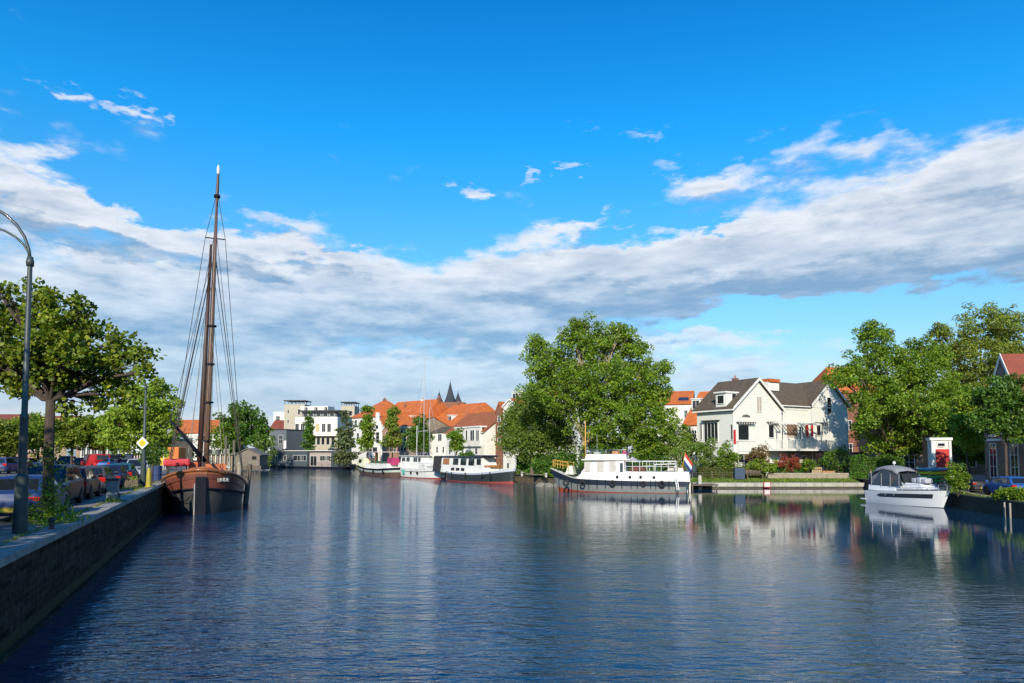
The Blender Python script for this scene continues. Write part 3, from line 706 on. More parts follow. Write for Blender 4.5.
# link section and second gable
H.slope(zz(10.6), zz(13.9), M_siding, M_brownroof, .3, x0=9.02, x1=19.3, y0=.35, y1=8.0, zb=0, gut=M_white)
H.gable(zz(10.8), zz(14.1), M_siding, M_brownroof, .35, x0=15.4, x1=23.4, y0=.02, y1=6.2, verge=M_white)
for x in (.0, 9.0, 15.35, 23.3): H.part('corner_board', MB().box(x - .06, x + .12, -.045, -.003, .0, zz(9.8), M_white))
H.part('gutter', MB().box(-.5, -.32, -.45, 6.6, zz(9.42), zz(9.62), M_white))
H.part('downpipe', MB().tube([(9.35, -.12, zz(10.2)), (9.35, -.12, .1)], .05, M_white, 6))
H.chimney(5.2, 4.2, zz(12.0), zz(14.1), M_brick, .6)
b = MB(); b.box(9.02, 15.34, .29, .345, zz(9.9), zz(10.25), M_white); H.part('frieze_board', b)
fm = M_white
def scallop(px0, py0, px1, d=.5, f='F'):
    k0, z = H.hit(px0, py0, f); k1, _ = H.hit(px1, py0, f)
    b = MB(); n = max(3, int((k1 - k0) / .22)); w_ = (k1 - k0) / n
    b.box(k0, k1, -d, -.003, z, z + .1, M_awn)
    for i in range(n):
        b.prism([(k0 + w_ * (i + .1), z - .005), (k0 + w_ * (i + .9), z - .005), (k0 + w_ * (i + .5), z - .24)][::-1], -d, -d + .04, M_awn if i % 2 else M_white)
    b.build('window_canopy', H.o)
H.win(737.5, 424.5, 749, 440.5, 1, 1); scallop(736, 422.5, 753)
b = MB(); k0, z1 = H.hit(736, 441); k1, z0 = H.hit(752.5, 451.5); b.box(k0, k1, -.5, -.004, z0, z1 - .05, M_white); b.box(k0 - .05, k1 + .05, -.56, -.004, z1 - .045, z1 + .05, M_white); H.part('bay_panel', b)
b = MB(); k1_, z0_ = H.hit(752.5, 466); b.box(k0, k1, -.46, -.004, .02, z0 - .005, M_siding); H.part('lower_bay', b)
H.win(738, 453.5, 749.5, 463, 2, 1, off=.46)
H.win(756, 396.5, 762, 412, 2, 2, gm=mat('pale_blind', (.42, .36, .3), .7, var=.15))
H.win(768, 424.5, 774, 438, 1, 1); H.win(769.3, 424.5, 773.5, 427, 1, 1) if False else None
scallop(766.5, 422.5, 777, .4)
H.win(826.5, 397, 831.5, 413.5, 1, 2); H.win(816, 425, 823, 436, 1, 1); scallop(814.5, 423, 825.5, .4)
for a_, b_ in ((777.5, 783), (798.5, 803.5)): 
    k0, z1 = H.hit(a_, 426, off=-.35); k1, z0 = H.hit(b_, 440, off=-.35); H.winm((k0 + k1) / 2, z0, k1 - k0, z1 - z0, 1, 1, off=-.348)
k0, z1 = H.hit(786, 424, off=-.35); k1, z0 = H.hit(797.5, 437, off=-.35)
H.winm((k0 + k1) / 2, z0, k1 - k0, z1 - z0, 1, 1, off=-.348, gm=mat('brown_curtain', (.34, .2, .12), .7, var=.4))  # middle pane filled with a mottled warm brown curtain colour
# shutters and the red panel at the corner
b = MB()
for a_, b_, y0_, y1_ in ((806, 808.2, 424, 437), (811, 813, 424, 436)):
    k0, z1 = H.hit(a_, y0_); k1, z0 = H.hit(b_, y1_); b.box(k0, k1, -.07, -.004, z0, z1, M_shut)
for c in (b,): H.part('shutter', c)
b = MB(); k0, z1 = H.hit(733.3, 433); b.box(-.05, .3, -.12, -.046, zz(5.2), zz(7.0), M_shut); H.part('shutter', b)
# ornament on the gable
b = MB(); k0, z = H.hit(746, 416)
b.prism([(k0 - .75, z - .12), (k0 + .75, z - .12), (k0 + .6, z + .08), (k0, z + .2), (k0 - .6, z + .08)][::-1], -.06, -.004, M_awn); H.part('gable_ornament', b)
# left side: bay window, small window, canopy
H.win(704, 423, 718.5, 442, 4, 1, f='L', off=0)
H.win(730.5, 424, 733.5, 440, 1, 1, f='L'); H.win(700, 424, 702.6, 440, 1, 1, f='L')
b = MB(); k0, z = H.hit(703, 421.5, 'L'); k1, _ = H.hit(720, 421.5, 'L'); b.box(-.5, -.003, H.D - k1, H.D - k0, z, z + .12, M_awn); H.part('window_canopy', b)
# dormer on the left roof slope
d = MB(); d.box(-.15, 2.6, 1.0, 2.7, zz(10.0), zz(11.75), M_siding); dm = d.build('dormer', H.o)
MB().box(-.4, 3.4, .85, 2.85, zz(11.755), zz(11.95), M_white).build('dormer_roof', dm)
link(window_mesh(1.2, 1.15, 1, 1, M_white, M_glass), 'window', dm, (-.152, 1.85, zz(10.35)), -PI / 2)
link(window_mesh(.9, 1.0, 1, 1, M_white, M_glass), 'window', dm, (1.3, .998, zz(10.75)))
# skylight and front dormer of the link roof
k0, z1 = H.hit(779, 383, off=-2.5); 
b = MB(); b.box(9.3, 11.6, 2.2, 4.4, zz(12.6), zz(13.75), M_white); H.part('roof_dormer', b)
b = MB(); b.box(9.35, 11.55, 2.0, 3.4, zz(13.755), zz(14.2), M_orange); H.part('tiled_dormer_roof', b)
# balcony with white balustrade
kA, _ = H.hit(773, 447, off=1.3); kB, _ = H.hit(832, 447, off=1.3); zd = zz(4.35)
bal = MB(); bal.box(kA, kB, -1.9, -.005, zd, zd + .3, M_white); bo_ = bal.build('balcony', H.o)
r = MB(); r.box(kA, kB, -1.9, -1.82, zd + 1.32, zd + 1.4, M_white); r.box(kA, kA + .08, -1.82, -.05, zd + 1.32, zd + 1.4, M_white); r.box(kB - .08, kB, -1.82, -.05, zd + 1.32, zd + 1.4, M_white)
x = kA + .04
while x < kB:
    r.box(x - .035, x + .035, -1.885, -1.835, zd + .302, zd + 1.318, M_white); x += .24
n = 7
for i in range(n):
    x = kA + .07 + (kB - kA - .14) * i / (n - 1); r.box(x - .07, x + .07, -1.93, -1.79, zd + .302, zd + 1.5, M_white)
for y in (-1.5, -1.2, -.9, -.6, -.3): r.box(kA + .01, kA + .06, y - .02, y + .02, zd + .302, zd + 1.318, M_white)
r.build('balustrade', bo_)
pg = MB(); z = H.hit(790, 424)[1]
for i in range(13): x = kA + 1.2 + i * .62; pg.box(x, x + .12, -1.7, .3, z, z + .12, M_white)
pg.box(kA + 1.0, kA + 9.3, -1.75, -1.6, z - .13, z - .003, M_white)
for x in (kA + 1.1, kA + 5.2, kA + 9.2): pg.box(x, x + .12, -1.73, -1.62, zd + .302, z - .135, M_white)
pg.build('pergola', H.o)
# ground floor under the balcony: brick piers and dark openings
b = MB(); b.box(9.2, 23.2, -.03, -.008, .0, zd - .01, M_tanbrick); H.part('brick_base', b)
for a_, b_ in ((783, 787), (794, 800), (815, 823)):
    k0, z1 = H.hit(a_, 453); k1, z0 = H.hit(b_, 467); H.winm((k0 + k1) / 2, .2, k1 - k0, z1 - .2, 1, 1, off=.03)
H.win(801.5, 455, 806, 467, 1, 1, off=.03)
# conservatory porch beyond the second gable
b = MB(); b.box(23.42, 28, .5, 5, 0, 3.0, M_white); b.box(23.42, 28, .4, 5, 3.002, 3.2, M_brownroof); H.part('side_porch', b)
for x in (24.5, 25.9, 27.2): H.winm(x, .9, 1.1, 1.9, 2, 2, off=-.5)
b = MB(); b.box(24, 28.2, -.6, .48, 4.0, 4.1, M_white); H.part('upper_porch', b)
for x in (24.6, 26.2): pass

# ------------------------------------------------------------------ far side of the basin, from left to right
def fr(px, Y): a, t = tdir(px, HY); return (a * Y, Y)
def ztop(py, Y, z0): return HW + (HY - py) / 683 * Y - z0
G0 = RZ
# grey house and red roof beside the tower
h = House('house', 'grey clad house with white framed windows at the foot of the pale tower', 'house', fr(270, 196), fr(286, 194), 9, G0)
h.flat(ztop(430, 195, G0), M_greyr, M_dark); h.win(279, 435, 283, 444, 2, 2); h.win(271.5, 437, 274, 444, 1, 1); h.door(284, 441, 286, 449, M_white)
h = House('house', 'low house with a red tiled roof behind the grey clad house', 'house', fr(269, 212), fr(283.5, 212), 12, G0)
h.slope(ztop(431, 212, G0), ztop(420, 212, G0), M_white, M_redroof, .4); h.win(272, 433, 276, 440)
h = House('house', 'plain white flat topped block behind the red roof', 'house', fr(273, 240), fr(284, 240), 10, G0)
h.flat(ztop(412.5, 240, G0), M_whitew, M_white); h.win(276, 416, 280, 421)
# stair towers
def stair_tower(px0, px1, top, label, Y):
    h = House('stair_tower', label, 'tower', fr(px0, Y), fr(px1, Y), 6.5, G0)
    z = ztop(top + 3.2, Y, G0); h.flat(z, M_cream, None)
    b = MB(); b.box(-.25, h.W + .25, -.25, 6.7, z + 1.05, z + 1.3, M_dark)
    for i in range(6):
        x = .1 + (h.W - .3) * i / 5; b.box(x, x + .14, -.02, .12, z + .002, z + 1.048, M_dark); b.box(x, x + .14, 6.3, 6.44, z + .002, z + 1.048, M_dark)
    h.part('roof_railing', b)
    zs = [z - 3.2 - 3.1 * i for i in range(5)]
    for zz_ in zs:
        if zz_ > 1: h.winm(h.W * .72, zz_, .9, 1.7, 1, 2); h.winm(h.W * .2, zz_ + .4, .6, 1.2, 1, 1)
    return h
stair_tower(283.5, 304, 401, 'taller beige stair tower with dark roof railing, next to the red roof', 212)
t2 = stair_tower(340.5, 354, 402.5, 'beige stair tower with dark roof railing between the white apartments and the orange roof', 216)
t2.winm(2, 3, 1.2, 1.6)
# white modern apartments
h = House('apartment_block', 'white modern apartment block with a recessed glazed top floor and wide flat roof', 'apartment building', fr(294.5, 204), fr(337, 202), 12, G0)
z1, z2 = ztop(436, 203, G0), ztop(417, 203, G0)
h.flat(z2, M_whitew, None, zb=z1, name='upper_walls'); MB().box(.6, h.W - .3, 1.2, 11.5, 0, z1 - .003, M_cream).build('lower_walls', h.o)
MB().box(1.5, h.W - 1, 1.5, 10, z2 + .002, ztop(411.5, 203, G0), M_greyr).build('top_floor', h.o)
zt = ztop(411.5, 203, G0); MB().box(.8, h.W + .2, .3, 11, zt + .003, zt + .45, M_dark).build('flat_roof', h.o)
for a_ in (297, 302.5, 317.5, 323.5, 329):
    h.win(a_ - 1.7, 423.5, a_ + 2, 432, 2, 1, gm=(mat('warm_curtain', (.5, .36, .15), .7) if a_ == 317.5 else None))
for a_ in (305.5, 311, 318.5, 325.5, 332): k_, z_ = h.hit(a_, 416, off=-1.5); h.winm(k_, z2 + .2, 1.5, max(1, zt - z2 - .35), 1, 1, off=-1.498)
for a_ in (298, 302, 314, 318.5, 323, 328, 333): k_, z_ = h.hit(a_, 443, off=-1.2); h.winm(k_, z1 - 2.6, 1.1, 2.2, 1, 1, off=-1.198)
for a_ in (316, 325): h.winm(h.hit(a_, 448, off=-1.2)[0], .4, 1.6, 2.2, 2, 1, off=-1.198)
for x in (2, 5.2, 8.3): h.part('roof_vent', MB().box(x, x + .5, 1.8, 2.9, zt + .46, zt + .46 + 1.0, M_cope))
b = MB(); b.box(.3, 9.0, 3, 8, zt + .47, zt + 1.8, M_whitew); h.part('plant_room', b)
# long orange roofed block (three fronts)
h = House('house', 'white rendered canal house under the tall hipped orange roof', 'house', fr(351.5, 186), fr(371.5, 178), 14, G0)
h.slope(ztop(417, 182, G0), ztop(400, 182, G0), M_whitew, M_orange, .3, hip=4.2, x1=h.W)
for a_, b_ in ((356, 420), (361.5, 420), (358, 433), (361.5, 446), (366, 443)): h.win(a_ - 1.3, b_, a_ + 1.3, b_ + 6.5, 1, 2)
h.chimney(h.W * .5, 7, ztop(408, 182, G0), ztop(397.5, 182, G0))
h = House('house', 'white canal house with a stepped gable and round window against the orange roof', 'house', fr(372, 176), fr(382, 174), 10, G0)
w_ = h.W; e_ = ztop(421, 175, G0); tp = ztop(412.5, 175, G0)
MB().prism([(0, 0), (w_, 0), (w_, e_ - 1), (w_ * .82, e_ - 1), (w_ * .82, e_), (w_ * .66, e_), (w_ * .66, tp), (w_ * .34, tp), (w_ * .34, e_), (w_ * .18, e_), (w_ * .18, e_ - 1), (0, e_ - 1)], 0, .4, M_whitew).build('stepped_gable', h.o)
MB().prism([(.1, 0), (w_ - .1, 0), (w_ - .1, e_ - 1.2), (w_ / 2, tp - .8), (.1, e_ - 1.2)], .42, 10, M_orange).build('walls_and_roof', h.o)
h.win(375.5, 425, 378.5, 429, 1, 1); h.win(376, 432, 379.5, 443, 1, 3); h.win(372.6, 447, 377.5, 453, 1, 1, gm=M_dark)
h = House('house', 'pink brick canal house with a pointed white edged gable behind the poplars', 'house', fr(382.3, 172), fr(398.5, 167), 12, G0)
M_pink = mat('pink_brick', (.42, .25, .18), .9, kind='brick', bw=(.24, .08, .012))
h.gable(ztop(431, 170, G0), ztop(417, 170, G0), M_pink, M_orange, .15, verge=M_white)
for a_ in (387, 391, 395): h.win(a_ - 1.2, 432, a_ + 1.2, 441, 1, 2); h.win(a_ - 1.2, 444, a_ + 1.2, 452, 1, 2)
h = House('house', 'pale brick canal house with a broad orange roof and a white roof dormer', 'house', fr(372, 196), fr(420, 182), 16, G0)
h.slope(ztop(424, 189, G0), ztop(400.5, 192, G0), M_whitew, M_orange, .3, hip=1.5)
h.dormer(h.hit(406, 424)[0] , ztop(424.5, 186, G0), 2.6, 2.3, 3.5, y=.6); h.chimney(h.W * .93, 8, ztop(410, 189, G0), ztop(397, 189, G0))
h.chimney(h.W * .35, 6, ztop(410, 189, G0), ztop(403, 189, G0)); h.dormer(h.hit(385, 424)[0], ztop(422, 186, G0), 1.8, 1.8, 3.5, y=1.4); h.chimney(h.W * .6, 8, ztop(404, 190, G0), ztop(398, 190, G0), M_white)
h = House('house', 'narrow tan brick house with tall white windows behind the poplars', 'house', fr(398.8, 165), fr(415, 160), 10, G0)
h.slope(ztop(426, 162, G0), ztop(417, 164, G0), M_tanbrick, M_orange, .2)
for a_ in (402, 405.3): h.win(a_ - 1.4, 430, a_ + 1.4, 442, 1, 3); h.win(a_ - 1.4, 444.5, a_ + 1.4, 451, 1, 2)
b = MB(); b.box(-.05, h.W, -.06, -.005, ztop(427.5, 162, G0), ztop(426, 162, G0), M_white); h.part('cornice', b)
h = House('house', 'long house with a steep orange roof in front of the church spires', 'house', fr(424, 186), fr(467, 172), 16, G0)
h.slope(ztop(426, 176, G0), ztop(402.8, 178, G0), M_whitew, M_orange, .3, hip=2.5)
h.grid([3, 6, 9, 12], [2, 6], 1.2, 1.9); h.chimney(5, 8, ztop(408, 178, G0), ztop(399.5, 178, G0)); h.dormer(9, ztop(421, 176, G0), 1.8, 1.7, 3, y=2.0)
h = House('house', 'low white house with a grey lean-to roof behind the white sailing boat', 'house', fr(430, 150), fr(447.5, 146), 8, G0)
h.slope(ztop(433, 148, G0), ztop(427, 148, G0), M_whitew, M_brownroof, .2)
h.win(438, 434, 442, 441, 2, 1); 
for a_ in (437.3, 443.5): h.win(a_ - 1, 446.5, a_ + 1, 452.5, 1, 2)
h = House('house', 'white house with a wide rust orange roof and a row of upper windows', 'house', fr(446, 142), fr(483.8, 129), 11, G0)
M_rust = mat('rust_orange_tiles', (.36, .11, .035), .85, kind='tiles', col2=(.25, .07, .025), vscale=.8)
h.slope(ztop(432.5, 135, G0), ztop(412.7, 138, G0), M_whitew, M_rust, .3, gut=M_white)
b = MB(); kk0 = h.hit(457, 430)[0]; kk1 = h.hit(482, 430)[0]; b.box(kk0, kk1, -.5, -.004, 4.3, ztop(428, 134, G0), M_whitew); b.box(kk0 - .1, kk1 + .1, -.65, 1.6, ztop(428, 134, G0) + .002, ztop(426.6, 134, G0), M_white); h.part('upper_bay', b)
for a_, w__ in ((466.8, 1), (472.5, 2.2), (477.7, 1.6)): h.win(a_ - w__, 430, a_ + w__, 440.5, 2 if w__ > 1 else 1, 1, off=.5)
h.win(475, 448, 478, 454, 1, 2); h.win(462, 447, 464, 453.5, 1, 2); h.win(449, 446, 451, 454, 1, 2); h.win(456, 447, 458, 454, 1, 2)
h.winm(3, 5, 1, 1.5, f='R'); h.winm(7, 5, 1, 1.5, f='R')
h.chimney(h.W - .9, 5.5, ztop(416, 134, G0), ztop(410.5, 134, G0), M_white)
h = House('house', 'orange brick house with a narrow pointed gable beside the willow', 'house', fr(495.5, 128), fr(503, 126.5), 10, G0)
h.gable(ztop(413, 127, G0), ztop(402.5, 127, G0), M_brick, M_orange2, .1, verge=M_orange2)
for y_ in (416, 426, 438): h.win(497.8, y_, 500.6, y_ + 6, 1, 2)
h = House('house', 'tall white house with small paned windows and an orange pitched roof beside the willow', 'house', fr(503.2, 126), fr(517, 123), 12, G0)
h.gable(ztop(406, 124, G0), ztop(399, 124, G0), M_whitew, M_orange2, .15, verge=M_white)
for a_ in (506.5, 512): 
    for y_ in (410, 421, 432, 443): h.win(a_ - 1.6, y_, a_ + 1.6, y_ + 7, 2, 2)
h = House('house', 'house with an orange roof and white dormers rising above the willow', 'house', fr(509, 142), fr(545, 136), 12, G0)
h.slope(ztop(404, 139, G0), ztop(391, 141, G0), M_whitew, M_orange2, .3)
for a_ in (514, 523): h.dormer(h.hit(a_, 400)[0], ztop(402, 139, G0), 1.9, 2.2, 3, y=.5)
for a_ in (514, 523, 532): 
    for y_ in (408, 420, 432): h.win(a_ - 1.6, y_, a_ + 1.6, y_ + 7, 2, 2)
# church with spires
CY = 330; M_slate = mat('dark_slate', (.03, .033, .045), .6, var=.3, vscale=.3)
ch = thing('church', 'distant brick church with three dark pointed spires behind the orange roofs', 'church', (fr(448, CY)[0], CY, G0))
b = MB(); b.box(-11, 8, 0, 14, 0, ztop(402, CY, G0), M_brick); b.build('nave', ch)
def spire(px, tip, base, wpx, parent):
    x = fr(px, CY)[0] - ch.location.x; w2 = wpx / 683 * CY / 2; zb = ztop(base, CY, G0); zt_ = ztop(tip, CY, G0)
    b = MB(); b.lathe([(w2 * .92, 0), (w2 * .92, zb - .003)], M_brick, (x, 5, 0), 8); tw = b.build('spire_tower', parent)
    b = MB(); b.lathe([(w2 * 1.08, zb), (w2 * .62, zb + (zt_ - zb) * .36), (w2 * .3, zb + (zt_ - zb) * .7), (.12, zt_)], M_slate, (x, 5, 0), 8); b.tube([(x, 5, zt_ - .2), (x, 5, zt_ + 1.4)], .08, M_dark, 5); b.build('spire', tw)
spire(437.8, 391, 402, 8.6, ch); spire(449, 381, 402, 11.5, ch); spire(457, 391.5, 402, 8, ch)
# houses glimpsed right of the big tree
h = House('house', 'house with an orange roof and blue solar panel beside the big tree', 'house', fr(655, 128), fr(692, 126), 12, G0)
h.slope(ztop(404, 127, G0), ztop(390.5, 129, G0), M_whitew, M_orange, .3)
k_, z_ = h.hit(684, 398, off=-2.4); b = MB(); b.box(k_ - .9, k_ + .9, 1.0, 3.0, ztop(401.5, 127, G0), ztop(397, 127, G0), mat('solar_panel', (.01, .02, .08), .2, var=.2)); h.part('solar_panel', b)
h.win(664, 410, 668, 418); h.win(684, 410, 688, 418)
h = House('house', 'orange roofed house with a white lean-to directly behind the white gabled house', 'house', fr(678, 114), fr(715, 110), 14, G0)
h.gable(ztop(425, 112, G0), ztop(391, 113, G0), M_whitew, M_orange, .3) if False else h.slope(ztop(424, 112, G0), ztop(391.5, 116, G0), M_whitew, M_orange, .3, x0=1.2)
h.dormer(h.hit(690.5, 407)[0], ztop(409, 112, G0), 1.6, 1.8, 3, y=2.2)
b = MB(); b.box(-1.2, 1.1, -3, 4, 0, ztop(434, 110, G0), M_whitew); b.box(-1.5, 1.3, -3.3, 4.2, ztop(434, 110, G0) + .003, ztop(430.5, 110, G0), M_greyr); h.part('lean_to', b)
h.win(692, 430, 697, 438)
h = House('house', 'house with a large bright orange roof behind the second white gable', 'house', fr(832, 118), fr(888, 118), 14, G0)
h.slope(ztop(392, 118, G0), ztop(366, 122, G0), M_brick, M_orange, .3, hip=2.6); h.grid([3, 6.5, 9.5], [3, 7], 1.1, 1.7)
h = House('house', 'house showing only its orange ridge above the link roof of the white house', 'house', fr(755, 116), fr(800, 116), 12, G0)
h.slope(ztop(400, 116, G0), ztop(386, 118, G0), M_whitew, M_orange, .3); h.grid([3, 6], [3, 7], 1.1, 1.7)

# ------------------------------------------------------------------ far left row along the street
def lq(px, py): p = gp(px, py, QZ - .05); return (p.x, p.y)
YL = 118
LB = QZ - .05
h = House('house', 'brick house with a dark red roof at the far end of the parking street', 'house', fr(-60, 128), fr(17, 128), 10, LB)
h.slope(ztop(424, 128, LB), ztop(414.5, 130, LB), M_tanbrick, M_redroof, .3); 
for a_ in (-40, -30, -20, -10, 2, 8, 13): h.win(a_ - 2, 428, a_ + 2, 436); h.win(a_ - 2, 441, a_ + 2, 450)
h = House('house', 'low brick house with a red roof and a white end gable behind the lamp post', 'house', fr(17, 122), fr(52, 120), 11, LB)
h.slope(ztop(428, 121, LB), ztop(416, 123, LB), M_pink, M_redroof, .3)
for a_ in (21, 27, 33, 39, 46): h.win(a_ - 1.6, 431, a_ + 1.6, 438); h.win(a_ - 1.6, 443, a_ + 1.6, 452)
b = MB(); b.box(0, h.W, -.3, -.004, ztop(440.5, 121, LB), ztop(439, 121, LB), M_white); h.part('cornice', b)
h = House('shop_building', 'white shopfront building with slim columns and green panels behind the red van', 'building', fr(52, 108), fr(137, 104), 12, LB)
h.flat(ztop(438, 106, LB), M_tanbrick, M_white); z = ztop(446.5, 106, LB)
b = MB(); b.box(h.hit(78, 450)[0], h.W, -1.2, -.004, z, z + .5, M_white)
for a_ in (81, 86, 91, 97, 103, 107, 118, 122, 126, 132, 136): x = h.hit(a_, 450, off=1.1)[0]; b.box(x, x + .16, -1.15, -.98, 0, z - .003, M_white)
h.part('shopfront_columns', b)
b = MB(); M_gp = mat('sage_green_panel', (.18, .27, .19), .7)
b.box(h.hit(109.5, 450)[0], h.hit(117, 450)[0], -.06, -.005, .1, z - .05, M_gp); b.box(h.hit(67, 450)[0], h.hit(76, 450)[0], -.06, -.005, .1, z - .05, mat('blue_grey_panel', (.2, .28, .34), .7)); h.part('wall_panel', b)
for a_, c_ in ((84, 2), (89, 2), (94.5, 2.4), (100, 2), (129, 3)): h.win(a_ - c_, 448.5, a_ + c_, 457, 2, 1)
h = House('house', 'white house with red shutters and an orange roof among the street trees', 'house', fr(84, 128), fr(128, 124), 10, LB)
h.slope(ztop(430, 126, LB), ztop(411, 128, LB), M_whitew, M_brick, .3); 
for a_ in (92, 98, 104, 120): h.win(a_ - 1.5, 433, a_ + 1.5, 441)
h.chimney(h.W * .2, 5, ztop(416, 126, LB), ztop(408, 126, LB))
# house behind the barge
h = House('house', 'white house with an orange pantile roof and a blue poster, behind the sailing barge', 'house', fr(172, 184), fr(234, 184), 9, LB)
h.slope(ztop(432.5, 184, LB), ztop(420.5, 188, LB), M_whitew, M_orange2, .35)
h.win(203, 435, 212, 441, 2, 1); h.win(222, 447, 226, 455); h.win(228.5, 447, 231.5, 455)
k_, z_ = h.hit(203.5, 452.5); k2, z3 = h.hit(214.5, 459); b = MB(); b.box(k_, k2, -.06, -.004, z3, z_, mat('blue_poster', (.05, .35, .7), .5, col2=(.02, .12, .35), vscale=2)); h.part('poster', b)
# brick house on the far right quay
M_bh = mat('brown_brick_facade', (.3, .19, .14), .9, kind='brick', bw=(.24, .08, .012), vscale=1)
h = House('house', 'brown brick quay house with a white edged pointed gable and tall white sash windows', 'house', (43.3, 62.6), (42.75, 56.9), 10, RZ)
ev, rd = 7.6 - RZ, 12.6 - RZ
h.gable(ev, rd, M_bh, M_redroof, .02, verge=M_white)
for x in (1.3, 4.3):
    h.winm(x, .9, 1.1, 3.1, 2, 3); h.winm(x, 4.6, 1.1, 1.9, 2, 2)
h.winm(h.W / 2, 7.6, .9, 1.3, 1, 2); h.chimney(h.W / 2, 5, rd - .6, rd + .8)
b = MB(); b.box(-.02, h.W, -.14, -.004, 4.2, 4.4, M_white); h.part('string_course', b)
h = House('house', 'low brick quay house with white pilasters, cut by the picture edge', 'house', (42.7, 56.8), (41.2, 42), 9, RZ)
h.slope(6.2, 9.6, M_bh, M_redroof, .2, gut=M_white)
b = MB(); b.box(.02, .4, -.14, -.004, 0, 6.0, M_white); h.part('pilaster', b)
for x in (1.8, 4.4, 7.0, 9.6, 12.2): h.winm(x, .9, 1.1, 2.6, 2, 3)
# white and red garage, glimpsed under the trees
h = House('garage', 'white garage with a big red door beneath the trees behind the motorboat', 'garage', fr(931.5, 66), fr(951.5, 65.3), 3, RZ)
h.flat(4.35, M_whitew, M_white); k0, z1 = h.hit(935.5, 442.5); k1, z0 = h.hit(950, 466)
b = MB(); b.box(max(.05, k0), min(k1, h.W - .05), -.07, -.004, .05, 3.5, mat('red_door', (.5, .015, .012), .6, kind='boards', bw=(.3,), var=.1)); h.part('garage_door', b)
b = MB(); b.box(.0, .18, -.14, -.004, 0, 4.3, M_white); b.box(h.W - .18, h.W, -.14, -.004, 0, 4.3, M_white); h.part('door_frame', b); h.winm(h.W / 2, 3.72, .7, .4, 1, 1)
h = House('house', 'dark brick house with white framed windows behind the garage', 'house', (46.8, 72.5), (60, 70), 8, RZ)
h.flat(5.0, M_bh, M_dark); h.grid([1.5, 4, 6.5, 9], [1.6], 1.3, 2.0, nx=2, ny=2)
h = House('house', 'grey brick house with dark windows half hidden behind the round shade tree', 'house', (50, 96), (66, 90), 10, RZ)
h.slope(7.0, 11, M_bh, M_brownroof, .3); h.grid([2, 5, 8, 11, 14], [.9, 4.2], 1.4, 1.9)
# row behind the right hand trees so that streets have a far side
h = House('house', 'terraced brick house with orange roof far behind the tall olive green tree', 'house', (70, 110), (96, 100), 11, RZ)
h.slope(8, 12.5, M_brick, M_orange2, .3); h.grid([2, 5, 8, 11, 14, 17, 20, 23], [.9, 4.5], 1.3, 2.0)
# ------------------------------------------------------------------ boats
def loft_hull(L, B, plan, sheer, bands, rake_b=.6, rake_s=.2, full=.75, keel=-.45, ns=26, deck=None, deckdrop=.12, decklay=None, power=.5):
    """hull from stern (x=-L/2) to bow (x=+L/2). plan(t), sheer(t); bands = [(z fraction end, material)]"""
    rows = [0]; mats_ = []
    for f, mt in bands:
        f0 = rows[-1]; n = max(1, int((f - f0) / .12))
        for i in range(1, n + 1): rows.append(f0 + (f - f0) * i / n); mats_.append(mt)
    b = MB(); vs = []; m = len(rows)
    for i in range(ns + 1):
        t = i / ns; t = .5 - .5 * math.cos(PI * t) if True else t
        S = sheer(t); pl = plan(t)
        for f in rows:
            z = keel + (S - keel) * f
            k = full + (1 - full) * f ** power
            kb = k if t < .5 else k * (1 - (1 - f) * .35 * ((t - .5) * 2) ** 2)
            y = B / 2 * pl * kb
            x0, x1 = -L / 2 + rake_s * (1 - f), L / 2 - rake_b * (1 - f)
            vs.append((x0 + (x1 - x0) * t, y, z))
    n1 = len(vs); vs += [(x, -y, z) for x, y, z in vs]
    for i in range(ns):
        for j in range(m - 1):
            a = i * m + j; q = (a, a + m, a + m + 1, a + 1)
            b.add([], [], mats_[j]); b.f.append(list(q)[::-1]); b.mi.append(b.m(mats_[j])); b.f.append([v + n1 for v in q]); b.mi.append(b.m(mats_[j]))
    b.v = vs
    for i in (0, ns):     # close transom and stem
        for j in range(m - 1):
            a = i * m + j; q = [a, a + 1, a + 1 + n1, a + n1]
            b.f.append(q if i else q[::-1]); b.mi.append(b.m(mats_[j]))
    # bottom
    for i in range(ns):
        a = i * m; b.f.append([a, a + n1, a + m + n1, a + m]); b.mi.append(b.m(mats_[0]))
    d = None
    if deck:
        d = MB(); dv = []
        for i in range(ns + 1):
            x, y, z = vs[i * m + m - 1]; dv += [(x, y * .97, z - deckdrop), (x, -y * .97, z - deckdrop)]
        d.add(dv, [(2 * i + 1, 2 * i + 3, 2 * i + 2, 2 * i) for i in range(ns)], deck)
    return b, d, [vs[i * m + m - 1] for i in range(ns + 1)]
def rail(b, pts, h, mt, r=.025, every=1, mid=True):
    top = [(x, y, z + h) for x, y, z in pts]; b.tube(top, r, mt, 6)
    if mid: b.tube([(x, y, z + h * .5) for x, y, z in pts], r * .7, mt, 5)
    for p in pts[::every]: b.tube([p, (p[0], p[1], p[2] + h)], r * .9, mt, 5)
def cabin(L0, L1, W0, W1, z0, z1, tf=.25, tb=.1, tw=.12, mt=None, b=None):
    """box with sloping front/back/sides"""
    b = b or MB(); v = [(L0, -W0 / 2, z0), (L1, -W1 / 2, z0), (L1, W1 / 2, z0), (L0, W0 / 2, z0), (L0 + tb, -W0 / 2 + tw, z1), (L1 - tf, -W1 / 2 + tw, z1), (L1 - tf, W1 / 2 - tw, z1), (L0 + tb, W0 / 2 - tw, z1)]
    b.add(v, [(0, 3, 2, 1), (4, 5, 6, 7), (0, 1, 5, 4), (1, 2, 6, 5), (2, 3, 7, 6), (3, 0, 4, 7)], mt); return b
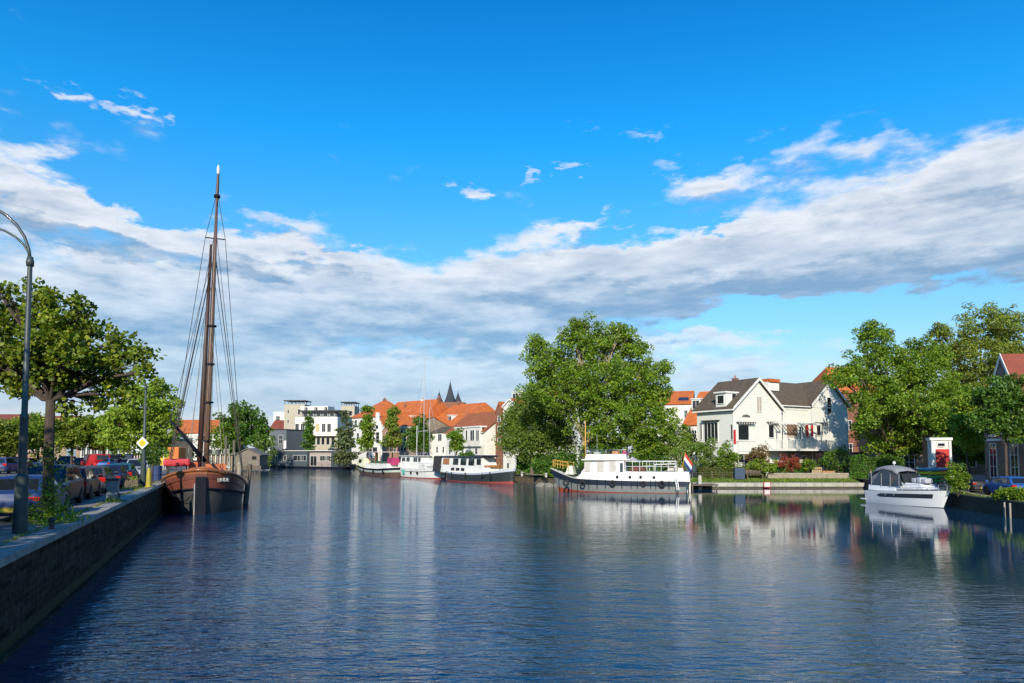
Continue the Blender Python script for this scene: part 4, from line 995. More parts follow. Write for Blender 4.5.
def sidepane(parent, nm, x0, x1, z0, z1, y, mt, th=.03, side=(1, -1), slope=0):
    for s in side:
        b = MB(); yy = y * s
        b.add([(x0, yy, z0), (x1, yy, z0), (x1, yy - slope * s, z1), (x0, yy - slope * s, z1)] + [(x0, yy - th * s, z0), (x1, yy - th * s, z0), (x1, yy - (slope + th) * s, z1), (x0, yy - (slope + th) * s, z1)],
              [(0, 1, 2, 3), (4, 7, 6, 5), (0, 4, 5, 1), (2, 6, 7, 3), (1, 5, 6, 2), (3, 7, 4, 0)], mt); b.build(nm, parent)
def fender(parent, x, y, z, r=.3, tyre=True, mt=None):
    b = MB()
    if tyre:
        R = Matrix.Translation((x, y, z)) @ Matrix.Rotation(PI / 2, 4, 'X'); n = 14
        vs = []; fs = []
        for i in range(n):
            a = 2 * PI * i / n
            for k in range(6):
                c = 2 * PI * k / 6; rr = r * .72 + r * .28 * math.cos(c); vs.append((rr * math.cos(a), rr * math.sin(a), .1 * math.sin(c)))
        for i in range(n):
            for k in range(6): fs.append((i * 6 + k, ((i + 1) % n) * 6 + k, ((i + 1) % n) * 6 + (k + 1) % 6, i * 6 + (k + 1) % 6))
        b.add(vs, fs, mt or M_rubber, R)
    else: b.lathe([(.02, -.4), (.1, -.34), (.12, 0), (.1, .34), (.02, .4)], mt or M_rubber, (x, y, z), 8)
    b.tube([(x, y, z + r), (x, y * .98, z + r + .5)], .015, M_rubber, 4)
    b.build('fender', parent, smooth=True)

# --- the big sailing barge at the left quay
M_rust1 = mat('red_brown_topside', (.2, .05, .028), .5, col2=(.1, .03, .02), vscale=1.6, dirt=.6, coat=.15)
M_rail = mat('brown_bulwark', (.3, .10, .03), .5, col2=(.2, .06, .02), vscale=1.5, coat=.15)
M_hullg = mat('dark_grey_hull', (.055, .053, .052), .65, col2=(.02, .02, .022), vscale=1.2, dirt=.6)
M_tar = mat('black_tar', (.008, .01, .018), .7, var=.3, spec=.15)
M_mast = mat('mast_wood', (.16, .085, .045), .45, var=.4, stretch=(5, 5, .4), coat=.3)
M_mastd = mat('dark_spar', (.06, .028, .02), .5, var=.4, stretch=(5, 5, .4))
M_rope = mat('tarred_rope', (.06, .05, .045), .9)
M_ropel = mat('pale_rope', (.3, .26, .2), .9)
BL, BB = 23.0, 5.7
bc = at(201.5, 470, 46)   # centre of the bow
bow = Vector((bc.x, 46.0, 0)); bctr = bow + Vector((QA.x, QA.y, 0)) * (BL / 2)
barge = thing('sailing_barge', 'old red brown sailing barge with a very tall wooden mast, moored at the quay', 'barge', bctr, QROT + PI)
plan = lambda t: max(.02, (1 - abs(2 * t - 1) ** 5.2)) ** .52 * (.97 if t < .5 else 1)
sheer = lambda t: 1.72 + 1.25 * max(0, (t - .55) / .45) ** 2.2 + .5 * max(0, (.35 - t) / .35) ** 2
hb, dk, edge = loft_hull(BL, BB, plan, sheer, [(.62, M_hullg), (.655, M_tar), (.93, M_rust1), (1.0, M_rail)], rake_b=.2, rake_s=.3, full=.9, deck=mat('barge_deck', (.16, .12, .09), .8, var=.3, dirt=.3), deckdrop=.55, ns=40)
hb.build('hull', barge, auto=50); dk.build('deck', barge)
# rail cap along the bulwark and rubbing strake
b = MB(); pr = [Vector(p) for p in edge]; ring = pr + [Vector((p.x, -p.y, p.z)) for p in pr[::-1]]
b.tube([p + Vector((0, 0, .03)) for p in ring + [ring[0]]], .11, M_rail, 6); b.build('rail_cap', barge, smooth=True)
b = MB(); rg = [Vector((p.x * .998, p.y * .985 + .02, -.45 + (p.z + .45) * .638)) for p in pr[2:]]; rg = rg + [Vector((p.x, -p.y, p.z)) for p in rg[::-1]]
b.tube(rg, .07, M_tar, 6); b.build('rubbing_strake', barge, smooth=True)
# heavy stem board
b = MB(); b.box(BL / 2 - .42, BL / 2 + .14, -.36, .36, -.6, 2.55, M_tar); bev(b.build('stem', barge), .08)
b = MB(); b.box(BL / 2 - .3, BL / 2 + .17, -.43, -.362, -.4, 2.1, mat('worn_white_edge', (.3, .29, .27), .7, var=.4)); b.build('draught_strip', barge)
# raised bow board (brown arch) behind the stem
b = MB(); b.tube([(BL / 2 - .5, -1.25, 2.75), (BL / 2 - .35, -.6, 3.02), (BL / 2 - .3, .1, 3.1), (BL / 2 - .35, .8, 2.98), (BL / 2 - .5, 1.5, 2.72)], .13, M_rail, 8); b.build('bow_beam', barge, smooth=True)
# name in white letters
def text_mesh(s, size, mt, depth=.01, font=None):
    cu = bpy.data.curves.new('lettering', 'FONT'); cu.body = s; cu.size = size; cu.extrude = depth; cu.align_x = 'CENTER'; cu.align_y = 'CENTER'
    ob = bpy.data.objects.new('tmp', cu); COL.objects.link(ob); dg = bpy.context.evaluated_depsgraph_get()
    me = bpy.data.meshes.new_from_object(ob.evaluated_get(dg)); bpy.data.objects.remove(ob); me.materials.clear(); me.materials.append(mt); return me
M_letter = mat('white_lettering', (.75, .73, .68), .6, var=.05)
for sgn in (1,):
    ix = [i for i, p in enumerate(edge) if p[0] > BL / 2 - 1.35][0]
    p = Vector(edge[ix]); q = Vector(edge[ix + 4] if ix + 4 < len(edge) else edge[-1])
    a_ = Vector((p.x, p.y * sgn, 0)); c_ = Vector((q.x, q.y * sgn, 0)); mid = (a_ + c_) / 2; tn = (c_ - a_).normalized(); nr = Vector((tn.y, -tn.x, 0)) * (1 if sgn < 0 else -1)
    if nr.x < 0: nr = -nr
    lo = link(text_mesh('LINDE', .36, M_letter, .012), 'name_lettering', barge)
    xax = Vector((-nr.y, nr.x, 0)); up_ = Vector((0, 0, 1)); Mx = Matrix((xax, up_, nr)).transposed().to_4x4(); Mx.translation = mid + nr * .12 + Vector((0, 0, 2.28)); lo.matrix_local = Mx
# deck gear
b = cabin(-3.5, 5.6, 3.3, 3.0, 1.15, 1.95, .3, .3, .35, mat('hatch_cover', (.34, .11, .04), .7, var=.3)); b.build('cargo_hatch', barge)
b = cabin(-10.2, -6.2, 3.6, 3.6, 1.2, 2.75, .3, .2, .15, M_rail); dh = b.build('deckhouse', barge)
for x in (-9.2, -8.2, -7.3): sidepane(dh, 'window', x, x + .6, 1.9, 2.4, 1.74, M_glass)
MB().box(-10.3, -6.3, -1.75, 1.75, 2.755, 2.86, M_white).build('deckhouse_roof', dh)
b = MB().box(7.2, 8.4, .1, 1.5, 1.6, 3.35, mat('orange_companionway', (.5, .13, .04), .6, var=.2)); b.build('companionway', barge)
b = MB(); b.tube([(8.9, -.8, 2.2), (8.9, .8, 2.2)], .22, M_tar, 12); b.box(8.75, 9.05, -.9, -.75, 1.6, 2.6, M_tar); b.box(8.75, 9.05, .75, .9, 1.6, 2.6, M_tar); b.build('windlass', barge)
# mast, gaff, boom, crosstrees
MX = 3.9
mt_ = barge
wx = lambda x, y, z: (x, y, z)
mb_ = at(208.5, 455, 52.5); topz = at(218.5, 170, 52.5).z
b = MB(); TY = lambda z: max(0, z - .6) * .0165
topz += .75
b.tube([(MX, TY(z), z) for z in (.6, 9, 16.5, 20, topz - .8)], [.22, .2, .17, .14, .08], M_mast, 12); mo = b.build('mast', barge, smooth=True)
MB().tube([(MX, TY(topz - 2.6), topz - 2.6), (MX, TY(topz), topz - .8)], [.135, .1], M_mastd, 10).build('mast_head', mo)
MB().lathe([(.06, 0), (.11, .1), (.11, .5), (.02, .75)], M_white, (MX, TY(topz), topz - .8), 8).build('mast_truck', mo)
MB().lathe([(.24, 0), (.26, .08), (.24, .2)], M_tar, (MX, TY(topz - 2.7), topz - 2.7), 10).build('mast_band', mo)
zc = at(215, 227.5, 50.5).z
MB().tube([(MX, TY(zc) - .72, zc), (MX, TY(zc) + .72, zc)], .045, M_tar, 6).build('crosstree', mo)
b = MB(); b.tube([(MX - .3, -.5, 1.6), (MX - .3, -.42 + TY(9), 9), (MX - .25, TY(zc) - .3, zc - .45)], [.2, .2, .1], M_mastd, 10); b.build('gaff', barge, smooth=True)
for z in (5, 8, 11, 14): MB().lathe([(.36, 0), (.38, .06), (.36, .12)], M_tar, (MX, TY(z), z), 10).build('mast_hoop', mo)
# raised bowsprit leaning out over the quay side
pa = at(205.5, 461.5, 46.8); pb = at(170.5, 420.5, 45.4)
inv = Matrix.Translation(bctr) @ Matrix.Rotation(QROT + PI, 4, 'Z'); inv = inv.inverted()
b = MB(); b.tube([inv @ pa, inv @ pb], [.13, .085], M_tar, 8); b.build('bowsprit', barge, smooth=True)
b = MB()   # standing rigging
def stay(p, q, r=.022, mt=None): b.tube([p, q], r, mt or M_rope, 4)
zt1 = topz - 2.7
for sgn in (-1, 1):
    for dx, zt_, r in ((-.2, zc, .02), (-.7, zt1 - 5, .02), (-1.3, zt1 - 5.2, .022), (.5, zt1 - 5.1, .018), (-2.0, zt1 - 7, .018)):
        stay((MX, TY(zt_) + sgn * .12, zt_), (MX + dx, sgn * (BB / 2 - .1), 2.0), r)
    b.tube([(MX, TY(zt1) + sgn * .1, zt1), (MX, TY(zc) + sgn * .72, zc), (MX - .9, sgn * (BB / 2 - .08), 2.0)], .022, M_rope, 4)
    stay((MX - .2, sgn * .3, 15), (MX - 6.5, sgn * 1.6, 1.9), .018, M_ropel)
    stay((MX, sgn * .2, 14), (MX + 1.2, sgn * 1.4, 1.9), .018, M_ropel)
stay((MX, TY(zt1), zt1), (BL / 2 - .3, 0, 3.1), .025); stay((MX, TY(zt1), zt1 - 5), (BL / 2 - .8, .15, 3.0), .022); stay((MX, TY(topz), topz - 1), (-BL / 2 + .6, 0, 2.6), .018)
q = inv @ pb; stay(tuple(q), (MX, .1, zt1 - 5), .018); stay(tuple(q), (BL / 2 - .4, 1.6, 2.7), .018)
b.build('rigging', barge)
# leeboards
M_lee = mat('leeboard_wood', (.2, .15, .1), .6, var=.4, stretch=(4, 4, .6))
for sgn in (-1, 1):
    b = MB(); b.prism([(2.2, 2.1), (.2, 2.35), (-1.2, .25), (.3, -.15), (2.0, .3)], sgn * (BB / 2 + .12), sgn * (BB / 2 + .25), M_lee); b.build('leeboard', barge)
# anchor chain and mooring line on the bow
b = MB(); pts = [(BL / 2 - .2, -.3, 1.55), (BL / 2 + .05, -.9, .95), (BL / 2 - .3, -1.6, 1.2), (BL / 2 - .9, -2.15, 1.9), (BL / 2 - 1.2, -2.3, 2.4)]
b.tube(pts, .03, M_tar, 5); b.build('mooring_line', barge)
b = MB(); b.lathe([(.05, -.1), (.16, -.05), (.16, .05), (.05, .1)], mat('white_buoy', (.7, .7, .7), .5), (BL / 2 - 2.6, BB / 2 * -1.04, 1.0), 8); b.build('fender', barge)
# red tarpaulin roll over a rail on deck
b = MB().box(5.6, 6.3, -2.75, -.95, 3.15, 3.7, mat('red_tarpaulin', (.5, .03, .04), .6, var=.2)); bev(b.build('tarpaulin_roll', barge), .15)
b = MB(); [b.tube([(5.95, y, 1.2), (5.95, y, 3.15)], .04, M_oldwood, 5) for y in (-2.5, -1.9, -1.2)]; b.build('trestle', barge)
bev(MB().box(4.9, 5.5, -1.1, -.45, 1.9, 3.45, mat('orange_box', (.5, .1, .03), .6, var=.2)).build('deck_box', barge), .05)
b = MB(); b.tube([(2.5, .9, 1.9), (2.5, .95, 4.4)], .035, M_ropel, 5); b.tube([(1.5, 1.6, 1.9), (1.5, 1.7, 4.8)], .035, M_ropel, 5); b.tube([(3.4, 2.1, 1.9), (3.4, 2.1, 4.2)], .035, M_ropel, 5); b.build('boat_hooks', barge)

def post(px, pyb, pyt, Y, r, label, mt=None, z0=-.6, name='mooring_post', cat='mooring post', group=None, lean=0):
    p = fr(px, Y); zt_ = at(px, pyt, Y).z; b = MB()
    b.tube([(0, 0, z0), (lean, 0, zt_ - .1), (lean, 0, zt_)], [r * 1.1, r, r * .8], mt or M_oldwood, 9)
    o = b.build(name, loc=(p[0], p[1], 0), smooth=False); tag(o, label, cat, group); return o
G_ = 'wooden mooring posts beside the sailing barge'
post(246, 495, 464, 56, .2, 'leaning dark mooring post outermost beside the sailing barge', group=G_, lean=.35)
post(240, 490, 462, 60, .22, 'thick pale mooring post just off the starboard side of the sailing barge', group=G_, mt=mat('pale_old_wood', (.3, .26, .2), .9, var=.4, stretch=(6, 6, .8)))
post(234, 480, 440, 74, .14, 'slim tall mooring post standing behind the barge leeboard', group=G_)
post(226, 478, 436, 84, .13, 'slim tall mooring post in front of the old wooden boathouse wall', group=G_)

# --- white and grey motor yacht in the middle
def sx_frame(pA, pB):
    """frame of a boat from its stern point to its bow point"""
    pA, pB = Vector(pA), Vector(pB); c = (pA + pB) / 2; d = (pB - pA); return (c.x, c.y, 0), math.atan2(d.y, d.x), d.length
M_navy = mat('navy_hull', (.022, .028, .045), .35, var=.3, coat=.3)
M_greyh = mat('grey_green_hull', (.2, .215, .21), .45, var=.15, dirt=.15)
M_bootr = mat('orange_boot_stripe', (.3, .06, .02), .6, var=.3)
M_curt = mat('cabin_curtain', (.42, .38, .35), .6, var=.15)
M_creamp = mat('cream_paint', (.72, .68, .5), .5, var=.06)
M_ywood = mat('yellow_varnish', (.55, .3, .05), .4, var=.2)
stern = gp(692, 493.8); bowp = gp(551.5, 491.5)
loc, rz, L = sx_frame((stern.x, stern.y + 2.0), (bowp.x, bowp.y + 2.0))
Y1 = thing('motor_yacht', 'white and navy steel motor yacht with curtained wheelhouse, flybridge and flag at its stern', 'motor yacht', loc, rz)
mid_y = loc[1]
zof = lambda py, Y: HW + (HY - py) / 683 * Y
plan = lambda t: (max(.0, 1 - max(0, (t - .45) / .55) ** 2.4)) ** .8 * (.8 + .2 * min(1, t / .25)) + .015
sheer = lambda t: 1.25 + .95 * max(0, (t - .78) / .22) ** 1.3 + .28 * max(0, (t - .3) / .7) ** 1.5
# note: the bow points left in the photo
hb, dk, ed = loft_hull(L, 4.3, plan, sheer, [(.27, M_bootr), (.29, M_bootr), (.66, M_greyh), (.98, M_navy), (1, M_white)], rake_b=1.1, rake_s=.1, full=.72, deck=M_creamp, deckdrop=.05, ns=30)
hb.build('hull', Y1, auto=45); dk.build('deck', Y1)
def boatx(px, Y=None):  # local x of something seen at a pixel column on the boat's axis
    a = tdir(px, HY)[0]; c = Vector(loc[:2]); d = Vector((math.cos(rz), math.sin(rz))); k = (a * c.y - c.x) / (d.x - a * d.y); return k
S = lambda py, Y=loc[1] - 1.6: zof(py, Y)
xb = boatx
b = cabin(xb(690), xb(577), 3.4, 3.0, 1.2, S(471.5), .9, .1, .1, M_white); b.build('lower_cabin', Y1)
for px in (619, 631.5, 642, 655): 
    x = xb(px)
    for s in (1, -1):
        R = Matrix.Translation((x, s * 1.70, 1.62 if px < 650 else 1.6)) @ Matrix.Rotation(PI / 2, 4, 'X'); bb = MB(); bb.lathe([(.02, -.03), (.15, -.03), (.15, .03), (.02, .03)], M_glass, n=12, M=R); bb.build('porthole', Y1)
b = cabin(xb(626), xb(583), 3.1, 2.6, S(473), S(460.5), .95, .05, .12, M_white); wh = b.build('wheelhouse', Y1)
for p0_, p1_ in ((586.5, 592.5), (599, 605.5), (611, 617.5)):
    sidepane(wh, 'curtained_window', min(xb(p0_), xb(p1_)), max(xb(p0_), xb(p1_)), S(471.7), S(461.8), 1.5, M_curt, slope=.11)
sidepane(wh, 'side_window', xb(624.5), xb(621.5), S(472), S(463), 1.55, M_glass, slope=.1)
b = MB(); b.box(xb(632), xb(584), -1.6, 1.6, S(460.3), S(459.4), M_white); b.build('wheelhouse_roof', Y1)
b = cabin(xb(628), xb(587), 2.9, 2.7, S(459.2), S(454.2), .15, .1, .05, M_white); fb = b.build('flybridge', Y1)
b = MB(); rail(b, [(xb(p), s_ * 1.35, S(454.2)) for s_, ps in ((-1, (588, 596, 604, 612, 620, 627)), (1, (627, 618, 608, 598, 588))) for p in ps], .45, M_chrome, .025); b.build('flybridge_rail', Y1)
b = cabin(xb(627.5), xb(623), 1.6, 1.6, S(455), S(450.5), .1, .1, .1, mat('magenta_cover', (.45, .03, .12), .7)); b.build('red_cover', Y1)
b = cabin(xb(619.5), xb(612.5), 1.5, 1.5, S(454.5), S(451.2), .1, .1, .1, mat('orange_cover', (.6, .2, .08), .7)); b.build('orange_cover', Y1)
b = cabin(xb(594.5), xb(601), 1.4, 1.4, S(454.5), S(451.4), -.1, .1, .1, M_curt) if False else cabin(xb(601), xb(594.5), 1.4, 1.4, S(454.5), S(451.8), .1, .1, .1, M_curt); b.build('helm_seat', Y1)
b = MB(); b.tube([(xb(585.5), 0, S(460)), (xb(585.5), 0, S(419))], [.09, .05], M_ywood, 8); b.tube([(xb(584.6), .0, S(432.5)), (xb(590.5), 0, S(432.5))], .035, M_ywood, 6); b.build('mast', Y1, smooth=True)
b = MB(); b.tube([(xb(597.5), .3, S(452)), (xb(597.5), .3, S(434))], .02, M_chrome, 5); b.build('aerial', Y1)
# aft deck rail, awning, tender gear
b = MB()
for s_ in (-1, 1): rail(b, [(xb(p), s_ * 1.65, S(471.3)) for p in (627, 634, 641, 648, 655, 662, 669, 676)], 1.05, M_white, .03)
b.build('aft_rail', Y1)
b = MB(); b.add([(xb(676), -1.5, S(463.2)), (xb(655), -1.5, S(464.2)), (xb(655), 1.5, S(464.2)), (xb(676), 1.5, S(463.2))] + [(xb(676), -1.5, S(463.8)), (xb(655), -1.5, S(464.8)), (xb(655), 1.5, S(464.8)), (xb(676), 1.5, S(463.8))], [(0, 1, 2, 3), (7, 6, 5, 4), (0, 4, 5, 1), (1, 5, 6, 2), (2, 6, 7, 3), (3, 7, 4, 0)], M_white)
for p in (675.5, 656):
    for s_ in (-1.45, 1.45): b.tube([(xb(p), s_, S(471)), (xb(p), s_, S(464))], .03, M_white, 5)
b.build('awning', Y1)
b = cabin(xb(646), xb(630), 1.6, 1.6, S(471.4), S(466), .3, .3, .2, mat('maroon_cover', (.12, .04, .03), .8, var=.4)); b.build('deck_locker', Y1)
b = cabin(xb(640), xb(628), 2.2, 1.0, S(462), S(456.5), .6, .8, .5, mat('grey_canvas', (.35, .34, .36), .8, var=.3)); b.build('folded_canopy', Y1)
b = MB(); b.tube([(xb(631), -.6, S(459)), (xb(657), -.6, S(464.5))], .04, M_chrome, 5); b.build('boom', Y1)
b = cabin(xb(675), xb(667), 1.6, 1.8, S(471), S(466), .2, .2, .2, M_curt); b.build('dinghy', Y1)
b = cabin(xb(683.5), xb(677), 1.2, 1.4, S(473.5), S(468), .2, .1, .1, M_creamp); b.build('stern_seat', Y1)
b = MB(); 
for s_ in (-1, 1): rail(b, [(xb(p), s_ * w_, S(pz)) for p, w_, pz in ((571, 1.5, 470.5), (565, 1.15, 469.5), (559, .75, 468.5), (554.5, .3, 467.5), (553, .02, 467))], .75, M_ywood, .035)
b.build('pulpit_rail', Y1)
b = cabin(xb(575), xb(566), 1.7, 1.3, 1.8, S(466.5), .3, .2, .2, M_creamp); b.build('fore_hatch', Y1)
for i, px in enumerate((570, 586, 615, 645, 663)):
    fender(Y1, xb(px), -2.27 if math.cos(rz) > 0 else 2.27, .95, .36 if i % 2 == 0 else .3) 
ys = 1 if math.cos(rz) < 0 else -1   # local side that faces the viewer
for px in (563, 575, 581, 592, 600, 608, 624, 633, 639, 652, 657, 670):
    x = xb(px); b = MB(); b.tube([(x, ys * 2.14, 1.35), (x, ys * 2.1, .45)], .04, M_tar, 5); b.build('fender_pole', Y1)
# ladder and flag
b = MB(); b.tube([(xb(677.5), ys * 2.0, 1.6), (xb(679.5), ys * 2.3, .35)], .05, M_white, 5); b.tube([(xb(675.8), ys * 2.0, 1.6), (xb(677.6), ys * 2.3, .35)], .05, M_white, 5)
for k in range(5): f = (k + .5) / 5; b.tube([(xb(677.5 + 2 * f), ys * (2 + .3 * f), 1.6 - 1.25 * f), (xb(675.8 + 1.8 * f), ys * (2 + .3 * f), 1.6 - 1.25 * f)], .03, M_white, 4)
b.build('boarding_ladder', Y1)
b = MB(); fpx, fpt = xb(681.5), xb(685.3); b.tube([(fpx, 0, S(471)), (fpt, 0, S(452.2))], .035, M_ywood, 6); st_ = b.build('flag_staff', Y1)
fl = MB(); n = 12; vs = []
# hanging flag: hoist along the staff, drooping away from it
for i in range(n + 1):
    u = i / n
    for j, v in enumerate((0, 1 / 3, 2 / 3, 1)):
        hx, hz = fpt + (fpx - fpt) * (.04 + v * .5), S(452.8 + v * 9.5)
        vs.append((hx + (xb(690) - xb(684)) * 1.25 * u, .18 * math.sin(u * 9 + v) * u, hz - (S(452) - S(463)) * u * 1.0))
for j, mt in enumerate((mat('flag_red', (.5, .03, .02), .7), mat('flag_white', (.75, .75, .75), .7), mat('flag_blue', (.02, .06, .25), .7))):
    fl.add([], [], mt)
    for i in range(n): fl.f.append([i * 4 + j, i * 4 + j + 1, (i + 1) * 4 + j + 1, (i + 1) * 4 + j]); fl.mi.append(fl.m(mt))
fl.v = vs; fo = fl.build('flag', st_, smooth=True); sd = fo.modifiers.new('cloth', 'SOLIDIFY'); sd.thickness = .01

# --- generic traditional motor barge
def trad_boat(label, sA, bA, B, bands, zs, kind, seed=0, name='motor_barge', cat='boat', bowh=.7):
    """sA, bA: stern and bow points on the water (x, y)"""
    loc, rz, L = sx_frame(sA, bA); t = thing(name, label, cat, loc, rz)
    plan = lambda u: max(0, 1 - max(0, (u - .5) / .5) ** 3.2) ** .7 * (max(0, 1 - max(0, (.22 - u) / .22) ** 2.5)) ** .5 * .985 + .02
    sh = lambda u: zs + bowh * max(0, (u - .5) / .5) ** 1.8 + .3 * max(0, (.3 - u) / .3) ** 1.6
    hb, dk, ed = loft_hull(L, B, plan, sh, bands, rake_b=.5, rake_s=.4, full=.78, deck=M_creamp, deckdrop=.1, ns=28)
    hb.build('hull', t, auto=45); dk.build('deck', t)
    return t, L, (math.cos(rz), math.sin(rz)), loc, rz
def xloc(px, loc, rz):
    a = tdir(px, HY)[0]; d = (math.cos(rz), math.sin(rz)); return (a * loc[1] - loc[0]) / (d[0] - a * d[1])
M_wstripe = mat('pale_blue_grey_strake', (.5, .53, .6), .5, var=.1)
M_redb = mat('red_boot_stripe', (.35, .07, .05), .6, var=.2)
M_wmt = mat('saloon_wood', (.36, .15, .05), .45, var=.3, coat=.3)
# dark barge yacht with wooden saloon (bow to the right)
sA = gp(446, 480); bA = gp(513.5, 484.3)
sA, bA = (sA.x + .6, sA.y + 1.6), (bA.x + .2, bA.y + 1.9)
T, L, d, loc, rz = trad_boat('black canal yacht with pale blue rail, wooden windowed saloon and red waterline', sA, bA, 4.2, [(.3, M_redb), (.86, mat('black_green_hull', (.035, .04, .038), .4, var=.3, coat=.3)), (.97, M_wstripe), (1, M_wstripe)], 1.25, 0, bowh=.75)
zc = lambda py, px: HW + (HY - py) / 683 * (loc[1] + (xloc(px, loc, rz)) * math.sin(rz))
X = lambda px: xloc(px, loc, rz)
b = cabin(X(449), X(497), 3.0, 2.6, 1.15, 2.05, .4, .1, .1, M_white); lc = b.build('lower_cabin', T)
for px in (461, 466, 471): sidepane(lc, 'window', X(px - 1.6), X(px + 1.6), 1.5, 1.9, 1.5, M_glass, slope=.05)
b = cabin(X(449), X(490), 2.8, 2.5, 2.055, 3.45, .5, .1, .12, M_white); sl_ = b.build('saloon', T)
for a_, b__ in ((451, 457), (461, 466), (468.5, 474), (476.5, 482)):
    sidepane(sl_, 'window', X(a_), X(b__), 2.35, 3.25, 1.415, M_wmt if a_ == 451 else M_glass, slope=.09)
sidepane(sl_, 'windscreen', X(484.5), X(488.5), 2.45, 3.2, 1.36, M_glass, slope=.05)
MB().box(X(448.5), X(489), -1.5, 1.5, 3.46, 3.58, M_dark).build('saloon_roof', sl_)
b = cabin(X(441.5), X(448.8), 3.2, 3.2, 1.2, 3.6, .05, .3, .1, mat('dark_stern_tent', (.03, .028, .03), .8)); b.build('stern_canopy', T)
b = cabin(X(480), X(494), 2.6, 2.2, 3.6, 3.75, .8, .1, .1, M_dark); b.build('sprayhood', T)
b = cabin(X(483), X(497), 2.2, 2.0, 2.06, 2.35, .4, .1, .1, M_wmt); b.build('fore_cabin', T)
b = MB(); b.tube([(X(499), 0, 1.8), (X(499), 0, 2.9)], .05, M_wmt, 6); b.tube([(X(508), 0, 2.0), (X(508), 0, 2.7)], .12, M_dark, 6); b.build('bow_fittings', T)
for px, z_ in ((454, .85), (464, .85), (478, .9), (495, .95), (503, 1.1)): fender(T, X(px), -2.16, z_, .26, px == 495)
# white sailing motor boat
sA = gp(400, 476.8); bA = gp(444, 479.5); sA, bA = (sA.x + .5, sA.y + 1.5), (bA.x + .2, bA.y + 1.6)
T, L, d, loc, rz = trad_boat('white two masted motor sailer with blue side stripe and round dark portholes', sA, bA, 3.9, [(.28, M_redb), (.7, M_white), (.75, M_navy), (1, M_white)], 1.55, 0, name='motor_sailer', bowh=.4)
X = lambda px: xloc(px, loc, rz)
b = cabin(X(405), X(432), 2.7, 2.5, 1.45, 2.35, .4, .2, .1, M_white); lc = b.build('lower_cabin', T)
b = cabin(X(407), X(428), 2.5, 2.3, 2.355, 3.5, .5, .2, .1, M_white); wh = b.build('wheelhouse', T)
for a_, b__ in ((408.5, 411.5), (413, 416), (420, 423.5), (424.8, 426.8)): sidepane(wh, 'window', X(a_), X(b__), 2.65, 3.3, 1.24, M_glass, slope=.05)
MB().box(X(406), X(428), -1.35, 1.35, 3.51, 3.6, M_white).build('wheelhouse_roof', wh)
b = MB(); rail(b, [(X(p), -1.2, 3.6) for p in (406, 411, 416, 421, 427)], .5, M_chrome, .025); rail(b, [(X(p), 1.2, 3.6) for p in (406, 411, 416, 421, 427)], .5, M_chrome, .025); b.build('roof_rail', T)
b = MB(); rail(b, [(X(p), -1.6, 1.55) for p in (428, 432, 436, 440, 443)], .8, M_chrome, .025); b.build('bow_rail', T)
zz2 = lambda py: HW + (HY - py) / 683 * loc[1]
for nm, px, top, r in (('main_mast', 423.8, 355, .075), ('mizzen_mast', 429.5, 408, .06)):
    b = MB(); b.tube([(X(px), 0, 3.4), (X(px), 0, zz2(top))], [r, r * .6], mat('grey_mast', (.42, .42, .42), .4, var=.1), 8); mm = b.build(nm, T, smooth=True)
    if nm == 'main_mast':
        MB().tube([(X(418), 0, zz2(431)), (X(428), 0, zz2(431))], .035, M_white, 5).build('spreader', mm)
b = MB(); b.tube([(X(415.7), .2, 3.5), (X(415.7), .2, zz2(425))], .05, M_white, 6); b.build('signal_mast', T)
b = MB()
for p_ in (403, 443): b.tube([(X(423.8), 0, zz2(372)), (X(p_), 0, 2.0)], .012, M_chrome, 4)
for s_ in (-1.7, 1.7): b.tube([(X(423.8), 0, zz2(372)), (X(424), s_, 1.7)], .012, M_chrome, 4)
b.build('rigging', T)
for px in (404.5, 408, 421.5, 428): fender(T, X(px), -1.97, .85, .26)
b = MB(); b.lathe([(.05, -.45), (.2, -.4), (.22, 0), (.2, .4), (.05, .45)], mat('teal_fender', (.03, .3, .3), .5), (X(414.5), -2.02, .95), 8); b.build('fender', T)
b = cabin(X(430.5), X(441), 1.8, 1.5, 1.6, 2.0, .3, .3, .2, M_curt); b.build('foredeck_locker', T)
# cream and green barge (bow to the left)
bA = gp(357.5, 473.8); sA = gp(399, 477.6); bA, sA = (bA.x + .3, bA.y + 1.5), (sA.x - .2, sA.y + 2.2)
T, L, d, loc, rz = trad_boat('cream and green barge with brown hull, flat awning and orange deck post', sA, bA, 4.2, [(.62, mat('brown_barge_hull', (.1, .06, .045), .6, var=.3)), (.8, mat('green_white_strake', (.42, .47, .4), .5, var=.1)), (1, M_tar)], 1.3, 0, bowh=1.0)
X = lambda px: xloc(px, loc, rz); 
b = cabin(X(395), X(371), 3.0, 2.6, 1.25, 2.2, .5, .1, .1, M_white); lc = b.build('lower_cabin', T)
b = cabin(X(369.5), X(361), 2.4, 1.9, 1.6, 3.1, .7, .1, .2, M_creamp); wh = b.build('wheelhouse', T)
sidepane(wh, 'window', X(367), X(364.5), 2.2, 2.8, 1.14, M_glass, slope=.08)
b = MB(); b.box(X(390), X(363), -1.7, 1.7, 4.15, 4.27, mat('pink_white_awning', (.6, .52, .48), .7))
for p_ in (389, 384, 378): 
    for s_ in (-1.6, 1.6): b.tube([(X(p_), s_, 2.1), (X(p_), s_, 4.15)], .05, M_wmt, 5)
b.build('awning', T)
b = MB(); b.box(X(370.4), X(368.8), -1.5, -1.2, 1.4, 4.1, M_ywood); b.build('deck_post', T)
b = cabin(X(388), X(375), 2.2, 2.0, 2.21, 2.55, .2, .2, .2, mat('dark_green_cover', (.03, .09, .04), .7)); b.build('hatch_cover', T)
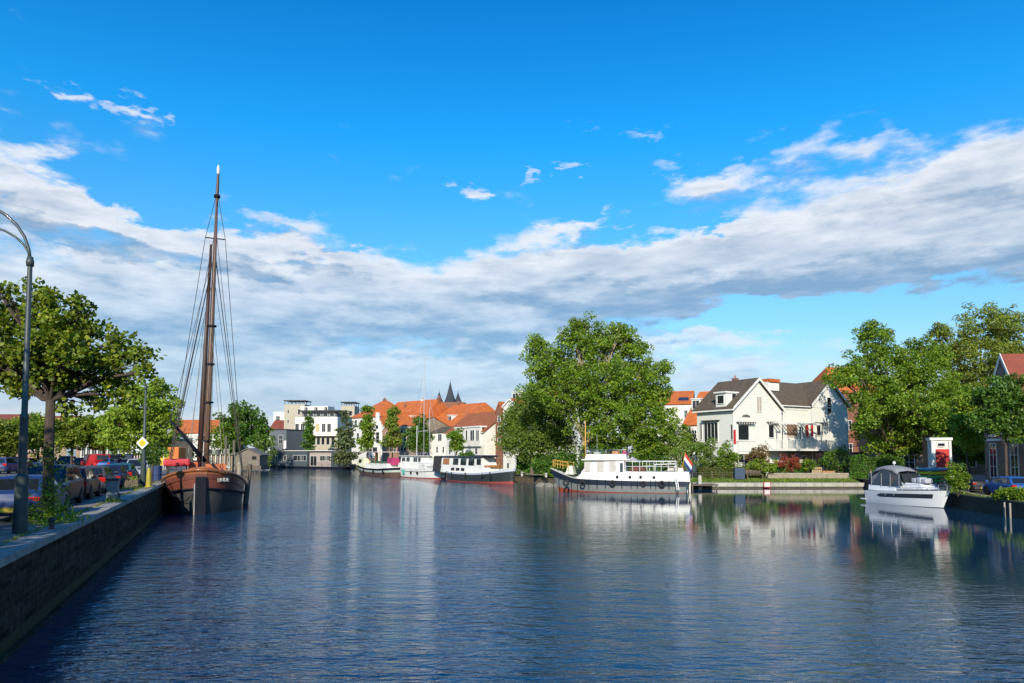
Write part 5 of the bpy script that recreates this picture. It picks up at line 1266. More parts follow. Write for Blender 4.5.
b = cabin(X(396), X(391), 1.6, 1.6, 2.0, 3.2, .2, .2, .2, mat('magenta_flowers', (.4, .03, .12), .8, var=.5)); b.build('flower_box', T)
for px, z_ in ((365, .7), (375, .75), (385, .75), (395, .8)): fender(T, X(px), 2.16 if math.cos(rz) < 0 else -2.16, z_, .28)

# --- houseboat
pA = gp(273.5, 468); pB = gp(340, 469.6)
loc, rz, L = sx_frame((pA.x, pA.y), (pB.x, pB.y + 3)); HBT = thing('houseboat', 'flat roofed blue grey houseboat with white window frames and a white double door', 'houseboat', loc, rz)
M_hb = mat('blue_grey_boards', (.055, .075, .088), .7, kind='vboards', bw=(.25,), var=.15)
hbz = HW + (HY - 451) / 683 * loc[1]
MB().box(-L / 2, L / 2, 0, 5.4, -.5, .55, M_tar).build('pontoon', HBT)
xh = lambda px: -L / 2 + L * (px - 273.5) / 66.5
MB().box(xh(274), xh(306.5), .15, 5.2, .553, hbz, M_hb).build('cabin', HBT)
MB().box(xh(307), xh(328), .7, 5.1, .553, hbz, mat('white_red_cladding', (.4, .33, .3), .7, var=.3)).build('living_room', HBT)
MB().box(xh(328.5), xh(334.5), .2, 5, .553, hbz - .05, M_hb).build('stern_room', HBT)
MB().box(xh(273.5), xh(330), -.05, 5.4, hbz + .002, hbz + .16, M_white).build('flat_roof', HBT)
for a_, w_ in ((276, 1), (284.7, 1), (297, 3.3), (302.7, 2.3)): link(window_mesh(w_, 1.5, 2 if w_ > 1 else 1, 1, M_white, M_glass), 'window', HBT, (xh(a_), .148, 1.9))
for a_, w_ in ((320, 2.4), (324.5, 1.8)): link(window_mesh(w_, 1.3, 3, 1, M_white, M_glass), 'window', HBT, (xh(a_), .698, 2.0))
link(window_mesh(2.4, 2.5, 2, 1, M_white, M_glass), 'door', HBT, (xh(311), .698, .75))
b = MB(); rail(b, [(xh(p), .1, .55) for p in (308, 314, 320, 326, 332, 339)], 1.0, M_dark, .03); b.build('railing', HBT)
# --- old wooden boathouse on its raft, left bank
bh = thing('boathouse', 'weathered grey wooden boathouse with a low gable and small dark window', 'boathouse', (fr(235, 150)[0], 150, 0), .05)
wB = 24 / 683 * 150
MB().box(-.3, wB + .4, 0, 6, .3, 1.2, M_oldwood).build('raft', bh)
MB().prism([(0, 1.2), (wB, 1.2), (wB, 3.6), (wB * .5, 4.9), (0, 3.6)], .2, 6, mat('grey_boards', (.2, .165, .13), .9, kind='boards', bw=(.28,), var=.3, dirt=.2)).build('walls', bh)
b = MB()
for sg, xe in ((-1, 0), (1, wB)): b.prism([(xe + sg * .4, 3.42), (wB / 2, 4.93), (wB / 2, 5.1), (xe + sg * .4, 3.6)][::(1 if sg < 0 else -1)], -.1, 6.2, mat('felt_roof', (.16, .14, .13), .9))
b.build('roof', bh)
link(window_mesh(1.0, .8, 1, 1, M_oldwood, M_glass), 'window', bh, (wB * .78, .198, 2.5))
b = MB()
for i in range(6): x = .1 + i * wB / 5; b.tube([(x, .1, -.6), (x, .1, .3)], .12, M_oldwood, 6)
b.build('stilts', bh)
w = House('shed', 'long low shed with pale posts and a mossy roof left of the boathouse', 'shed', fr(205, 148), fr(234.5, 150), 5, 0)
w.flat(3.6, M_tanbrick, None, zb=.2); MB().box(-.2, w.W + .2, -.4, 5.2, 3.602, 3.85, mat('mossy_roof', (.14, .15, .08), .9)).build('roof', w.o)
for px in (211, 217, 226): w.win(px - 2, 449, px + 2, 455, 2, 1)
b = MB()
for i in range(7): x = .3 + i * w.W / 6.6; b.box(x, x + .18, -.35, -.2, .2, 3.6, M_whitew)
w.part('posts', b)

# --- white motor cruiser by the right quay
C0 = Vector((30.7, 57.9)); C1 = Vector((32.5, 50.9))   # stern, bow
loc, rz, L = sx_frame(C0, C1)
rzC = rz; CRS = L / 9.4; L = 9.4
CR = thing('motor_cruiser', 'modern white motor cruiser with a long dark side window and grey canopy', 'motorboat', loc, rz); CR.scale = (CRS, CRS, CRS * 1.05)
M_gel = mat('white_gelcoat', (.72, .72, .72), .25, var=.04, coat=.4)
M_cw = mat('smoked_window', (.03, .034, .04), .1, var=.2, spec=.8)
plan = lambda t: (max(0, 1 - max(0, (t - .35) / .65) ** 2.6)) ** .75 * (.93 + .07 * min(1, t / .3)) + .012
sheer = lambda t: 1.22 + .42 * t ** .9
hb, dk, ed = loft_hull(L, 3.1, plan, sheer, [(.24, M_navy), (.9, M_gel), (1, M_gel)], rake_b=1.0, rake_s=-.1, full=.68, deck=M_gel, deckdrop=.02, ns=30)
hb.build('hull', CR, auto=40); dk.build('deck', CR)
# side window strip following the hull side
b = MB()
def side_pt(t, f, off, s):
    S_ = sheer(t); z = -.45 + (S_ + .45) * f; k = .68 + .32 * f ** .5; kb = k if t < .5 else k * (1 - (1 - f) * .35 * ((t - .5) * 2) ** 2)
    x0, x1 = -L / 2 - .1 * (1 - f) * 1, L / 2 - 1.0 * (1 - f); return Vector((x0 + (x1 - x0) * t, s * (3.1 / 2 * plan(t) * kb + off), z))
for s in (1, -1):
    b = MB(); n = 14; vs = []
    for i in range(n + 1):
        u = i / n; t = .2 + .69 * u; f0 = .64 - .01 * u; f1 = .84 if u > .06 else .76
        vs += [side_pt(t, f0 + (.07 if u < .03 else 0), .012, s), side_pt(t, f1, .012, s)]
    vs2 = [v + Vector((0, -s * .03, 0)) for v in vs]; m = len(vs)
    fs = [(2 * i, 2 * i + 2, 2 * i + 3, 2 * i + 1) for i in range(n)] + [(2 * i + m, 2 * i + 1 + m, 2 * i + 3 + m, 2 * i + 2 + m) for i in range(n)]
    b.add(vs + vs2, fs, M_cw); sw = b.build('side_window', CR)
    for t in (.33, .45):
        p = side_pt(t, .775, .03, s); R = Matrix.Translation(p) @ Matrix.Rotation(PI / 2, 4, 'X'); MB().lathe([(.02, -.02), (.12, -.02), (.12, .02), (.02, .02)], M_chrome, n=12, M=R).build('porthole', sw)
# coachroof, windscreen, canopy
b = MB(); v = [(-.8, -1.2, 1.5), (2.6, -.95, 1.6), (3.6, -.3, 1.66), (3.6, .3, 1.66), (2.6, .95, 1.6), (-.8, 1.2, 1.5)]; tpv = [(-.8, -1.0, 2.02), (1.9, -.7, 2.0), (2.8, -.2, 1.85), (2.8, .2, 1.85), (1.9, .7, 2.0), (-.8, 1.0, 2.02)]
b.add(v + tpv, [(5, 4, 3, 2, 1, 0), (6, 7, 8, 9, 10, 11)] + [(i, (i + 1) % 6, (i + 1) % 6 + 6, i + 6) for i in range(6)], M_gel); bev(b.build('coachroof', CR), .06)
b = cabin(-4.3, -.6, 2.7, 2.5, 1.3, 1.75, .2, 0, .1, M_gel); bev(b.build('cockpit_coaming', CR), .05)
M_canv = mat('grey_canvas_top', (.2, .21, .22), .8, var=.15)
b = MB()
arc = [(-3.9, 2.55), (-3.3, 2.95), (-2.2, 3.12), (-1.0, 3.0), (-.3, 2.75)]
vs = []
for x, z in arc:
    for y in (-1.25, -1.05, 0, 1.05, 1.25): vs.append((x, y, z - (.22 if abs(y) == 1.25 else (0 if y else -.06))))
fs = [(i * 5 + j, i * 5 + j + 1, i * 5 + j + 6, i * 5 + j + 5) for i in range(4) for j in range(4)]
b.add(vs, fs[::1], M_canv); cv = b.build('canopy_top', CR, smooth=True); sm = cv.modifiers.new('cloth', 'SOLIDIFY'); sm.thickness = .04
for s in (-1, 1):
    for x0, x1, zt0, zt1 in ((-3.85, -2.5, 2.35, 2.84), (-2.4, -1.3, 2.86, 2.84), (-1.2, -.1, 2.8, 2.55)):
        b = MB(); v = [(x0, s * 1.3, 1.76), (x1 + (.45 if x1 > -.5 else 0), s * 1.26, 1.76), (x1, s * 1.24, zt1 - .02), (x0, s * 1.24, zt0 - .02)]
        b.add(v + [(x, y - s * .03, z) for x, y, z in v], [(0, 1, 2, 3), (4, 7, 6, 5), (0, 4, 5, 1), (1, 5, 6, 2), (2, 6, 7, 3), (3, 7, 4, 0)], mat('clear_canopy_panel', (.06, .09, .12), .06, var=.4, vscale=2, spec=.9)); b.build('canopy_panel', CR)
b = MB(); v = [(.35, -1.0, 1.95), (.35, 1.0, 1.95), (-.15, .95, 2.62), (-.15, -.95, 2.62)]; b.add(v + [(x - .04, y, z) for x, y, z in v], [(0, 1, 2, 3), (4, 7, 6, 5), (0, 4, 5, 1), (1, 5, 6, 2), (2, 6, 7, 3), (3, 7, 4, 0)], M_cw); b.build('windscreen', CR)
b = MB()
for x in (-3.85, -2.45, -1.25, -.1):
    for s in (-1, 1): b.tube([(x, s * 1.3, 1.7), (x, s * 1.27, 2.6)], .025, M_chrome, 5)
b.build('canopy_frame', CR)
b = MB()
for s in (-1, 1): rail(b, [tuple(side_pt(t, 1, -.08, s)) for t in (.55, .65, .75, .84, .92, .985)], .55, M_chrome, .02)
b.build('bow_rail', CR)
M_cush = mat('silver_cushion', (.42, .43, .46), .6, var=.2, bump=.3, bscale=5)
for k, (x, y) in enumerate(((1.1, -.35), (1.7, -.35), (2.3, -.3), (1.2, .4), (1.9, .35))):
    bev(MB().box(x - .27, x + .27, y - .34, y + .34, 2.02, 2.34 + .05 * (k % 2), M_cush).build('sun_cushion', CR), .1, 3)
b = MB(); b.tube([(1.35, .95, 1.95), (1.35, .95, 2.3)], .2, M_rubber, 8); b.tube([(1.75, .95, 1.95), (1.75, .95, 2.28)], .16, M_rubber, 8); b.build('deck_fender', CR)
b = MB(); b.tube([(-2.0, 0, 3.1), (-2.0, 0, 3.35)], .04, M_gel, 6); b.lathe([(.16, 0), (.16, .1), (.05, .18)], M_gel, (-2.0, 0, 3.3), 10); b.build('radar_dome', CR)
fsC = 1 if (Vector((-math.sin(rz), math.cos(rz))).y < 0) else -1
fender(CR, -L / 2 - .12, fsC * 1.1, .75, .36); 
b = MB(); b.box(-L / 2 - .7, -L / 2 + .1, -1.35, 1.35, .28, .4, M_gel); b.build('swim_platform', CR)
for ch in CR.children:      # this boat carries a tall canopy and a high coachroof over a low hull
    if ch.name.split('.')[0] in ('coachroof', 'canopy_top', 'canopy_panel', 'windscreen', 'canopy_frame', 'sun_cushion', 'radar_dome', 'cockpit_coaming', 'deck_fender'):
        for v in ch.data.vertices:
            if v.co.z > 1.5: v.co.z = 1.5 + (v.co.z - 1.5) * 1.4
# mooring lines from bow and stern to the quay
def rope(p, q, sag, r, label, n=10, mt=None, name='mooring_line'):
    p, q = Vector(p), Vector(q); b = MB(); b.tube([p.lerp(q, i / n) - Vector((0, 0, sag * math.sin(PI * i / n))) - p for i in range(n + 1)], r, mt or M_ropel, 5)
    return tag(b.build(name, loc=p, smooth=True), label, 'rope')
rope((32.5, 51.2, 1.55), (34.4, 46.0, RZ + .12), .2, .03, 'pale mooring rope from the white motor cruiser bow to the mossy quay')
# ------------------------------------------------------------------ trees and plants
def gz(px, Y, z): p = fr(px, Y); return (p[0], p[1], z)
SG = 'street trees along the far parking row'
tree('plane_tree', 'broad leafy quay tree with dark trunk and weeds at its foot, beside the street lamp', gp(48, 522, QZ),
     [(58, 332, 30, 28, 0), (20, 322, 28, 24, .8), (98, 360, 30, 14, 0), (78, 308, 13, 12, 0), (120, 338, 11, 8, 0), (-40, 345, 56, 44, .5), (46, 298, 18, 12, 0), (92, 330, 16, 12, .3), (134, 356, 22, 8, 0), (144, 373, 12, 7, -.3), (5, 366, 38, 18, .4), (58, 376, 34, 12, 0), (114, 382, 22, 9, .3), (90, 402, 13, 10, .5), (122, 396, 10, 7, .2), (66, 408, 9, 8, .3), (-110, 350, 60, 44, .5), (0, 290, 12, 8, 0), (30, 284, 7, 4, 0), (36, 350, 28, 18, -.6), (75, 350, 24, 14, -.8), (20, 394, 14, 6, .3)],
     21, L_plane, .15, 28, .27, 900, BARKD, tr=.15, seed=9, fork=3.75, flat=.85, depthf=1.0, cat='tree', lean=(-.05, 0), asp=.75, shell=.62, limbs=5)
# a second leafy spray of ivy on its trunk, a part of the tree
rng = np.random.default_rng(11); pt = bpy.data.objects['plane_tree']
p = rng.normal(size=(260, 3)) * np.array([.22, .22, .33]) + np.array([-.05, -.1, 2.0]); q = rng.normal(size=(260, 3)) * np.array([.22, .22, .3]) + np.array([.12, -.15, .9])
leaves('trunk_shoots', np.concatenate([p, q]), .1, L_plane, rng, pt)['kind'] = 'stuff'
tree('round_tree', 'round leafy tree standing over the parked cars just before the sailing barge', gz(146, 60, QZ - .05), [(146, 408, 30, 24, 0), (128, 425, 22, 22, 0), (166, 420, 18, 26, 0), (140, 436, 30, 18, 0), (150, 388, 16, 12, 0), (112, 438, 10, 14, 0)], 60, L_lime, .28, 60, .6, 230, BARKD, tr=.2, seed=5)
tree('small_tree', 'small dark clipped ball tree beside the yellow post', gz(153, 47, QZ - .05), [(152.5, 456, 10, 11, 0)], 47, L_dark, .13, 60, .3, 34, BARKD, tr=.05, seed=6)
for i, (px, py, rx, ry, Y, m) in enumerate(((8, 436, 20, 20, 80, L_plane), (38, 432, 17, 21, 86, L_green), (72, 430, 20, 20, 84, L_plane), (104, 434, 16, 18, 86, L_green), (-28, 432, 24, 22, 80, L_plane))):
    lb = ['street tree with a yellow green crown above the blue cars in the far row', 'rounded street tree between the lamp post and the plane tree trunk', 'street tree right of the plane tree trunk with a wide crown', 'street tree standing above the red van', 'street tree of the far row, mostly outside the picture'][i]
    tree('street_tree', lb, gz(px, Y, QZ - .05), [(px, py, rx, ry, 0), (px - rx * .5, py + ry * .3, rx * .6, ry * .6, 0), (px + rx * .5, py + ry * .2, rx * .6, ry * .6, 0)], Y, m, .32, 54, .65, 120, BARKD, tr=.16, seed=20 + i, group=SG)
# left bank beyond the barge
tree('bank_tree', 'dense green waterside tree rising behind the boathouse', gz(240, 172, 1.0), [(243, 428, 22, 22, 0), (230, 436, 12, 18, 0), (256, 438, 14, 18, 0), (240, 412, 12, 9, 0)], 172, L_dark, .65, 50, 1.3, 170, BARKD, tr=.4, seed=31)
tree('bank_tree', 'pale willowy tree hanging over the water between boathouse and houseboat', gz(264, 166, .8), [(264, 448, 11, 15, 0), (258, 456, 7, 9, 0), (271, 458, 6, 8, 0)], 166, L_willow, .5, 34, 1.0, 50, BARKD, tr=.25, seed=32)
tree('bank_tree', 'light green tree behind the barge mast, left of the boathouse', gz(220, 168, 1.5), [(222, 440, 10, 16, 0), (214, 446, 8, 10, 0)], 168, L_green, .5, 34, 1.0, 44, BARKD, tr=.25, seed=33)
tree('bank_tree', 'dark tree behind the white house with the orange pantile roof', gz(190, 150, 2), [(178, 445, 10, 14, 0), (186, 455, 10, 8, 0)], 118, L_dark, .4, 34, .9, 40, BARKD, tr=.2, seed=34)
# far bank rows
tree('poplar', 'slim poplar in front of the white apartment block', gz(309, 186, RZ), [(309, 424, 4, 11, 0), (308.5, 440, 5.5, 11, 0)], 186, L_dark, .45, 54, .8, 80, BARKD, tr=.16, seed=41, limbs=1)
tree('conifer', 'droopy grey green conifer at the water edge beside the houseboat', gz(345, 160, RZ), [(345, 416, 4, 8, 0), (345, 430, 8, 8, 0), (344, 443, 12, 7, 0), (346, 455, 14, 5, 0), (343, 461, 11, 3, 0)], 160, L_con, .5, 44, .9, 120, BARKD, tr=.22, seed=42, flat=.45, limbs=1, up=-.1)
tree('poplar', 'tall slim poplar with pale green leaves beside the stepped gable', gz(367.5, 158, RZ), [(367, 412, 4, 10, 0), (367.5, 428, 6, 13, 0), (367, 443, 7.5, 10, 0)], 158, L_green, .42, 54, .8, 95, BARKD, tr=.18, seed=43, limbs=1)
tree('poplar', 'narrow poplar in front of the pink brick gable house', gz(392.5, 156, RZ), [(393, 414, 4.5, 8, 0), (392.5, 427, 6.5, 10, 0), (392, 441, 7.5, 8, 0)], 156, L_olive, .42, 54, .8, 95, BARKD, tr=.18, seed=44, limbs=1)
tree('broadleaf_tree', 'pointed bushy green tree behind the white motor sailer mast', gz(419, 150, RZ), [(420, 422, 6, 8, 0), (416, 434, 8, 9, 0), (424, 436, 8, 11, 0), (412, 443, 6, 6, 0), (420, 447, 10, 5, 0)], 150, L_dark, .45, 50, .9, 110, BARKD, tr=.2, seed=45, limbs=1)
tree('broadleaf_tree', 'small round tree in front of the rust roofed white house', gz(456, 126, RZ), [(456, 437, 7.5, 6, 0), (456, 446, 6.5, 6, 0)], 126, L_green, .35, 50, .7, 70, BARKD, tr=.14, seed=46, limbs=2)
def bush(label, ells, Y, m, size, cs, k, per=60, name='bush', seed=1, z0=None, cat='bush', group=None, flat=.85):
    rng = np.random.default_rng(seed); px = ells[0][0]; z0 = RZ if z0 is None else z0
    base = Vector(gz(px, Y, z0)); P = []; tot = sum(e[2] * e[3] for e in ells)
    t = thing(name, label, cat, base, 0, group); b = MB()
    for e in ells:
        c = at(e[0], e[1], Y + (e[4] if len(e) > 4 else 0)) - base; s_ = Y / 683
        r = (e[2] * s_, min(e[2], e[3] * 1.6) * s_, e[3] * s_); p, cc = clumps(rng, c, r, max(4, int(k * e[2] * e[3] / tot)), per, cs, flat, .4)
        p = p[p[:, 2] > .02]; P.append(p)
        for q in cc[:4]: b.tube([(0 + (c.x) * .7, c.y, -.05), (q[0], q[1], max(.1, q[2]))], [.05, .015], BARKD, 5)
    b.build('stems', t); leaves('foliage', np.concatenate(P), size, m, rng, t); return t
bush('clipped round bush on the quay behind the black canal yacht', [(468.5, 456.5, 7.5, 4.5)], 116, L_hedge, .3, .5, 26, seed=50)
# the big trees behind the central yacht
tree('large_tree', 'tall spreading green tree with pale trunks, tallest on the far bank behind the motor yacht', gz(583, 92, RZ),
     [(578, 350, 22, 30, 0), (604, 348, 20, 22, 1), (628, 352, 20, 22, 1), (548, 362, 24, 26, 0), (560, 390, 34, 26, -1), (598, 385, 40, 28, -2), (640, 380, 28, 24, 0), (655, 396, 16, 16, 0), (612, 418, 40, 26, -2), (648, 418, 30, 24, -1), (575, 325, 10, 9, 0), (620, 332, 12, 8, 0), (536, 345, 10, 8, 0), (664, 368, 8, 10, 0), (628, 448, 30, 14, -1), (598, 446, 24, 13, 1), (655, 445, 26, 16, 0)],
     92, L_green, .3, 70, .8, 1150, mat('pale_bark', (.34, .27, .15), .9, var=.45, vscale=4, bump=.5, stretch=(3, 3, 1)), tr=.34, seed=60, fork=4.6, flat=.75, lean=(.1, 0))
tree('large_tree', 'loose light green willow overhanging the bank left of the tall tree', gz(532, 98, RZ),
     [(540, 410, 20, 22, 0), (520, 420, 14, 20, 0), (555, 425, 20, 22, 0), (507, 432, 8, 22, 0), (530, 440, 22, 18, 0), (560, 445, 14, 14, 0)], 98, L_willow, .3, 60, .75, 520, BARK, tr=.26, seed=61, flat=1.1)
tree('round_tree', 'small round bright tree at the right foot of the tall tree', gz(676, 96, RZ), [(676, 434, 17, 14, 0), (668, 446, 16, 12, 0), (688, 442, 10, 10, 0)], 96, L_green, .28, 44, .6, 110, BARK, tr=.18, seed=62)
bush('dark undergrowth under the tall tree behind the motor yacht', [(610, 464, 44, 12), (560, 466, 26, 10), (650, 466, 24, 10)], 90, L_dark, .32, .7, 150, seed=63, name='undergrowth')
bush('broad light green bush on the bank beside the white gabled house', [(690, 455, 20, 14), (712, 458, 16, 12), (704, 446, 12, 8)], 84.5, L_willow, .22, .5, 130, seed=64)
bush('tall green bush below the bay window of the white house', [(727, 457, 9, 14), (733, 462, 8, 10)], 83.5, L_green, .2, .45, 60, seed=65)
bush('rusty brown bush below the gable of the white house', [(758, 456, 9, 9)], 84, L_rust, .2, .45, 40, seed=66)
bush('yellow green shrub in front of the rusty brown bush', [(764, 465, 12, 6), (752, 466, 6, 5)], 83, L_lime, .18, .35, 40, seed=67)
bush('red leaved shrub under the white balcony', [(786, 463, 12, 7), (794, 466, 7, 4)], 84, leaf_mat('leaf_red', (.25, .04, .02), (.4, .1, .06), (.12, .16, .04)), .17, .35, 46, seed=68)
bush('dark green shrub at the right end of the balcony', [(838, 457, 9, 9), (828, 462, 7, 6)], 84.5, L_dark, .18, .4, 50, seed=69)
bush('green shrub between the wooden gate and the brick base', [(808, 465, 6, 5)], 84, L_green, .17, .3, 24, seed=70)
def hedge(label, p0, p1, h, th, m, size=.16, n=None, z0=None, seed=1, tophump=.08):
    """clipped hedge: a dense leafy skin over a twiggy dark core"""
    rng = np.random.default_rng(seed); p0, p1 = Vector(p0), Vector(p1); L_ = (p1 - p0).length; z0 = RZ if z0 is None else z0
    t = thing('hedge', label, 'hedge', (p0.x, p0.y, z0), math.atan2(p1.y - p0.y, p1.x - p0.x))
    MB().box(.08, L_ - .08, -th / 2 + .1, th / 2 - .1, -.02, h - .12, mat('hedge_twigs', (.03, .045, .015), .95)).build('twigs', t)
    n = n or int(L_ * (2 * h + th) * 260 * (.16 / size) ** 2)
    x = rng.uniform(0, L_, n); u = rng.uniform(-(h + th / 2), h + th / 2, n)
    y = np.where(u < -th / 2, -th / 2, np.where(u > th / 2, th / 2, u)); z = np.where(np.abs(u) > th / 2, h - (np.abs(u) - th / 2), h)
    z = z + tophump * np.sin(x * 2.1 + seed) * (z / h); P = np.stack([x, y, z], 1) + rng.normal(size=(n, 3)) * .07
    leaves('foliage', P, size, m, rng, t); return t
M_hm = leaf_mat('leaf_mixed_hedge', (.07, .1, .02), (.13, .15, .03), (.2, .12, .05), .2)
hedge('low mixed brown green hedge along the bank left of the bench', (22.6, 83.4), (30.9, 83.6), 1.25, 1.0, M_hm, seed=71)
hedge('clipped green hedge in front of the white house below the balcony', (31.6, 84.0), (37.9, 85.2), 1.75, .9, L_hedge, seed=72)
hedge('short clipped hedge right of the wooden gate', (39.6, 85.2), (41.5, 85.4), 1.6, .8, L_hedge, seed=73)
hedge('tall bright green hedge under the trees behind the motor cruiser', (40.9, 83.4), (47.0, 82.4), 2.6, 1.5, L_hedge, .2, seed=74, tophump=.2)
hedge('dense dark hedge under the willow', (1.0, 101), (8.5, 95), 2.6, 1.5, L_hedge, .24, seed=75, tophump=.25)
# right bank
tree('large_tree', 'broad dark green tree beside the white gabled house, in front of the orange roof', gz(897, 85, RZ),
     [(875, 345, 18, 20, 0), (850, 372, 14, 12, -7), (888, 368, 34, 22, -1), (925, 365, 24, 24, 0), (878, 398, 28, 22, -5), (915, 400, 42, 28, -2), (884, 425, 30, 18, 1), (925, 432, 36, 18, -1), (900, 446, 34, 10, 0), (864, 418, 12, 12, -7), (868, 330, 9, 9, 0), (921, 342, 8, 9, 0), (955, 395, 18, 22, 0), (838, 380, 10, 7, -8), (948, 424, 22, 20, -2), (950, 408, 20, 20, -6)],
     85, L_green, .28, 72, .72, 1000, BARK, tr=.3, seed=80, fork=3.0)
tree('large_tree', 'tall olive green tree with yellowing leaves, highest on the right bank', gz(985, 92, RZ),
     [(985, 325, 28, 22, 0), (950, 345, 18, 18, 0), (1012, 335, 26, 24, 0), (975, 360, 34, 24, -1), (1020, 372, 30, 26, 0), (960, 385, 24, 22, 0), (1000, 400, 30, 22, 0), (938, 330, 9, 8, 0), (1045, 350, 24, 28, 0)],
     92, L_olive, .27, 64, .75, 800, BARK, tr=.32, seed=81)
tree('quay_tree', 'leafy green tree right behind the white garage with the red door', gz(955, 70, RZ), [(950, 428, 18, 16, 0), (966, 440, 16, 18, 0), (985, 432, 14, 16, 0), (940, 415, 14, 14, 0), (975, 452, 18, 10, 0)], 70, L_green, .24, 56, .55, 240, BARKD, tr=.14, seed=86)
tree('quay_tree', 'small dark green tree in front of the brown brick quay house', gz(1006, 53, RZ), [(1000, 400, 22, 16, 0), (1018, 392, 18, 18, 0), (990, 420, 20, 13, 0), (1018, 425, 22, 14, 0), (1040, 410, 20, 20, 0)], 53, L_dark, .22, 56, .45, 300, BARKD, tr=.11, seed=82)
tree('quay_tree', 'young tree with yellow lime leaves between the garage and the brick house', gz(967, 58, RZ), [(965, 405, 9, 14, 0), (962, 425, 11, 14, 0), (970, 440, 11, 10, 0)], 58, L_lime, .22, 46, .42, 140, BARKD, tr=.08, seed=83)
for i, (px, py, rx, ry, Y) in enumerate(((957, 477, 9, 13, 50.5), (1006, 494, 8, 4, 45.8), (1021, 495, 8, 5, 44.6))):
    bush(['tall green quay shrub with orange flowers beside the bicycles', 'low leafy shrub at the quay edge in front of the blue car', 'low spreading shrub at the quay edge behind the pale stakes'][i], [(px, py, rx, ry)], Y, L_green, .14, .28, 60, seed=84 + i)
# trees along the near quay outside the picture: they shade the parked cars
for i, (x, y, h_) in enumerate(((-13.5, 5.5, 1.0), (-8.3, -7.5, 1.1), (-25, 14, 1.1), (-37, 24, 1.1), (-27, -3, 1.2))):
    rng = np.random.default_rng(90 + i); t = thing('plane_tree', ['plane tree on the quay just before the picture begins', 'plane tree on the quay behind the viewer', 'plane tree in the street beyond the picture edge', 'plane tree deep in the street beyond the picture edge', 'plane tree in the street behind the viewer'][i], 'tree', (x, y, QZ - .05), 0, 'quay trees outside the picture')
    b = MB(); b.tube([(0, 0, -.2), (0, .1, 2), (.1, 0, 4.2)], [.26, .2, .17], BARKD, 8)
    for k in range(6): a = k * 1.05; b.tube([(.1, 0, 4.1), (2.2 * math.cos(a), 2.2 * math.sin(a), 6.2)], [.1, .04], BARKD, 5)
    b.build('trunk', t); P, cc = clumps(rng, (0, 0, 7.2), (4.6 * h_, 4.6 * h_, 3.3 * h_), 170, 50, .75, .6, .5); leaves('crown', P, .3, L_plane, rng, t)
h = House('house', 'quayside terrace behind the viewer, outside the picture', 'house', (-60, -26), (-8, -26), 12, QZ - .05); h.slope(9.5, 15, M_brick, M_redroof, .3)
# weeds on the quay
def tuft(label, pos, r, h_, n, m, size=.12, seed=1, name='weeds', cat='weeds'):
    rng = np.random.default_rng(seed); P = rng.normal(size=(n, 3)) * np.array([r * .5, r * .5, 1]); P[:, 2] = np.abs(rng.normal(size=n)) * h_ * .45 * np.exp(-(P[:, 0] ** 2 + P[:, 1] ** 2) / r ** 2)
    o = leaves(name, P, size, m, rng, None, .2, pos, asp=.35); return tag(o, label, cat)
tuft('lush green weeds around the foot of the plane tree', Q(*(lambda q: (q[0], q[1]))(qcoord(gp(50, 523, QZ))), QZ), .75, 1.3, 900, L_lime, .13, 3)
tuft('low weeds at the foot of the grey litter bin', tuple(gp(113, 502, QZ)), .5, .25, 260, L_green, .1, 4)
tuft('grassy weeds on the strip below the yellow sign', tuple(gp(132, 489, QZ)), .9, .3, 300, L_olive, .12, 5)
# grass tufts and moss along the coping and the banks: nobody could count them
rng = np.random.default_rng(7); n = 1500; s_ = rng.uniform(0, 60, n) ** 1.0; o_ = .56 + np.abs(rng.normal(size=n)) * .06
P = np.array([tuple(Q(a, b_, QZ + .03)) for a, b_ in zip(s_, o_)]); P += rng.normal(size=P.shape) * .02
struct(leaves('grass_tufts', P, .07, L_olive, rng, None), 'stuff')
n = 6000; x = rng.uniform(3.8, 41, n); y = np.where(x < 20.7, np.interp(x, [3, 6, 13, 20.7], [93, 87.3, 83.3, 81.3]), 81.2) + np.abs(rng.normal(size=n)) * 1.2
P = np.stack([x, y, np.where(x < 20.7, RZ + .06, np.minimum(1.1, .64 + (y - 80.9) * .2))], 1)
struct(leaves('bank_grass', P, .18, L_lime, rng, None, asp=.3), 'stuff')
n = 2500; yy = rng.uniform(40, 52, n); x = np.interp(yy, [43, 52], [32.4, 33.6]) + rng.uniform(-.1, .9, n)
struct(leaves('quay_grass', np.stack([x, yy, np.full(n, RZ + .12)], 1), .1, L_olive, rng, None, asp=.3), 'stuff')
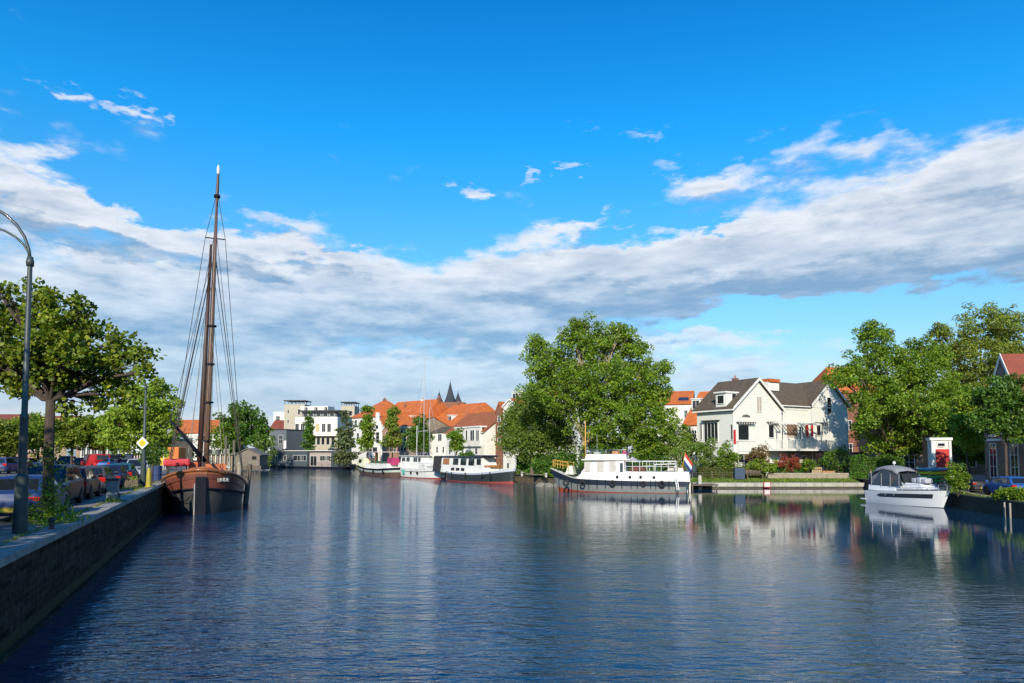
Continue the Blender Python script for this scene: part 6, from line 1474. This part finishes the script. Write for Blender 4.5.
# ------------------------------------------------------------------ street furniture
M_lamp = mat('lamp_post_green', (.045, .06, .06), .5, var=.2, coat=.2)
def street_lamp(label, p, H_, toward):
    t = thing('street_lamp', label, 'street lamp', p, toward, 'arched street lamps on the quay')
    b = MB(); b.lathe([(.165, 0), (.175, .04), (.155, 1.35), (.17, 1.42), (.17, 1.5), (.11, 1.56), (.095, 3.0), (.11, 3.04), (.11, 3.12), (.075, 3.2), (.058, H_ - 1.6)], M_lamp, n=18); b.build('post', t, auto=40)
    z0 = H_ - 1.6; R_ = 1.62; pts = [(0, 0, z0)] + [(R_ - R_ * math.cos(a), 0, z0 + R_ * .98 * math.sin(a)) for a in [k * PI / 14 for k in range(1, 13)]]
    b = MB(); b.tube(pts, [.055] + [.04] * 12, M_lamp, 8); b.tube([(0, 0, z0 - .05)] + [(1.3 - 1.3 * math.cos(a), 0, z0 + .95 * math.sin(a)) for a in [k * PI / 12 for k in range(1, 9)]], .03, M_lamp, 6)
    b.lathe([(.09, -.12), (.1, 0), (.07, .14)], M_lamp, (0, 0, z0), 10); b.build('arm', t, smooth=True)
    e = pts[-1]; b = MB(); b.tube([e, (e[0] + .02, 0, e[2] - .35)], .03, M_lamp, 6); b.lathe([(.3, -.32), (.28, -.22), (.16, 0), (.06, .12)], M_lamp, (e[0] + .02, 0, e[2] - .4), 14); hd = b.build('lamp_head', t)
    MB().lathe([(.04, -.16), (.2, -.05), (.24, 0)], mat('lamp_glass', (.55, .55, .5), .3), (e[0] + .02, 0, e[2] - .725), 12).build('lamp_glass', hd)
    return t
l1 = gp(20, 533, QZ); street_lamp('tall arched street lamp post with a thick base, nearest on the quay', l1, at(20, 204, l1.y).z - QZ, PI + .2)
l2 = gp(143, 487, QZ); street_lamp('arched street lamp carrying the yellow diamond sign', l2, at(143, 362, l2.y).z - QZ, PI + .2)
# priority road sign on the second lamp
sg = thing('road_sign', 'yellow diamond priority road sign with white border, on the second lamp post', 'road sign', (l2.x - .02, l2.y - .16, at(141, 443, l2.y).z))
def diamond(b, r, y0, y1, mt): b.prism([(0, -r), (r, 0), (0, r), (-r, 0)], y0, y1, mt)
b = MB(); diamond(b, .385, -.012, .012, M_white); pl = b.build('border_plate', sg); b = MB(); diamond(b, .25, -.02, -.013, mat('sign_yellow', (.8, .42, .01), .5, var=.05)); b.build('yellow_face', sg)
MB().box(-.04, .1, .013, .07, -.05, .05, M_chrome).build('bracket', sg)
# litter bin
p = gp(112.5, 501, QZ); t = thing('litter_bin', 'grey box shaped litter bin at the quay edge', 'litter bin', p, QROT)
bev(MB().box(-.22, .22, -.22, .22, .0, .9, mat('bin_grey', (.16, .19, .22), .5, var=.15)).build('bin_body', t), .03); bev(MB().box(-.25, .25, -.25, .25, .905, 1.0, M_dark).build('bin_lid', t), .02)
# yellow tapered post, planter
p = gp(148.5, 487.5, QZ); t = thing('marker_post', 'yellow tapered marker post at the quay edge by the ball tree', 'marker post', p)
MB().lathe([(.2, 0), (.2, .06), (.16, .1), (.12, .9), (.08, 1.15), (.02, 1.2)], mat('post_yellow', (.4, .32, .03), .6), n=12).build('cone', t); MB().lathe([(.34, -.01), (.34, .03)], M_dark, n=12).build('foot', t)
p = gp(132, 487.5, QZ); t = thing('planter', 'low wooden planter box below the yellow diamond sign', 'planter', p, QROT)
b = MB(); b.box(-.9, .9, -.4, -.34, 0, .5, M_oldwood); b.box(-.9, .9, .34, .4, 0, .5, M_oldwood); b.box(-.9, -.84, -.34, .34, 0, .5, M_oldwood); b.box(.84, .9, -.34, .34, 0, .5, M_oldwood); b.build('box', t); MB().box(-.84, .84, -.34, .34, .0, .4, M_soil).build('soil', t)
rng = np.random.default_rng(5); leaves('foliage', rng.normal(size=(200, 3)) * np.array([.4, .16, .1]) + np.array([0, 0, .5]), .12, L_olive, rng, t)
def simple(name, label, cat, p, b, part, rz=0, bv=None):
    t = thing(name, label, cat, p, rz); o = b.build(part, t)
    if bv: bev(o, bv)
    return t
# things on the quay behind the barge
p = gp(171, 466, QZ); t = simple('cargo_container', 'bright orange and yellow tarpaulin covered container behind the barge bow', 'container', p, MB().box(-1.1, 1.6, -1, 1.4, 0, 2.9, mat('orange_tarp', (.7, .2, .02), .6, col2=(.5, .12, .02), vscale=.8)), 'cover', bv=.15)
MB().box(-1.16, -1.105, -.95, 1.3, .1, 2.7, mat('yellow_tarp', (.75, .42, .03), .6)).build('side_flap', t); MB().box(-1.1, .1, -1.06, -1.005, .1, 2.6, mat('yellow_tarp', (.75, .42, .03), .6)).build('front_flap', t)
p = gp(151, 470, QZ); t = thing('marquee', 'low white canvas marquee on slim posts behind the small ball tree', 'marquee', p, QROT)
b = MB(); b.prism([(-2.6, 1.9), (2.6, 1.9), (1.2, 2.5), (-1.2, 2.5)], -1.6, 1.6, mat('white_canvas', (.75, .72, .7), .8)); b.build('roof', t)
b = MB(); [b.tube([(x, y, 0), (x, y, 1.9)], .04, M_white, 5) for x in (-2.5, 0, 2.5) for y in (-1.5, 1.5)]; b.build('posts', t)
p = gp(157, 481, QZ); simple('barrel', 'dark blue barrel at the quay edge by the barge', 'barrel', p, MB().lathe([(.28, 0), (.3, .05), (.3, .5), (.32, .55), (.3, .6), (.3, 1.1), (.27, 1.15)], mat('barrel_blue', (.02, .04, .12), .5), n=14), 'drum')
# iron mooring bollards and rings on the coping
for i, s_ in enumerate((6, 18, 30.5)):
    o = MB().lathe([(.09, 0), (.07, .06), (.065, .2), (.1, .24), (.1, .3), (.03, .33)], M_dark, n=12).build('bollard', loc=Q(s_, .28, QZ + .015)); tag(o, ['short iron mooring bollard on the near coping', 'short iron mooring bollard on the coping past the litter bin', 'short iron mooring bollard on the coping near the barge bow'][i], 'bollard', 'iron bollards on the coping')
rope(tuple(Q(30.5, .28, QZ + .25)), tuple(bctr + Matrix.Rotation(QROT + PI, 3, 'Z') @ Vector((BL / 2 - 1.4, -2.2, 2.3))), .25, .03, 'mooring rope from the barge bow to the iron bollard')
# ------------------------------------------------------------------ parked cars, near row
P_ = {k: paint(k, v) for k, v in dict(white=(.6, .6, .6), blue=(.015, .04, .14), black=(.012, .013, .016), red=(.42, .01, .01), darkred=(.06, .012, .015), silver=(.3, .31, .33), teal=(.02, .09, .13), navy=(.012, .02, .06), grey=(.05, .055, .065), bright=(.02, .09, .3)).items()}
G1 = 'cars parked nose to tail along the quay'; G2 = 'cars parked in the far row of the street'
row = [('hatch', 'white', 4.3, 2.35, 0, 'white car at the near end of the quay row, half cut off'),
       ('sedan', 'blue', 11.5, 2.1, 0, 'blue saloon with a yellow number plate, parked behind the lamp post'),
       ('mpv', 'black', 16.9, 2.6, 1, 'dark people carrier parked just past the plane tree'),
       ('hatch', 'darkred', 21.9, 2.6, 0, 'dark red hatchback parked behind the grey litter bin'),
       ('hatch', 'grey', 26.7, 2.55, 0, 'grey hatchback between the dark red hatchback and the blue ones'),
       ('sedan', 'navy', 31.7, 2.5, 0, 'navy saloon in the middle of the quay row'),
       ('hatch', 'teal', 36.6, 2.5, 0, 'teal hatchback directly in front of the silver off-roader'),
       ('suv', 'silver', 44.2, 2.4, 1, 'silver off-roader facing the viewer beside the yellow diamond sign')]
for kd, c_, s_, o_, fl_, lb in row: car(kd, lb, P_[c_], Q(s_, o_, QZ - .05), QROT + (PI if fl_ else 0), group=G1)
far = [('mpv', 'blue', 4, 473.5, 'blue people carrier at the picture edge of the far row', 0), ('suv', 'black', 19, 471.5, 'black off-roader in the far row left of the lamp post', 0), ('hatch', 'white', 33, 469.5, 'white hatchback in the far row beside the lamp post', 1),
       ('hatch', 'silver', 46, 468.6, 'pale silver hatchback glimpsed behind the plane tree trunk', 1), ('suv', 'navy', 66, 468.8, 'navy off-roader in the far row right of the plane tree trunk', 1), ('hatch', 'grey', 74, 468, 'grey hatchback beside the navy off-roader in the far row', 0), ('hatch', 'teal', 83, 468.6, 'teal hatchback immediately left of the red van', 0),
       ('hatch', 'bright', 106, 469.5, 'bright blue hatchback immediately right of the red van', 0), ('van', 'navy', 117, 467.5, 'navy van behind the quay row of cars', 0), ('van', 'blue', 129, 468.5, 'blue van nearest the yellow diamond sign in the far row', 0)]
for kd, c_, px, py, lb, fl_ in far: car(kd, lb, P_[c_], gp(px, py, QZ - .05), QROT + (PI if fl_ else 0) - .05, group=G2, cat='van' if kd == 'van' else 'car', name='parked_van' if kd == 'van' else 'parked_car')
car('van', 'bright red delivery van in the far row before the white shopfront', P_['red'], gp(95, 469.5, QZ - .05), QROT + .5, group=G2, cat='van', name='parked_van')
# right quay
car('hatch', 'shiny blue hatchback parked on the right quay in front of the brown brick house', P_['bright'], (36.3, 50.2, RZ), PI / 2 - .12)
car('sedan', 'black saloon parked behind the quay shrubs, next to the blue hatchback', P_['black'], (37.4, 56.2, RZ), PI / 2 - .1)
car('van', 'dark blue van parked beside the red garage door', P_['navy'], (43.2, 68.5, RZ), PI / 2 + .1, cat='van', name='parked_van')
# ------------------------------------------------------------------ bicycles
def bicycle(label, p, rz, fm_):
    t = thing('bicycle', label, 'bicycle', p, rz, 'bicycles parked on the right quay')
    for x in (-.52, .52):
        b = MB(); R = Matrix.Translation((x, 0, .34)) @ Matrix.Rotation(PI / 2, 4, 'X'); n = 20
        pts = [(.33 * math.cos(2 * PI * k / n), .33 * math.sin(2 * PI * k / n), 0) for k in range(n + 1)]; b.tube(pts, .018, M_rubber, 5, M=R)
        for k in range(8): a = PI * k / 8; b.tube([(.32 * math.cos(a), .32 * math.sin(a), 0), (-.32 * math.cos(a), -.32 * math.sin(a), 0)], .003, M_chrome, 3, M=R)
        b.build('wheel', t)
    b = MB(); 
    for q, r_ in (([(-.52, 0, .34), (-.1, 0, .3)], .014), ([(-.52, 0, .34), (-.22, 0, .82)], .014), ([(-.1, 0, .3), (-.22, 0, .9)], .018), ([(-.1, 0, .3), (.38, 0, .78)], .018), ([(-.2, 0, .78), (.36, 0, .86)], .016), ([(.52, 0, .34), (.34, 0, 1.02)], .016)): b.tube(q, r_, fm_, 6)
    b.build('frame', t); b = MB(); b.tube([(.22, -.28, 1.04), (.34, -.12, 1.06), (.34, .12, 1.06), (.22, .28, 1.04)], .014, M_dark, 6); b.build('handlebar', t)
    b = MB(); b.add([(-.36, -.09, .93), (-.36, .09, .93), (-.08, 0, .95), (-.36, -.08, .87), (-.36, .08, .87), (-.1, 0, .9)], [(0, 2, 1), (3, 4, 5), (0, 1, 4, 3), (1, 2, 5, 4), (2, 0, 3, 5)], M_rubber); b.build('saddle', t)
    return t
for i, (x, y, c_) in enumerate(((34.3, 54.6, M_dark), (34.9, 53.6, P_['grey']), (34.6, 52.6, M_dark), (34.3, 51.6, P_['darkred']), (35.3, 55.4, P_['silver']))):
    bicycle(['black bicycle farthest along the quay beside the motor cruiser', 'grey framed bicycle between the black ones on the quay', 'black bicycle in the middle of the parked bicycles', 'dark red bicycle nearest the flowering shrub', 'silver bicycle standing apart behind the others'][i], (x, y, RZ + (.12 if x < 34 else 0)), .5 + .2 * i, c_)
# kayaks stacked on a rack
def kayak(label, p, rz, c_):
    Lk = 3.6; b = MB(); vs = []; n = 14; m = 8
    for i in range(n + 1):
        u = i / n; w_ = max(.02, (1 - abs(2 * u - 1) ** 2.2)); 
        for k in range(m): a = 2 * PI * k / m; vs.append((Lk * (u - .5), .32 * w_ * math.cos(a), .16 * w_ ** .6 * math.sin(a) + .12 * abs(2 * u - 1) ** 3))
    b.add(vs, [(i * m + k, (i + 1) * m + k, (i + 1) * m + (k + 1) % m, i * m + (k + 1) % m) for i in range(n) for k in range(m)] + [tuple(range(m)), tuple(range(n * m + m - 1, n * m - 1, -1))], c_)
    t = thing('kayak', label, 'kayak', p, rz, 'kayaks stacked behind the motor cruiser'); b.build('hull', t, smooth=True)
    MB().lathe([(.2, .1), (.24, .17), (.2, .18)], M_dark, n=12).build('cockpit', t); return t
kx, ky = fr(931, 63)
for i, (nm, c_) in enumerate((('green kayak at the bottom of the stack', (.05, .3, .08)), ('second green kayak, under the yellow one', (.08, .35, .1)), ('yellow kayak under the blue one', (.65, .55, .02)), ('light blue kayak on top of the stack', (.05, .35, .6)))):
    kayak(nm, (kx + .1 * i, ky, RZ + .55 + .36 * i), .12, mat('kayak_%s' % nm.split()[0] + str(i), c_, .35, coat=.3, var=.05))
rk = thing('kayak_rack', 'wooden rack holding the stack of coloured kayaks', 'rack', (kx, ky + .1, RZ)); b = MB()
for x in (-1.0, 1.0): b.box(x - .05, x + .05, .5, .6, 0, 1.9, M_oldwood); b.box(x - .05, x + .05, -.4, .6, .3, .38, M_oldwood)
b.build('frame', rk)
# pale stakes at the right quay, low railing
for i, (px, py) in enumerate(((999.5, 503), (1005, 504.5))):
    p = gp(px, 517 + i, 0); o = MB().tube([(0, 0, -.5), (0, 0, .95)], .055, mat('pale_stake', (.33, .3, .25), .8, var=.3), 8).build('mooring_stake', loc=(p.x + .35, p.y, 0)); tag(o, ['pale mooring stake against the mossy quay wall, nearer the motor cruiser', 'second pale mooring stake against the mossy quay wall, nearer the picture edge'][i], 'mooring stake', 'pale mooring stakes at the mossy quay')
fn = thing('railing', 'white and red bar railing in front of the dark blue van', 'railing', (*fr(962, 59), RZ)); b = MB()
for x in (0, 1.0, 2.0): b.tube([(x - 1, 0, 0), (x - 1, 0, 1.1)], .04, M_white, 6)
b.tube([(-1, 0, 1.08), (1, 0, 1.08)], .04, M_white, 6); b.tube([(-1, 0, .6), (1, 0, .6)], .035, mat('rail_red', (.4, .05, .03), .6), 6); b.build('bars', fn)
# ------------------------------------------------------------------ bank in front of the white house
def onb(px, Y, z=RZ + .05): p = fr(px, Y); return (p[0], p[1], z)
simple('storage_box', 'dark blue upright storage box on the grass bank', 'box', onb(738.5, 82.6), MB().box(-.6, .6, -.4, .4, -.1, 1.25, mat('box_blue', (.03, .055, .1), .6, var=.2)), 'box_body', bv=.04)
bn = thing('bench', 'grey weathered wooden bench on the grass bank beside the blue box', 'bench', onb(754, 82.4), 0)
b = MB(); [b.box(-1.05, 1.05, -.25 + .17 * k, -.11 + .17 * k, .44, .48, M_oldwood) for k in range(3)]; b.build('seat', bn)
b = MB(); [b.box(-1.05, 1.05, .27, .31, .58 + .16 * k, .7 + .16 * k, M_oldwood) for k in range(3)]; b.build('backrest', bn)
for x in (-.9, .9): b = MB(); b.box(x - .05, x + .05, -.24, .26, -.1, .439, M_oldwood); b.box(x - .05, x + .05, .2, .265, .44, 1.0, M_oldwood); b.build('leg', bn)
rw = thing('retaining_wall', 'low weathered timber retaining wall in front of the clipped hedge', 'low wall', (31.0, 82.95, .95)); 
MB().box(0, 10.6, 0, .25, -.3, .62, mat('tan_planks', (.3, .25, .18), .9, kind='vboards', bw=(1.2,), var=.3, dirt=.3)).build('planks', rw); MB().box(-.05, 10.65, -.05, .3, .622, .7, M_conc).build('capping', rw)
fc = thing('fence', 'low post and wire fence on the grass between the jetty and the blue box', 'fence', onb(692, 82.8)); b = MB()
for k in range(6): MB().box(k * 1.2 - .03, k * 1.2 + .03, -.03, .03, -.1, .75, M_oldwood).build('post', fc)
b = MB(); [b.tube([(0, 0, z), (6, 0, z)], .02, M_oldwood, 5) for z in (.4, .68)]; b.build('rails', fc)
gt = thing('gate', 'pale wooden garden gate in the hedge below the balcony', 'gate', onb(816.5, 84.2)); b = MB()
for k in range(6): b.box(-.65 + k * .22, -.47 + k * .22, 0, .04, 0, 1.3, mat('pale_gate_wood', (.42, .3, .16), .8, var=.25))
b.box(-.66, .68, -.035, -.003, .3, .4, M_oldwood); b.box(-.66, .68, -.035, -.003, 1.0, 1.1, M_oldwood); b.build('boards', gt)
simple('wooden_crate', 'orange brown wooden planter crate right of the garden gate', 'crate', onb(827, 84.3), MB().box(-.75, .75, -.3, .3, 0, .85, mat('terracotta_boards', (.4, .19, .09), .8, kind='boards', bw=(.2,), var=.2)), 'crate_body')
ds = thing('depth_sign', 'small white notice board with red border on the concrete bank edge', 'sign', (*fr(766.5, 79.3), .12)); b = MB(); b.box(-.38, .38, 0, .04, 0, .62, mat('sign_red', (.5, .03, .02), .6)); b.build('border', ds); MB().box(-.3, .3, -.008, -.001, .08, .54, M_white).build('board', ds)
jt = thing('jetty', 'small dark wooden jetty at the stern of the motor yacht', 'jetty', (*fr(697, 77.6), 0)); b = MB(); b.box(-.9, 2.2, -.6, 2.6, .42, .56, M_oldwood); b.build('planks', jt)
for x, y in ((-.7, -.5), (2.0, -.5), (-.7, 2.4)): MB().tube([(x, y, -.6), (x, y, .42)], .1, M_oldwood, 7).build('pile', jt)
for i, (px, yb, top, r_, mt_) in enumerate(((699.5, 78.2, 475.5, .2, mat('pale_concrete_post', (.5, .46, .4), .9)), (686.5, 72.5, 474, .09, M_white), (689.3, 72.6, 474, .09, M_white))):
    post(px, 0, top, yb, r_, ['stout pale concrete mooring post on the jetty', 'slim white mooring pole at the yacht stern, nearer the hull', 'slim white mooring pole at the yacht stern, farther from the hull'][i], mt=mt_, name='mooring_post')
for i, (px, Y) in enumerate(((541, 84.5), (549, 83.8), (558, 83))):
    p = fr(px, Y); b = MB(); rng = np.random.default_rng(i); 
    b.lathe([(.55, -.6), (.62, 0), (.5, .35), (.1, .48)], mat('bank_rock', (.22, .2, .16), .95, var=.4, bump=.6), n=9); b.v = [(x * rng.uniform(.8, 1.25), y * rng.uniform(.8, 1.2), z) for x, y, z in b.v]
    tag(b.build('rock', loc=(p[0], p[1], .0)), ['grey boulder at the water edge nearest the black canal yacht', 'middle one of the three boulders off the willow bank', 'grey boulder at the water edge by the motor yacht bow'][i], 'rock', 'boulders at the willow bank')
rope((*fr(514, 92.5), 2.0), (*fr(546, 87.6), RZ + .3), .3, .03, 'pale yellow mooring rope from the black canal yacht to the grassy bank')
for i, (px, Y) in enumerate(((546, 87.5), (522, 92))):
    p = fr(px, Y); tag(MB().lathe([(.16, 0), (.15, .4), (.2, .44), (.2, .52), (.05, .56)], mat('pale_concrete_post', (.5, .46, .4), .9), n=10).build('bollard', loc=(p[0], p[1], RZ)), ['white bollard on the grassy bank holding the yellow rope', 'pale bollard beside the black canal yacht bow'][i], 'bollard')
# ------------------------------------------------------------------ two people at the stern of the motor cruiser
def person(label, p, rz, top, trousers, hair, arm=.0, sc_=1.0):
    """one continuous skinned body, coloured by what covers it"""
    V = {}; verts = []; edges = []; rad = []
    def j(n_, co, r, par=None):
        V[n_] = len(verts); verts.append(co); rad.append(r)
        if par: edges.append((V[par], V[n_]))
    j('pel', (0, 0, .95), .15); j('wai', (0, 0, 1.1), .135, 'pel'); j('che', (0, .01, 1.3), .165, 'wai'); j('nk0', (0, .01, 1.46), .08, 'che'); j('nk1', (0, -.01, 1.53), .055, 'nk0'); j('hd0', (0, -.02, 1.6), .085, 'nk1'); j('hd1', (0, -.02, 1.7), .095, 'hd0'); j('hd2', (0, -.01, 1.76), .05, 'hd1')
    for s in (-1, 1):
        q = 'l' if s < 0 else 'r'
        j(q + 'sh', (s * .19, .01, 1.42), .065, 'che'); j(q + 'el', (s * .25, .0 - arm * .1, 1.15), .045, q + 'sh'); j(q + 'wr', (s * .22, -.12 - arm * .2, .94 + arm * .15), .03, q + 'el'); j(q + 'ha', (s * .21, -.17 - arm * .22, .86 + arm * .17), .032, q + 'wr')
        j(q + 'hi', (s * .1, 0, .88), .1, 'pel'); j(q + 'kn', (s * .11, -.02, .49), .065, q + 'hi'); j(q + 'an', (s * .12, .02, .09), .042, q + 'kn'); j(q + 'to', (s * .13, -.13, .03), .035, q + 'an')
    me = bpy.data.meshes.new('person'); me.from_pydata(verts, edges, []); ob = bpy.data.objects.new('tmp', me); COL.objects.link(ob)
    sk = ob.modifiers.new('s', 'SKIN'); ss = ob.modifiers.new('u', 'SUBSURF'); ss.levels = 1; ss.render_levels = 1
    for i, v in enumerate(me.skin_vertices[0].data): v.radius = (rad[i], rad[i] * .85); v.use_root = (i == 0)
    dg = bpy.context.evaluated_depsgraph_get(); m2 = bpy.data.meshes.new_from_object(ob.evaluated_get(dg)); bpy.data.objects.remove(ob)
    m2.materials.clear(); ms = [mat('skin', (.5, .3, .2), .6, var=.05), top, trousers, M_dark]
    for m_ in ms: m2.materials.append(m_)
    for f in m2.polygons:
        z = f.center.z; x = abs(f.center.x)
        f.material_index = 0 if z > 1.5 or (z < .93 and x > .17 and z > .8) else (1 if z > .93 else (2 if z > .1 else 3))
    m2.shade_smooth(); t = thing('person', label, 'person', p, rz); t.scale = (sc_,) * 3; link(m2, 'body', t)
    b = MB(); b.lathe([(.098, 0), (.112, .06), (.1, .12), (.06, .165), (.01, .18)], hair, (0, .012, 1.62), 12); b.build('hair', t, smooth=True)
    b = MB(); b.ball((0, -.115, 1.655), .014, mat('skin', (.5, .3, .2), .6)); b.build('nose', t)
    return t
cw = Matrix.Translation(CR.location) @ Matrix.Rotation(rzC, 4, 'Z') @ Matrix.Diagonal((*CR.scale, 1))
# stand on the swim platform and in the cockpit
pz = .4 * CR.scale[2]
q1 = cw @ Vector((-9.4 / 2 + .3, fsC * .85, 1.2)); q2 = cw @ Vector((-9.4 / 2 + .35, fsC * .1, 1.2))
person('person in a dark navy jacket standing at the cruiser stern, closer to the water side', q1, .4, mat('navy_jacket', (.02, .03, .07), .8), mat('blue_jeans', (.05, .08, .16), .8), mat('brown_hair', (.08, .04, .02), .8), .4)
person('person in a dark purple top standing behind the one in the navy jacket', q2, -.5, mat('purple_top', (.09, .03, .08), .8), mat('dark_trousers', (.02, .02, .03), .8), mat('dark_hair', (.03, .018, .012), .8), .1)
